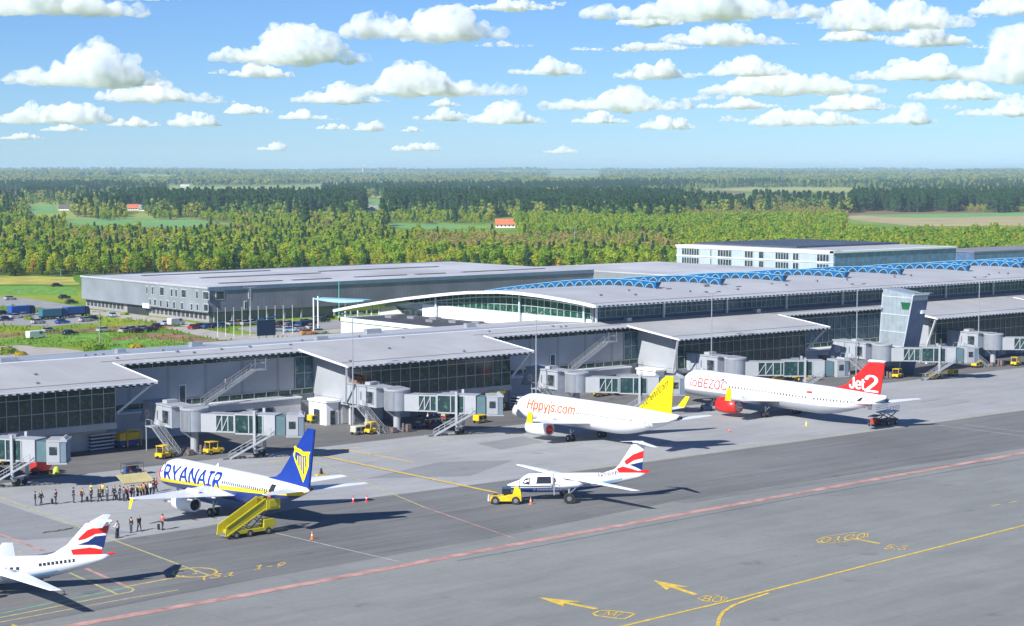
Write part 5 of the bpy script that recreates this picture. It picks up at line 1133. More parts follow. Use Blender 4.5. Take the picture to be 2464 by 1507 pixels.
cart(1015, 1030, 15, 'open cart with dark bags beside the column of the centre jet bridge', True); cart(1045, 1028, -10, 'second open cart with dark bags beside the centre jet bridge', True); cart(1075, 1012, 20, 'baggage cart below the white tunnel of the centre jet bridge', True); cart(1840, 915, 5, 'baggage cart with orange load behind the long airliner', CP['orange'])
cart(318, 1144, 5, 'small loaded cart above the yellow ramp left of the airliner nose', True); dolly_stack(236, 1081, 5, 'stack of white edged pallets against the pier wall'); dolly_stack(1258, 985, 5, 'stack of white edged pallets left of the white airliner nose')
container(99, 1140, 5, 'red cargo container below the leftmost jet bridge cab', mat('red_container_paint', (.45, .03, .03), .5)); container(2136, 905, 0, 'dark container directly behind the top of the red fin', CP['navy'])
g = MB(); q = gp(136, 1140); g.tube((0, 0, 0), (0, 0, .5), .55, 14, .5); g.loft([[(r * cos(i * pi / 7), r * sin(i * pi / 7), z) for i in range(14)] for r, z in ((.5, .5), (.42, .8), (.25, 1.0), (.05, 1.08))]); o = g.build('bollard', mat('lime_bollard_paint', (.45, .50, .06), .5), loc=q, smooth=False); tag(o, 'lime green dome bollard right of the red container', 'bollard')
R = thing('cargo_loader', 'tall yellow cargo loader on a blue base parked under the pier', 'cargo loader', gp(306, 1076), radians(3))
g = MB(); g.box(-1.9, -1.1, .3, 1.9, 1.1, 1.2); g.build('base', BLU, R, bevel=.05); g = MB(); g.box(-1.9, -1.0, 1.22, 1.9, 1.0, 2.3); g.box(-1.7, -1.05, 2.3, 1.7, 1.05, 2.45); g.build('platform', YELD, R, bevel=.06)
g = MB()
for x in (-.6, 1.85): g.bar((x, -1.15, .2), (x, -1.15, 2.9), .16); 
g.bar((-.6, -1.15, 2.9), (1.85, -1.15, 2.9), .16); g.build('guard_rail', YELD, R); wheels(R, (-1.3, 1.3), .95, .4, .3)
R = thing('canopy_loader', 'vehicle with a bright yellow canopy roof behind the centre jet bridge cab', 'loader', gp(1188, 988), radians(4))
g = MB(); g.box(-2., -1., .4, 2., 1., 1.2); g.build('body', YELD, R); g = MB(); g.prism([(-2.2, -1.1, 3.1), (2.2, -1.1, 3.1), (2.0, -1.1, 3.7), (-2., -1.1, 3.7)], (0, 2.2, 0)); g.build('canopy', YEL, R, bevel=.1)
g = MB()
for x in (-1.9, 1.9):
    for s in (-1, 1): g.bar((x, s * .95, 1.2), (x, s * .95, 3.1), .12)
g.box(-1.5, -.8, 1.2, .2, .8, 2.4); g.build('lift_frame', CP['orange'], R); wheels(R, (-1.3, 1.3), .9, .4, .3)
R = thing('boarding_ramp', 'pale yellow ramp sheet on the ground beside the airliner nose', 'ramp', gp(326, 1160), radians(0))
g = MB(); g.prism([(-2.4, -1.0, .05), (2.2, -1.6, .05), (2.4, 1.1, .9), (-2.2, 1.6, .9)], (0, 0, .12)); g.build('deck', mat('pale_yellow_deck', (.45, .39, .18), .6), R); g = MB()
for x in (-1.8, 1.8): g.tube((x, 1.0, 0), (x, 1.0, .8), .08, 6)
g.build('support', JOINT, R)
# stair truck at the rear door
q = gp(590, 1285); R = thing('stair_truck', 'bright yellow passenger stair truck at the rear door of the blue bellied airliner', 'stair truck', (117.9, 192.0, 0), 0); R.scale = (.9, 1, 1)
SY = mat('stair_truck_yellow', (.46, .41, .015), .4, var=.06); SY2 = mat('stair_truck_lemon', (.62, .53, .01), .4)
for s in (-1, 1):
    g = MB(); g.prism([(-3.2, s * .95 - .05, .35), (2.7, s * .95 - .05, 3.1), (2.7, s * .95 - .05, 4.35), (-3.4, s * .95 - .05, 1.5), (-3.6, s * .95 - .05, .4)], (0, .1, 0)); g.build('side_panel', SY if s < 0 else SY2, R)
g = MB(); g.bar((-3.4, -1.03, 1.55), (2.7, -1.03, 4.4), .12, .12); g.bar((-3.4, .97, 1.55), (2.7, .97, 4.4), .12, .12); g.bar((-3.3, -1.05, .5), (2.7, -1.05, 3.15), .08, .14); g.build('handrail', SY2, R)
g = MB()
for k in range(14): x = -3.2 + k * 5.9 / 14; z = .3 + k * 2.75 / 14; g.box(x, -.88, z, x + .42, .88, z + .12)
g.build('step', JOINT, R)
g = MB(); g.box(2.72, -1.15, 3.0, 4.9, 1.15, 3.15); g.box(2.72, -1.2, 3.16, 4.9, -1.1, 4.3); g.box(2.72, 1.1, 3.16, 4.9, 1.2, 4.3); g.build('platform', SY2, R)
g = MB(); g.box(3.2, -1.25, 3.35, 4.4, -1.21, 4.1); g.build('platform_panel', SY, R)
g = MB(); g.box(-2.6, -1.05, .5, 3.8, 1.05, .95); g.prism([(2.4, -1.05, .95), (4.4, -1.05, .95), (4.4, -1.05, 1.3), (3.9, -1.05, 1.9), (2.4, -1.05, 1.9)], (0, .95, 0)); g.build('chassis', SY, R, bevel=.04)
g = MB(); 
for s in (-1, 1): g.bar((.6, s * .6, .95), (3.4, s * .6, 3.0), .12); g.bar((3.2, s * .6, .95), (1.2, s * .6, 2.4), .1)
g.build('lift_frame', JOINT, R); wheels(R, (-1.9, .2, 3.1), .95, .45, .3)
# towing tug at the nose of the centre propeller plane
R = thing('aircraft_tug', 'yellow aircraft tug with white bumper bars at the propeller plane nose', 'aircraft tug', (156.2, 188.9, 0), radians(140))
g = MB(); g.prism([(-2.2, -1.1, .4), (-2.2, -1.1, 1.3), (-.6, -1.1, 1.35), (.6, -1.1, 1.0), (2., -1.1, .95), (2.1, -1.1, .4)], (0, 2.2, 0)); g.build('body', YELD, R, bevel=.08)
g = MB(); g.box(2.1, -1.15, .5, 2.3, 1.15, .75); g.box(2.1, -1.15, .85, 2.28, 1.15, 1.0); g.build('bumper', TRIM, R); g = MB(); g.box(-.8, -.9, 1.36, .4, .9, 2.1); g.build('cabin_window', CGL, R)
g = MB(); g.prism([(-2.1, -.8, 1.32), (-1.0, -.8, 1.36), (-1.3, -.8, 2.3), (-2.0, -.8, 2.0)], (0, 1.6, 0)); g.build('lift_hood', YEL, R); g = MB(); g.tube((-1.9, .6, 1.9), (-1.9, .6, 3.1), .05, 6); g.build('exhaust_pipe', BLACK, R)
wheels(R, (-1.4, 1.3), 1.0, .55, .4)
R = thing('catering_lift', 'dark scissor lift with white rails under the tail of the long airliner', 'lift vehicle', gp(2135, 1022), radians(10))
g = MB(); g.box(-2., -1., .5, 2., 1., 1.); g.build('chassis', mat('dark_red_chassis', (.12, .03, .03), .6), R); wheels(R, (-1.4, 1.4), .9, .45, .3)
g = MB()
for s in (-.8, .8): g.bar((-1.7, s, 1.), (1.7, s, 2.2), .14); g.bar((1.7, s, 1.), (-1.7, s, 2.2), .14)
g.build('scissor_frame', JOINT, R); g = MB(); g.box(-2.1, -1.1, 2.2, 2.1, 1.1, 2.4); g.build('platform', mat('pale_platform', (.5, .55, .56), .6), R); g = MB()
for z in (2.7, 3.0, 3.3): g.bar((-2.1, -1.1, z), (2.1, -1.1, z), .07); g.bar((-2.1, 1.1, z), (2.1, 1.1, z), .07)
for x in (-2.1, -1, 0, 1, 2.1): g.bar((x, -1.1, 2.4), (x, -1.1, 3.35), .07)
g.build('rail', TRIM, R)
cart(2105, 1025, 20, 'cart with red load between the wheels under the red fin', mat('red_suitcase', (.45, .03, .02), .6))
cone(751, 1298, 'orange cone standing alone right of the yellow stair truck', h=1.0); RC = mat('red_cone', (.70, .05, .04), .5)
cone(850, 1210, 'red cone left of the pair behind the blue fin shadow', RC, 1.0); cone(882, 1208, 'red cone right of the pair behind the blue fin shadow', RC, 1.0); cone(1277, 1214, 'orange cone beside the tug at the propeller plane nose', h=1.)
cone(1755, 1039, 'small red cone on open concrete in front of the long airliner', RC, .6); cone(1262, 990 + 8, 'orange cone right below the centre jet bridge cab', h=.8); cone(154, 1432 - 0, 'black rubber chock cone beside the nearest propeller plane shadow', BLACK, .5)
cone(1940, 1025, 'yellow cone under the rear fuselage of the long airliner', YEL, .9)
q = gp(773, 1143); R = thing('wheel_chock_stand', 'small dark stand with wheel chocks right of the blue fin', 'chock stand', q); g = MB(); g.box(-.9, -.4, 0, .9, .4, .15); g.build('base', YELD, R); g = MB(); g.tube((0, 0, .15), (0, 0, 1.0), .3, 8, .1); g.build('chock', BLACK, R)
q = gp(140, 1278); g = MB()
rr = random.Random(3)
for i in range(7): g.bar((rr.uniform(-2, 2), rr.uniform(-.3, .3), .05), (rr.uniform(-2, 2), rr.uniform(-.3, .3), .1), .12)
g.bar((-2.2, 0, .05), (2.3, .3, .05), .1); o = g.build('tow_bar', mat('olive_tow_bar', (.18, .2, .12), .6), loc=q, rotz=.1); tag(o, 'olive tow bar lying on the apron above the near propeller plane tail', 'tow bar')
# ---------------------------------------------------------------- landside lamps, flagpoles, sign panel
def lamp(u, v, vt, label, name='street_lamp'):
    q = gp(u, v); h = (v - vt) * q.y * 0 + (v - vt) * (sqrt(q.x ** 2 + q.y ** 2)) / F_; R = thing(name, label, 'street lamp', q, 0, 'landside street lamps')
    g = MB(); g.tube((0, 0, 0), (0, 0, h), .16, 8, .09); g.build('pole', STEEL, R)
    g = MB(); g.bar((-1.2, .6, h), (1.2, -.6, h), .14); g.box(-1.6, .35, h - .05, -.8, .8, h + .12); g.box(.8, -.8, h - .05, 1.6, -.35, h + .12); g.build('lamp_head', JOINT, R)
for u, v, vt, lab in ((240, 838, 752, 'tall double headed lamp in the grass left of the gravel path'), (603, 796, 692, 'tall lamp in front of the dark warehouse wall'), (147, 684, 650, 'lamp on the grass left of the warehouse'), (46, 706, 698, 'short post at the far left roadside'),
    (1452, 650, 618, 'double lamp behind the hall roof left of the white office block'), (1437 + 162, 652, 614, 'lamp touching the left corner of the white office block'), (1584, 652, 614, 'lamp just left of the office block corner'), (1520, 650, 630, 'short lamp behind the far end of the warehouse roof'), (800, 640, 626, 'lamp behind the middle of the warehouse roof'), (410, 652, 576, 'pale mast in the woods left of centre'), (770, 640, 594, 'thin mast in the woods behind the warehouse'), (1382, 620, 546, 'thin mast in the woods right of centre'), (1308, 640, 615, 'short lamp behind the warehouse roof peak'), (388, 660, 640, 'short lamp behind the front warehouse roof')):
    lamp(u, v, vt, lab)
for i, u in enumerate((524, 543, 563, 583, 602, 622, 641.5, 662.5, 682, 704)):
    q = gp(u, 812 - i * 1.0); h = 9.2; R = thing('flagpole', 'thin white bare flagpole in the row before the warehouse', 'flagpole', q, 0, 'row of bare flagpoles'); g = MB(); g.tube((0, 0, 0), (0, 0, 7.6), .075, 8, .04); g.build('pole', TRIM, R); g = MB(); g.tube((0, 0, 7.6), (0, 0, 7.72), .1, 8); g.build('finial', TRIM, R)
q = gp(641, 816); R = thing('billboard', 'large dark blue billboard panel behind the pier roof', 'billboard', q, radians(-4)); 
g = MB(); g.box(-2.7, -.12, .9, 2.7, .12, 5.0); g.build('panel', CP['navy'], R); g = MB(); g.prism([(-2.7, -.2, 5.0), (2.7, -.2, 5.6), (2.7, -.2, 5.9), (-2.7, -.2, 5.2)], (0, .4, 0)); g.build('top_frame', CP['blue'], R); g = MB()
for x in (-2.2, 0, 2.2): g.box(x - .12, -.1, 0, x + .12, .1, .9)
g.build('post', STEEL, R)
q = gp(816, 765); R = thing('green_pole', 'thin turquoise pole beside the annex corner', 'pole', q); g = MB(); g.tube((0, 0, 0), (0, 0, 11.5), .16, 8, .1); g.build('pole', mat('turquoise_paint', (.08, .45, .45), .5), R); g = MB(); g.box(-.3, -.3, 0, .3, .3, .5); g.build('base', CONCW, R)
# farmhouses
def house(u, v, w, h, label, roof, wall=WHITEW, rot=0, sc=1.):
    q = gp(u, v); R = thing('farmhouse', label, 'house', q, radians(rot - 39.8)); g = MB(); g.box(-w / 2, -4, 0, w / 2, 4, h); g.build('wall', wall, R)
    g = MB(); g.prism([(-w / 2 - .5, -4.8, h - .3), (-w / 2 - .5, 4.8, h - .3), (-w / 2 - .5, 0, h + 4.2)], (w + 1, 0, 0)); rf = g.build('roof', roof, R); g = MB(); g.box(w * .2, -.4, h + 3, w * .2 + .9, .4, h + 5.2); g.build('chimney', mat('brick_chimney', (.3, .12, .08), .8), rf)
    for i in range(5): g = MB(); x = -w / 2 + w * (i + .5) / 5; g.box(x - .6, -4.08, h * .35, x + .6, -4.01, h * .8); g.build('window', GL4, R)
RT = mat('orange_tile_roof', (.50, .14, .06), .8, var=.15, vscale=.5)
house(1216, 548, 15, 2.6, 'long farmhouse with orange tiled roof among the trees at the centre', RT); house(322, 506, 13, 2.4, 'farmhouse with orange roof among trees at the left', RT, rot=10); house(157, 506, 12, 2.2, 'farmhouse with dark roof among trees far left', mat('dark_tile_roof', (.10, .08, .08), .8), rot=-10)
house(345, 507, 8, 2.2, 'small grey outbuilding right of the left orange roofed farmhouse', mat('grey_slate_roof', (.25, .26, .28), .7)); house(893, 508, 13, 2., 'farmhouse with grey roof in the gap of the pine belt', mat('grey_slate_roof', (.25, .26, .28), .7), rot=15)
q = gp(873, 419.); 
for i, (u, v, lab) in enumerate(((346, 440, 'tiny white house left of the far pair'), (358, 440, 'tiny white house right of the far pair'), (445, 452, 'lone tiny white house in the far fields'))): house(u, v, 22, 4, lab, mat('pale_distant_roof', (.45, .45, .45), .7))
R = thing('wind_turbine', 'tiny white wind turbine on the horizon left of centre', 'wind turbine', (q.x * .5, q.y * .5, 0))
dq = sqrt(R.location.x ** 2 + R.location.y ** 2); hh = CH_ + (HZ_ - 404) / F_ * dq
g = MB(); g.tube((0, 0, 0), (0, 0, hh), 3.5, 10, 2.); g.build('tower', WHITEW, R); g = MB()
for k in range(3): a = k * 2 * pi / 3 + .5; g.bar((0, 0, hh), (cos(a) * 32 * AX[0], cos(a) * 32 * AX[1], hh + sin(a) * 32), 3.0)
g.build('rotor', WHITEW, R)
# ---------------------------------------------------------------- people
def skinned(joints, edges, root):
    names = list(joints); me = bpy.data.meshes.new('s'); me.from_pydata([joints[n][0] for n in names], [(names.index(a), names.index(b)) for a, b in edges], [])
    o = bpy.data.objects.new('s', me); COL.objects.link(o); o.modifiers.new('k', 'SKIN'); sb = o.modifiers.new('b', 'SUBSURF'); sb.levels = 1; sb.render_levels = 1
    for i, n in enumerate(names): r = joints[n][1]; sv = me.skin_vertices[0].data[i]; sv.radius = (r, r) if not isinstance(r, tuple) else r; sv.use_root = n == root
    dg = bpy.context.evaluated_depsgraph_get(); m2 = bpy.data.meshes.new_from_object(o.evaluated_get(dg)); bpy.data.objects.remove(o)
    m2.polygons.foreach_set('use_smooth', [True] * len(m2.polygons)); return m2
SKIN = mat('skin', (.50, .30, .22), .6); JK = mat('dark_navy_jacket', (.012, .016, .03), .8, var=.2); TR = mat('dark_trousers', (.02, .022, .03), .8); HAIR = mat('brown_hair', (.05, .03, .02), .8); SHOE = mat('black_shoe', (.015, .015, .015), .6)
def person_proto(stride, armL, armR, lean=0.):
    R = bpy.data.objects.new('person', None); COL.objects.link(R); V = Vector
    J = {'pel': (V((0, 0, .96)), .12), 'wai': (V((lean * .3, 0, 1.15)), .11), 'che': (V((lean * .6, 0, 1.36)), .13), 'nek': (V((lean, 0, 1.50)), .055), 'hed': (V((lean + .02, 0, 1.60)), .085), 'top': (V((lean + .015, 0, 1.70)), .075), 'nos': (V((lean + .105, 0, 1.605)), .018)}
    E = [('pel', 'wai'), ('wai', 'che'), ('che', 'nek'), ('nek', 'hed'), ('hed', 'top'), ('hed', 'nos')]; hands = []
    for s, arm, st in ((1, armL, stride), (-1, armR, -stride)):
        k = 'L' if s > 0 else 'R'; sh = V((lean * .6, s * .19, 1.42)); el = sh + V((arm[0] * .5 - .02, s * .05, -.27)); wr = el + V((arm[0], 0, -sqrt(max(.002, .0676 - arm[0] ** 2)) if arm[1] else .02))
        J.update({'sh' + k: (sh, .06), 'el' + k: (el, .045), 'wr' + k: (wr, .032), 'pa' + k: (wr + (wr - el).normalized() * .07, .036)}); E += [('che', 'sh' + k), ('sh' + k, 'el' + k), ('el' + k, 'wr' + k), ('wr' + k, 'pa' + k)]
        hands.append((wr + (wr - el).normalized() * .09, (wr - el).normalized(), s))
        hp_ = V((0, s * .09, .90)); kn = V((st * .5 + .03, s * .10, .50)); an = V((st - (.04 if st < 0 else 0), s * .10, .09)); J.update({'hp' + k: (hp_, .09), 'kn' + k: (kn, .06), 'an' + k: (an, .04), 'to' + k: (an + V((.15, 0, -.04)), .035)}); E += [('pel', 'hp' + k), ('hp' + k, 'kn' + k), ('kn' + k, 'an' + k), ('an' + k, 'to' + k)]
    me = skinned(J, E, 'pel'); g = MB()
    for c, d, s in hands:
        for f in range(4): a = c + V((.0, (f - 1.5) * .02, 0)); g.tube(a, a + d * (.07 + .01 * (f in (1, 2))) + V((.015, 0, 0)), .010, 5, .007)
        g.tube(c + V((.02, 0, .02)), c + V((.055, 0, 0)) + d * .02, .011, 5, .008)
    bm = bmesh.new(); bm.from_mesh(me); fm = bpy.data.meshes.new('f'); fm.from_pydata(g.v, [], g.f); bm.from_mesh(fm); bm.to_mesh(me); bm.free(); me.materials.clear(); me.materials.append(SKIN)
    b = bpy.data.objects.new('body', me); COL.objects.link(b); b.parent = R
    def cloth(keys, es, root, add, m, name):
        Jc = {k: (J[k][0], J[k][1] + add) for k in keys}; c = skinned(Jc, es, root); c.materials.clear(); c.materials.append(m); o = bpy.data.objects.new(name, c); COL.objects.link(o); o.parent = R; return o
    cloth(['pel', 'wai', 'che', 'shL', 'elL', 'wrL', 'shR', 'elR', 'wrR'], [('pel', 'wai'), ('wai', 'che'), ('che', 'shL'), ('shL', 'elL'), ('elL', 'wrL'), ('che', 'shR'), ('shR', 'elR'), ('elR', 'wrR')], 'pel', .028, JK, 'jacket')
    cloth(['pel', 'hpL', 'knL', 'anL', 'hpR', 'knR', 'anR'], [('pel', 'hpL'), ('hpL', 'knL'), ('knL', 'anL'), ('pel', 'hpR'), ('hpR', 'knR'), ('knR', 'anR')], 'pel', .018, TR, 'trousers')
    g = MB(); c = J['hed'][0] + V((-.015, 0, .04)); g.loft([[(c.x + r * cos(i * pi / 6), c.y + r * .9 * sin(i * pi / 6), c.z + z) for i in range(12)] for r, z in ((.085, -.06), (.108, 0), (.10, .07), (.07, .115), (.02, .135))]); g.build('hair', HAIR, R, smooth=True)
    for k in 'LR':
        a = J['an' + k][0]; g = MB(); g.box(a.x - .06, a.y - .05, 0, a.x + .2, a.y + .05, .09); g.build('shoe', SHOE, R, bevel=.02)
    return R
PP = [person_proto(.0, (.02, 1), (.02, 1)), person_proto(.22, (-.12, 1), (.15, 1), .03), person_proto(.06, (.2, 0), (.02, 1), .02)]
g = MB(); g.box(-.22, -.14, 1.05, -.10, .14, 1.45); g.build('backpack', mat('grey_backpack', (.06, .06, .07), .8), PP[1], bevel=.03)
g = MB(); g.box(-.35, .28, .06, -.15, .52, .62); g.bar((-.25, .3, .62), (-.2, .27, .85), .02); g.build('held_suitcase', mat('black_suitcase', (.03, .03, .035), .6), PP[2], bevel=.02)
def J_(n, c): return mat(n, c, .8, var=.1)
JC = {'navy': JK, 'black': J_('black_jacket', (.012, .012, .014)), 'orange': J_('orange_jacket', (.60, .22, .04)), 'yellow': J_('yellow_jacket', (.60, .48, .05)), 'red': J_('red_jacket', (.50, .04, .03)), 'white': J_('white_shirt', (.62, .62, .60)), 'grey': J_('grey_jacket', (.12, .13, .15)), 'green': J_('olive_jacket', (.10, .13, .05)), 'blue': J_('blue_jacket', (.03, .08, .22)), 'pink': J_('pink_red_vest', (.55, .12, .10))}
HC = [HAIR, mat('dark_red_hair', (.20, .04, .02), .8), mat('blond_hair', (.35, .24, .10), .8)]
ppl = [(85, 1217, 'navy', 'last person in the queue, in a dark jacket, at its left end'), (99, 1216, 'black', 'person in black second from the left end of the queue'), (134, 1214, 'navy', 'person in a dark jacket standing apart in the queue gap'), (177, 1210, 'navy', 'person in navy just left of the orange jacket'), (197, 1209, 'orange', 'person in an orange jacket in the queue'),
 (219, 1208, 'black', 'person in black right of the orange jacket'), (219.5, 1199, 'yellow', 'person in a yellow jacket behind the queue'), (240, 1207, 'green', 'person in an olive jacket in the queue'), (247, 1196, 'yellow', 'person in yellow far behind the olive jacket'), (258, 1206, 'grey', 'person in a grey jacket in the queue'), (275, 1204, 'navy', 'thin person in navy right of the grey jacket'),
 (288, 1205, 'black', 'large person in black in the middle of the queue'), (298, 1206, 'grey', 'person in grey pulling a case in the dense queue'), (306, 1205, 'red', 'person in a dark red jacket in the dense queue'), (316, 1203, 'black', 'person in black leaning right in the dense queue'), (322, 1204, 'navy', 'person in navy above the wing tip'), (332, 1200, 'yellow', 'person in yellow in the dense queue near the ramp'), (340, 1201, 'green', 'person in an olive jacket above the wing'),
 (346, 1197, 'orange', 'person in orange near the ramp'), (354, 1196, 'grey', 'person in grey third from the airliner nose'), (362, 1193, 'white', 'person in white second from the airliner nose'), (369, 1190, 'black', 'first person in the queue at the airliner nose'), (375, 1184, 'red', 'person in red at the airliner nose door'),
 (283, 1294, 'white', 'person in a white shirt right of the propeller plane fin'), (316, 1282, 'black', 'person in black with a bag, left of the standing pair'), (335, 1279, 'navy', 'person in a navy coat, right of the standing pair'), (391, 1276, 'pink', 'person in a pink red vest standing alone before the wing'), (1010, 1022, 'black', 'ground worker in black beside the centre jet bridge'), (1030, 1020, 'white', 'ground worker in white beside the centre jet bridge'), (600, 1100, 'x', '')]
for i, (u, v, c, lab) in enumerate(ppl):
    if c == 'x': continue
    k = i % 3; pr = PP[k]
    if pr.name + 'u' in used: o = dup(pr)
    else: used.add(pr.name + 'u'); o = pr
    o.location = gp(u, v); o.rotation_euler = (0, 0, radians(-25 + (i * 37) % 50 if i < 23 else (i * 83) % 360)); tag(o, lab, 'person', 'people on the apron'); o.scale = (1.1 + .03 * (i % 4),) * 3
    for ch in kids(o):
        if ch.name.startswith('jacket'): ch.material_slots[0].link = 'OBJECT'; ch.material_slots[0].material = JC[c]
        if ch.name.startswith('hair'): ch.material_slots[0].link = 'OBJECT'; ch.material_slots[0].material = HC[(i * 5) % 3]
        if ch.name.startswith('trousers') and i % 3 == 0: ch.material_slots[0].link = 'OBJECT'; ch.material_slots[0].material = J_('blue_jeans', (.03, .05, .11))
def extra(loc, c, lab, rot=0):
    o = dup(PP[0], loc, rot); tag(o, lab, 'person', 'people on the apron')
    for ch in kids(o):
        if ch.name.startswith('jacket'): ch.material_slots[0].link = 'OBJECT'; ch.material_slots[0].material = JC[c]
q = (163.9, 272.3, 7.15); extra(q, 'grey', 'person climbing the maintenance stair on the pier wall', 0)
extra((120.6, 191.5, 3.16), 'black', 'person in black at the top of the yellow stair truck', 0); extra((121.8, 192.4, 3.16), 'red', 'person in red on the platform of the yellow stair truck', 3.)
# ---------------------------------------------------------------- trees
def foliage_mat(name, cols, nscale=.01, rnd=.5):
    m, t, b = nt(name); oi = t.nodes.new('ShaderNodeObjectInfo')
    n1 = noise(t, oi.outputs['Location'], nscale, 3, .6)
    f = mth(t, 'ADD', mth(t, 'MULTIPLY', ramp(t, n1, .35, .65), 1 - rnd), mth(t, 'MULTIPLY', oi.outputs['Random'], rnd))
    r = t.nodes.new('ShaderNodeValToRGB'); t.links.new(f, r.inputs[0]); e = r.color_ramp.elements
    for i, c in enumerate(cols):
        p_ = i / (len(cols) - 1)
        if i == 0: e[0].color = c4(c)
        elif i == len(cols) - 1: e[-1].position = 1.; e[-1].color = c4(c)
        else: k = e.new(p_); k.color = c4(c)
    c = r.outputs[0]; tc = t.nodes.new('ShaderNodeTexCoord'); n2 = noise(t, tc.outputs['Object'], .9, 3)
    c = mixc(t, mth(t, 'MULTIPLY', ramp(t, n2, .35, .7), .22), c, (.03, .07, .01))
    t.links.new(c, b.inputs['Base Color']); b.inputs['Roughness'].default_value = .8; b.inputs['Specular IOR Level'].default_value = .2
    tr = t.nodes.new('ShaderNodeBsdfTranslucent'); t.links.new(c, tr.inputs[0]); mx = t.nodes.new('ShaderNodeMixShader'); mx.inputs[0].default_value = .5
    t.links.new(b.outputs[0], mx.inputs[1]); t.links.new(tr.outputs[0], mx.inputs[2]); t.links.new(mx.outputs[0], t.nodes['Material Output'].inputs[0]); return m
BARK = mat('bark', (.12, .09, .07), .9, var=.3)
def tree_meshes(kind, seed, h=10., n=260, leaf=.55):
    rnd = random.Random(seed); tk = MB(); cr = MB()
    tk.tube((0, 0, -.2), (0, 0, h * .55), h * .022, 6, h * .010)
    lobes = []
    if kind == 'pine':
        for i in range(n):
            z = rnd.random() ** .8; rr_ = (1 - z) ** .8 * h * .19 + h * .015; a = rnd.uniform(0, 2 * pi); r = rr_ * rnd.uniform(.55, 1.1)
            lobes.append((Vector((r * cos(a), r * sin(a), h * (.14 + .86 * z))), Vector((cos(a), sin(a), .5 + rnd.uniform(-.4, .4)))))
        tk.tube((0, 0, h * .5), (0, 0, h * .97), h * .01, 5, h * .003)
    else:
        nl = rnd.randint(6, 9); W = h * (.25 if kind == 'tall' else .34); L = []
        for i in range(nl):
            a = rnd.uniform(0, 2 * pi); z = h * rnd.uniform(.38, .82); r = W * rnd.uniform(.2, .7) * (1.2 - z / h * .6)
            L.append((Vector((r * cos(a), r * sin(a), z)), W * rnd.uniform(.42, .68)))
            tk.tube((0, 0, h * rnd.uniform(.2, .5)), L[-1][0], h * .010, 5, h * .003)
        L.append((Vector((0, 0, h * .84)), W * .45))
        for i in range(n):
            c, r = L[i % len(L)]; d = Vector((rnd.gauss(0, 1), rnd.gauss(0, 1), rnd.gauss(.15, 1))).normalized(); lobes.append((c + d * r * rnd.uniform(.7, 1.08), d))
    for p, d in lobes:
        d = (d + Vector((rnd.uniform(-.6, .6), rnd.uniform(-.6, .6), rnd.uniform(-.3, .6)))).normalized(); q = d.to_track_quat('Z', 'Y').to_matrix(); s = leaf * h / 10 * rnd.uniform(.6, 1.3); a0 = rnd.uniform(0, 6)
        vs = [p + q @ Vector((s * cos(a0 + k * pi / 2 + rnd.uniform(-.3, .3)), s * sin(a0 + k * pi / 2) * rnd.uniform(.6, 1.), rnd.uniform(-.2, .2) * s)) for k in range(4)]
        cr.add(vs, [(0, 1, 2, 3)])
    return tk, cr
def proto_tree(kind, seed, h, m, n=260, leaf=.55):
    tk, cr = tree_meshes(kind, seed, h, n, leaf); g = MB(); g.v = tk.v + cr.v; k = len(tk.v); g.f = tk.f + [tuple(i + k for i in f) for f in cr.f]; g.m = [0] * len(tk.f) + [1] * len(cr.f)
    me = bpy.data.meshes.new('tree_source'); me.from_pydata(g.v, [], g.f); me.materials.append(BARK); me.materials.append(m); me.polygons.foreach_set('material_index', g.m)
    return bpy.data.objects.new('tree_source', me)
GN = (.055, .11, .012); 
FM = {'near': foliage_mat('mixed_spring_leaves', [(0.131, 0.244, 0.023), (0.242, 0.373, 0.025), (0.408, 0.470, 0.036), (0.499, 0.516, 0.042), (0.148, 0.276, 0.025)], .008, .55),
      'gold': foliage_mat('golden_leaves', [(0.600, 0.454, 0.038), (0.600, 0.454, 0.038), (0.445, 0.421, 0.038)], .02, .8), 'fresh': foliage_mat('fresh_green_leaves', [(0.168, 0.324, 0.025), (0.297, 0.454, 0.032), (0.445, 0.535, 0.044)], .01, .5),
      'tan': foliage_mat('budding_brown_twigs', [(0.463, 0.356, 0.113), (0.594, 0.438, 0.164), (0.371, 0.356, 0.088), (0.520, 0.470, 0.113)], .01, .6), 'pine': foliage_mat('dark_pine_needles', [(0.041, 0.106, 0.038), (0.065, 0.145, 0.044), (0.049, 0.121, 0.057)], .006, .6),
      'mix': foliage_mat('distant_mixed_leaves', [(0.115, 0.240, 0.047), (0.256, 0.384, 0.063), (0.461, 0.468, 0.084), (0.166, 0.288, 0.063), (0.397, 0.324, 0.126)], .0022, .35)}
def coll(name, specs):
    c = bpy.data.collections.new(name)
    for s in specs: c.objects.link(proto_tree(*s))
    return c
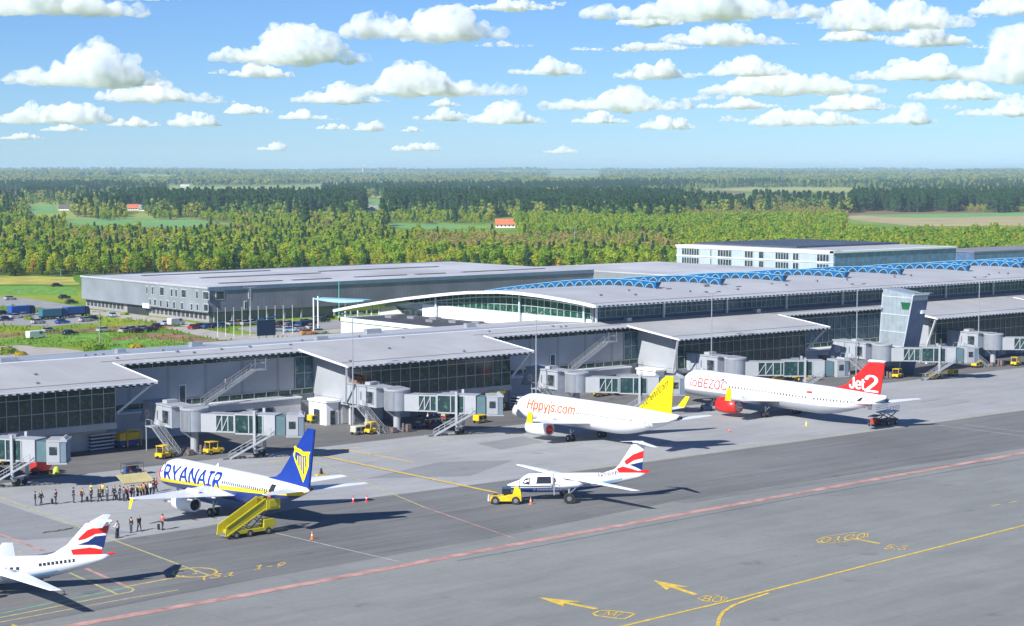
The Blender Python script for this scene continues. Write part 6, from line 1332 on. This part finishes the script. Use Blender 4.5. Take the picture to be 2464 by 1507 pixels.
CO = {'near': coll('n', [('oak', 1, 9.5, FM['near']), ('tall', 2, 11, FM['near']), ('oak', 3, 8, FM['near']), ('tall', 4, 10, FM['fresh']), ('oak', 5, 8.5, FM['near']), ('tall', 9, 9.5, FM['fresh']), ('pine', 6, 11, FM['pine']), ('tall', 8, 9, FM['near'])]),
      'fresh': coll('f', [('tall', 11, 12, FM['fresh']), ('tall', 12, 11, FM['near']), ('oak', 13, 9.5, FM['fresh']), ('pine', 14, 12, FM['near']), ('tall', 15, 12.5, FM['fresh'])]),
      'tan': coll('t', [('tall', 21, 8, FM['tan'], 200), ('oak', 22, 7, FM['fresh'], 200), ('tall', 23, 9, FM['tan'], 200), ('oak', 24, 7, FM['fresh'], 200)]),
      'pine': coll('p', [('pine', 31, 19, FM['pine'], 240), ('pine', 32, 21, FM['pine'], 240), ('tall', 33, 19, FM['pine'], 240), ('pine', 34, 20, FM['pine'], 240)]),
      'mix': coll('m', [('oak', 41, 12, FM['mix'], 150, .9), ('tall', 42, 14, FM['mix'], 150, .9), ('oak', 43, 10, FM['mix'], 150, .9), ('pine', 44, 17, FM['pine'], 150, .9)]),
      'far': coll('r', [('oak', 51, 16, FM['mix'], 110, 1.5), ('oak', 52, 20, FM['mix'], 110, 1.5), ('oak', 53, 18, FM['mix'], 110, 1.5), ('oak', 54, 17, FM['pine'], 110, 1.5)])}
def scatter(name, pts, c, smin, smax, label):
    me = bpy.data.meshes.new(name); me.from_pydata(pts, [], []); o = bpy.data.objects.new(name, me); COL.objects.link(o)
    ng = bpy.data.node_groups.new(name, 'GeometryNodeTree'); ng.interface.new_socket('G', in_out='INPUT', socket_type='NodeSocketGeometry'); ng.interface.new_socket('G', in_out='OUTPUT', socket_type='NodeSocketGeometry')
    I = ng.nodes.new('NodeGroupInput'); O = ng.nodes.new('NodeGroupOutput'); ip = ng.nodes.new('GeometryNodeInstanceOnPoints'); ci = ng.nodes.new('GeometryNodeCollectionInfo'); ci.inputs[0].default_value = c; ci.inputs['Separate Children'].default_value = True; ci.inputs['Reset Children'].default_value = True
    ip.inputs['Pick Instance'].default_value = True
    rs = ng.nodes.new('FunctionNodeRandomValue'); rs.data_type = 'FLOAT'; rs.inputs[2].default_value = smin; rs.inputs[3].default_value = smax
    rv = ng.nodes.new('FunctionNodeRandomValue'); rv.data_type = 'FLOAT_VECTOR'; rv.inputs[0].default_value = (0, 0, 0); rv.inputs[1].default_value = (0, 0, 6.283); rv.inputs['Seed'].default_value = 3
    L_ = ng.links.new; L_(I.outputs[0], ip.inputs['Points']); L_(ci.outputs[0], ip.inputs['Instance']); L_(rs.outputs[1], ip.inputs['Scale']); L_(rv.outputs[0], ip.inputs['Rotation']); L_(ip.outputs[0], O.inputs[0])
    md = o.modifiers.new('s', 'NODES'); md.node_group = ng; tag(o, label, 'woodland', kind='stuff'); return o
def pixof(x, y, z=0):
    X = x * AX[0] + y * BX[0]; Y = x * AX[1] + y * BX[1]; zz = z - CH_; f = Y * cos(PIT) - zz * sin(PIT); up = Y * sin(PIT) + zz * cos(PIT)
    return CX_ + F_ * X / f, CY_ - F_ * up / f
def nz(u, v, s, o=0.): return mnz.noise(Vector((u / s, v / s * 4, o)))
CLEAR = [(150, 480, 526, 568), (480, 560, 532, 562), (60, 140, 494, 540), (930, 1190, 539, 576), (2030, 2600, 511, 580), (878, 930, 478, 520), (1750, 2090, 455, 482), (400, 790, 450, 476), (1310, 1450, 424, 440),
    (1180, 1250, 540, 592), (300, 352, 500, 532), (138, 176, 500, 530), (880, 915, 500, 528), (335, 370, 434, 452), (430, 460, 446, 462), (0, 60, 466, 486), (1560, 1700, 468, 486)]
def kind_at(u, v, x, y):
    """which wood stands here, read off the photograph as bands of distance"""
    j = nz(u, v, 160.)
    uj = u + 26 * mnz.noise(Vector((u / 40., v / 9., 2.))); vj = v + (v - 400) * .05 * mnz.noise(Vector((u / 55., v / 20., 7.)))
    for a, b, c, d in CLEAR:
        if a < uj < b and c < vj < d: return None
    vt = v - .16 * (v - 410)            # where the tree's top shows
    if 495 < v + 3 * j < 513:
        if 285 < u < 880 or 926 < u < 1640: return 'pine'
        if u >= 2045: return 'pine' if nz(u, v, 90, 3) > -.15 else 'tan'
    v2 = vt + j * 6
    if v2 > 549:
        if 1000 < u < 1640 and 553 < v2 < 588: return 'tan' if nz(u, v, 60, 4) > -.3 else 'near'
        if u < 420 and 556 < v2 < 574: return 'tan' if nz(u, v, 60, 4) > -.15 else 'near'
        return 'fresh' if u > 1640 or (700 < u < 1300 and v2 > 590 and nz(u, v, 120, 2) > 0) else 'near'
    if u > 1240:
        if v2 > 515 and u < 2040: return 'fresh'
        if v2 > 540 + (u - 2040) * .01: return 'fresh'
        if u > 2040 and v2 > 513: return None if random.random() < .985 else 'mix'
        if v2 > 500: return 'tan' if 1640 < u < 2040 else 'mix'
    else:
        if v2 > 541: return 'tan' if nz(u, v, 80, 6) > .0 else 'near'
        if v2 > 529:
            f = (150 < u < 470) or (930 < u < 1190)
            return None if f else ('near' if nz(u, v, 70, 8) > -.15 else ('tan' if random.random() < .5 else None))
        if v2 > 506:
            if 60 < u < 140 and v2 < 522: return None
            if 1185 < u < 1245: return None
            return ('near' if nz(u, v, 60, 1) > -.2 else ('tan' if nz(u, v, 50, 5) > 0 else 'mix')) if random.random() < .75 else None
    if v2 > 478:
        if u < 285: return ('near' if nz(u, v, 60, 1) > -.1 else 'mix') if random.random() < .55 else None
        if 870 < u < 935: return None
        return 'mix' if nz(u, v, 80, 2) > -.1 else ('tan' if 1600 < u < 2050 else None)
    big = mnz.noise(Vector((x / 520., y / 520., 5.)))
    if v2 > 462: return None if 400 < u < 780 or 1740 < u < 2080 else ('mix' if big > -.05 else None)
    if v2 > 446: return ('pine' if big > .22 else 'mix') if big > -.06 else None
    if 438 > v2 > 430 and 1310 < u < 1440: return None
    return 'far' if big > -.04 else None
PT = {k: [] for k in CO}; FRONT = []
rr = random.Random(11); D = 790.
while D < 16000:
    sp = 4.3 + max(0, D - 800) / 240. if D < 3600 else 16 + (D - 3600) / 260.
    n = int(D * .62 / sp)
    for i in range(n):
        a = -.31 + .62 * (i + rr.random()) / n; d_ = D + rr.uniform(-.5, .5) * sp * .75
        X, Y = d_ * sin(a), d_ * cos(a); x = X * AX[0] + Y * AX[1]; y = X * BX[0] + Y * BX[1]
        if x > 505 and x < 760 and 425 < y < 545: continue
        if 268 < x < 500 and 425 < y < 560: continue
        u, v = pixof(x, y)
        if D < 835 and u < 200 and v > 664 + nz(u, 0, 40) * 6: continue
        k = kind_at(u, v, x, y)
        if k: PT[k].append((x, y, hgt(x, y) - .1)); 
        if k and D < 812 and -20 < u < 2484: FRONT.append((k, PT[k].pop(), u))
    D += sp * .80
LB = {'near': 'mixed light and dark green woodland beyond the buildings', 'fresh': 'bright fresh green woodland beyond the office block', 'tan': 'thin brownish budding woodland in the middle distance', 'pine': 'tall dark pine forest belt in the distance', 'mix': 'scattered distant hedges and mixed trees', 'far': 'far wooded hills fading to blue'}
for k in PT:
    if PT[k]: scatter('woodland', PT[k], CO[k], .52 if k in ('near', 'tan', 'fresh') else .7, .95 if k in ('near', 'tan', 'fresh') else 1.2, LB[k])
print('TREES', {k: len(v) for k, v in PT.items()}, len(FRONT))
# the front row: single trees
kinds = [('oak', 61, 9.5, 'near', 'round mixed green tree'), ('tall', 62, 11, 'fresh', 'slim fresh green tree'), ('oak', 63, 8.5, 'gold', 'golden yellow leafed tree'), ('pine', 64, 11, 'pine', 'dark pointed conifer'), ('tall', 65, 10, 'near', 'tall mixed green tree')]
TP = []
for kd, sd, h, fm, lab in kinds:
    tk, cr = tree_meshes(kd, sd, h, 420, .42); R = bpy.data.objects.new('tree', None); COL.objects.link(R); tk.build('trunk', BARK, R); cr.build('crown', FM[fm], R); TP.append((R, lab))
rr.shuffle(FRONT); FRONT = FRONT[:290]
for i, (k, p_, u) in enumerate(FRONT):
    wts = (5, 3, 2, 1.3, 4) if u < 1200 else (3, 6, .6, 1, 4); j = rr.choices(range(5), wts)[0]
    if i < 5: j = i
    R, lab = TP[j]; o = R if i < 5 else dup(R); o.location = p_; o.rotation_euler = (0, 0, rr.uniform(0, 6.28)); s = rr.uniform(.65, 1.05); o.scale = (s, s, s * rr.uniform(.9, 1.15))
    where = 'at the wood edge left of the warehouse' if u < 180 else 'at the wood edge behind the warehouse roof' if u < 1460 else 'at the wood edge behind the hall and office block'
    tag(o, lab + ' ' + where, 'tree', 'front row ' + lab + 's ' + where)
    if k in PT: pass
def inside(x, y, P):
    c = False
    for (a, b), (d, e) in zip(P, P[1:] + P[:1]):
        if (b > y) != (e > y) and x < (d - a) * (y - b) / (e - b) + a: c = not c
    return c
wp = []
while len(wp) < 1500:
    q = gp(rr.uniform(-30, 560 if rr.random() < .7 else 830), rr.uniform(664, 852))
    if q.x > 274 and q.y > 466 or q.y < 296: continue
    if not any(inside(q.x, q.y, P) for P in PAVED) and mnz.noise(Vector((q.x / 9, q.y / 9, 2.))) > -.15: wp.append((q.x, q.y, -.05))
scatter('tall_grass', wp, coll('w', [('oak', 71, 1.6, FM['fresh'], 60, 1.2), ('oak', 72, 1.1, FM['near'], 60, 1.4), ('oak', 73, 1.0, FM['near'], 60, 1.4), ('oak', 74, 1.2, FM['fresh'], 60, 1.4)]), .25, .7, 'rough tufts of grass and weeds around the car park')['category'] = 'grass'
def bush(u, v, r, label, m):
    q = gp(u, v); R = thing('bush', label, 'bush', q); rnd = random.Random(int(u)); g = MB()
    for i in range(int(160 * max(1, r / 2))):
        d = Vector((rnd.gauss(0, 1), rnd.gauss(0, .8), abs(rnd.gauss(0, .6)))).normalized(); p = Vector((d.x * r * 1.3, d.y * r, d.z * r * .8)) * rnd.uniform(.6, 1.05); qq = (d + Vector((rnd.uniform(-.5, .5),) * 3)).normalized().to_track_quat('Z', 'Y').to_matrix(); s = .28 * rnd.uniform(.6, 1.3)
        g.add([p + qq @ Vector((s * a, s * b, 0)) for a, b in ((-1, -.7), (1, -.8), (.8, .9), (-.9, .8))], [(0, 1, 2, 3)])
    g.build('foliage', m, R); t_ = MB(); t_.tube((0, 0, 0), (0, 0, r * .6), .06, 6, .03); t_.build('stem', BARK, R)
bush(12, 852, 2.6, 'dark green bushes at the left photo edge behind the pier roof', FM['near']); bush(50, 855, 1.2, 'small orange yellow shrub just behind the pier roof at the left', FM['gold']); bush(225, 842, 2.4, 'round green bush beside the tall double headed lamp', FM['fresh']); bush(330, 838, 1.6, 'low yellow green shrub behind the pier roof', FM['gold'])
bush(70, 770, 1.2, 'small green bush between the parked lorries', FM['near']); bush(84, 752, 1.0, 'small bush beside the blue lorry', FM['near']); bush(92, 775, 1.3, 'green bush at the edge of the gravel yard', FM['fresh']); bush(300, 758, 1., 'small bush in front of the warehouse loading door', FM['fresh'])
# ---------------------------------------------------------------- air
hz = MB(); hz.box(-18000, -18000, -1.5, 18000, 18000, 90.)
hm = bpy.data.materials.new('haze_air'); hm.use_nodes = True; tt = hm.node_tree; tt.nodes.remove(tt.nodes['Principled BSDF']); pv = tt.nodes.new('ShaderNodeVolumePrincipled'); pv.inputs['Density'].default_value = HZD; pv.inputs['Color'].default_value = HZC; pv.inputs['Anisotropy'].default_value = 0.
tt.links.new(pv.outputs[0], tt.nodes['Material Output'].inputs['Volume'])
o = hz.build('haze', hm); tag(o, 'thin blue air haze over the whole landscape', 'haze', kind='stuff')
# ---------------------------------------------------------------- light, sky, air
SUN = Vector((-1., -.20, .73)).normalized()
sun = bpy.data.lights.new('sun', 'SUN'); sun.energy = SUNE; sun.angle = radians(.55); sun.color = (1., .975, .94)
so = bpy.data.objects.new('sun', sun); COL.objects.link(so)
so.rotation_euler = SUN.to_track_quat('Z', 'Y').to_euler()
w = bpy.data.worlds.new('World'); SC.world = w; w.use_nodes = True
t = w.node_tree; bg = t.nodes['Background']
sk = t.nodes.new('ShaderNodeTexSky'); sk.sky_type = 'NISHITA'; sk.sun_disc = False
sk.sun_elevation = math.asin(SUN.z); sk.sun_rotation = SROT
sk.altitude = 400.; sk.air_density = .85; sk.dust_density = 0.; sk.ozone_density = 3.
tint = mixc(t, 1., sk.outputs[0], SKYTINT, 'MULTIPLY')
t.links.new(tint, bg.inputs[0]); bg.inputs[1].default_value = SKYS
SC.view_settings.view_transform = 'Standard'; SC.view_settings.look = 'None'; SC.view_settings.exposure = EXPO; SC.view_settings.gamma = 1.
SC.cycles.use_denoising = True; SC.cycles.volume_step_rate = 2.; SC.cycles.volume_max_steps = 256
SC.cycles.max_bounces = 32; SC.cycles.diffuse_bounces = 3; SC.cycles.glossy_bounces = 3; SC.cycles.volume_bounces = 32
SC.cycles.transparent_max_bounces = 32; SC.cycles.sample_clamp_indirect = 8.
SC.cycles.use_adaptive_sampling = True; SC.cycles.adaptive_threshold = .02
# clouds: each a body of its own, base about 700 m above the camera, outside the haze
def cloud_material(dens, H):
    m = bpy.data.materials.new('cloud_vapour'); m.use_nodes = True; tt = m.node_tree
    tt.nodes.remove(tt.nodes['Principled BSDF'])
    pv = tt.nodes.new('ShaderNodeVolumePrincipled'); pv.inputs['Density'].default_value = dens
    pv.inputs['Color'].default_value = (.970, .984, 1., 1); pv.inputs['Anisotropy'].default_value = .0
    tc = tt.nodes.new('ShaderNodeTexCoord'); n1 = noise(tt, tc.outputs['Object'], 3.2 / H, 5., .62, .3)
    d = mth(tt, 'MULTIPLY', ramp(tt, n1, .43, .60), dens); tt.links.new(d, pv.inputs['Density'])
    tt.links.new(pv.outputs[0], tt.nodes['Material Output'].inputs['Volume'])
    return m
from mathutils import noise as mnoise
def cloud(u0, u1, vb, vt, seed, puffs=0, dens=1.):
    rnd = random.Random(seed)
    D = min(F_ * 700. / (HZ_ - vb), 40000.); zb = CH_ + D * (HZ_ - vb) / F_
    k = D / F_; W = (u1 - u0) * k; H = (vb - vt) * k
    c = ray((u0 + u1) / 2, vb); h = sqrt(c[0] ** 2 + c[1] ** 2); cx, cy = c[0] / h * D, c[1] / h * D
    n = puffs or max(10, int(26 * min(3, W / H / 2.5)))
    vox = max(W / 130., H / 42.)
    bm = bmesh.new()
    humps = [(rnd.uniform(.12, .88), rnd.uniform(.45, 1.)) for _ in range(rnd.choice((2, 3, 3, 4)))]
    humps[0] = (rnd.uniform(.35, .65), 1.)
    for i in range(n):
        x = rnd.random(); hh = max(hp[1] * math.exp(-((x - hp[0]) / .17) ** 2) for hp in humps) * .85 + .18
        hh *= min(1, (min(x, 1 - x) / .12) ** .6 + .15)
        r = H * hh * rnd.uniform(.28, .5)
        z = rnd.uniform(.0, 1.) * max(0, H * hh - r)
        y = rnd.uniform(-.25, .25) * W * (1 - abs(2 * x - 1) ** 2)
        M = Matrix.Translation(((x - .5) * (W - 1.2 * r), y, z)) @ Matrix.Diagonal((1.25, 1.2, 1., 1.))
        bmesh.ops.create_icosphere(bm, subdivisions=2, radius=r, matrix=M)
    for i in range(int(n * .5)):
        x = rnd.random(); r = H * .16 * rnd.uniform(.7, 1.3)
        M = Matrix.Translation(((x - .5) * (W - 3 * r), rnd.uniform(-.2, .2) * W * (1 - abs(2 * x - 1)), r * .5)) @ Matrix.Diagonal((2.6, 2., .8, 1.))
        bmesh.ops.create_icosphere(bm, subdivisions=2, radius=r, matrix=M)
    me = bpy.data.meshes.new('cloud'); bm.to_mesh(me); bm.free()
    o = bpy.data.objects.new('cloud', me); COL.objects.link(o)
    md = o.modifiers.new('r', 'REMESH'); md.mode = 'VOXEL'; md.voxel_size = vox
    dg = bpy.context.evaluated_depsgraph_get(); m2 = bpy.data.meshes.new_from_object(o.evaluated_get(dg))
    o.modifiers.clear(); o.data = m2; bpy.data.meshes.remove(me)
    off = Vector((rnd.uniform(0, 99), rnd.uniform(0, 99), 0))
    nv = len(m2.vertices); cov = np.empty(nv * 3); m2.vertices.foreach_get('co', cov); cov = cov.reshape(-1, 3)
    nrm = np.empty(nv * 3); m2.vertices.foreach_get('normal', nrm); nrm = nrm.reshape(-1, 3)
    out = []
    for p, q in zip(cov, nrm):
        v = Vector(p); s1 = v / (H * .30) + off; s2 = v / (H * .11) + off
        d = (mnoise.noise(s1) * .20 + (.45 - abs(mnoise.noise(s2))) * .14 + (.4 - abs(mnoise.noise(v / (H * .055) + off))) * .05 + mnoise.noise(v / (H * .028) + off) * .015) * H
        v = v + Vector(q) * d
        if v.z < 0: v.z *= .3
        out.append(v)
    m2.vertices.foreach_set('co', np.array(out).ravel())
    o.data = m2; md = o.modifiers.new('r', 'REMESH'); md.mode = 'VOXEL'; md.voxel_size = vox * 1.15
    dg = bpy.context.evaluated_depsgraph_get(); m3 = bpy.data.meshes.new_from_object(o.evaluated_get(dg)); o.modifiers.clear(); o.data = m3; bpy.data.meshes.remove(m2); m2 = m3
    m2.materials.clear(); m2.materials.append(cloud_material(CLD * dens / H, H))
    o.location = (cx, cy, zb); o.rotation_euler = (0, 0, atan2(c[1], c[0]) - pi / 2)
    return o
# u0, u1, base, top in the survey's pixels
CL = [(-40, 362, 48, -60), (42, 392, 210, 103), (235, 512, 246, 190), (-60, 262, 298, 242), (262, 385, 306, 282), (412, 536, 304, 262), (538, 652, 275, 252),
      (522, 878, 152, 62), (545, 705, 188, 156), (820, 1222, 92, -6), (1120, 1335, 27, -2), (708, 905, 248, 203), (840, 1262, 228, 143), (664, 800, 288, 264),
      (762, 838, 312, 298), (856, 924, 315, 290), (965, 1018, 317, 303), (992, 1122, 289, 256), (1028, 1105, 256, 234), (1128, 1315, 296, 243), (1224, 1406, 180, 135),
      (1296, 1660, 264, 196), (1376, 1655, 124, 102), (1484, 1670, 190, 150), (1532, 1670, 310, 273), (1380, 1510, 296, 266), (1420, 1980, 48, -40), (1488, 1640, 64, 22),
      (1600, 1885, 110, 52), (1688, 2118, 228, 165), (1700, 1900, 184, 136), (1680, 1870, 262, 234), (1806, 2080, 302, 262), (1955, 2130, 267, 228), (2110, 2250, 299, 252),
      (1975, 2140, 105, 70), (1990, 2340, 76, 0), (2150, 2365, 118, 55), (2066, 2360, 196, 138), (2300, 2560, 200, 72), (2200, 2425, 243, 200), (2304, 2520, 283, 234),
      (2345, 2520, 48, -10), (100, 205, 318, 302), (0, 100, 338, 322), (940, 1062, 362, 342), (1310, 1390, 368, 350), (620, 690, 362, 340)]
WORDS = {}
for i, (a, b, c, d) in enumerate(CL if not globals().get('NOCLOUD') else []):
    o = cloud(a, b, c, d, 100 + i)
    tag(o, CLAB[i] if i < len(CLAB) else 'small white cloud low over the horizon', 'cloud', 'white fair weather clouds')
    wr = random.Random(i * 7 + 3)
    if b - a > 130 and wr.random() < .75:
        w_ = (b - a) * wr.uniform(.25, .5); h_ = w_ * wr.uniform(.10, .17); u_ = wr.choice((a - w_ * .6, b - w_ * .5)) + wr.uniform(-10, 10); v_ = min(345, c + wr.uniform(-.35, .25) * (c - d))
        o = cloud(u_, u_ + w_, v_, v_ - h_, 500 + i, 14, .35); tag(o, 'thin torn wisp of white cloud trailing beside a larger cloud', 'cloud', 'thin cloud wisps')
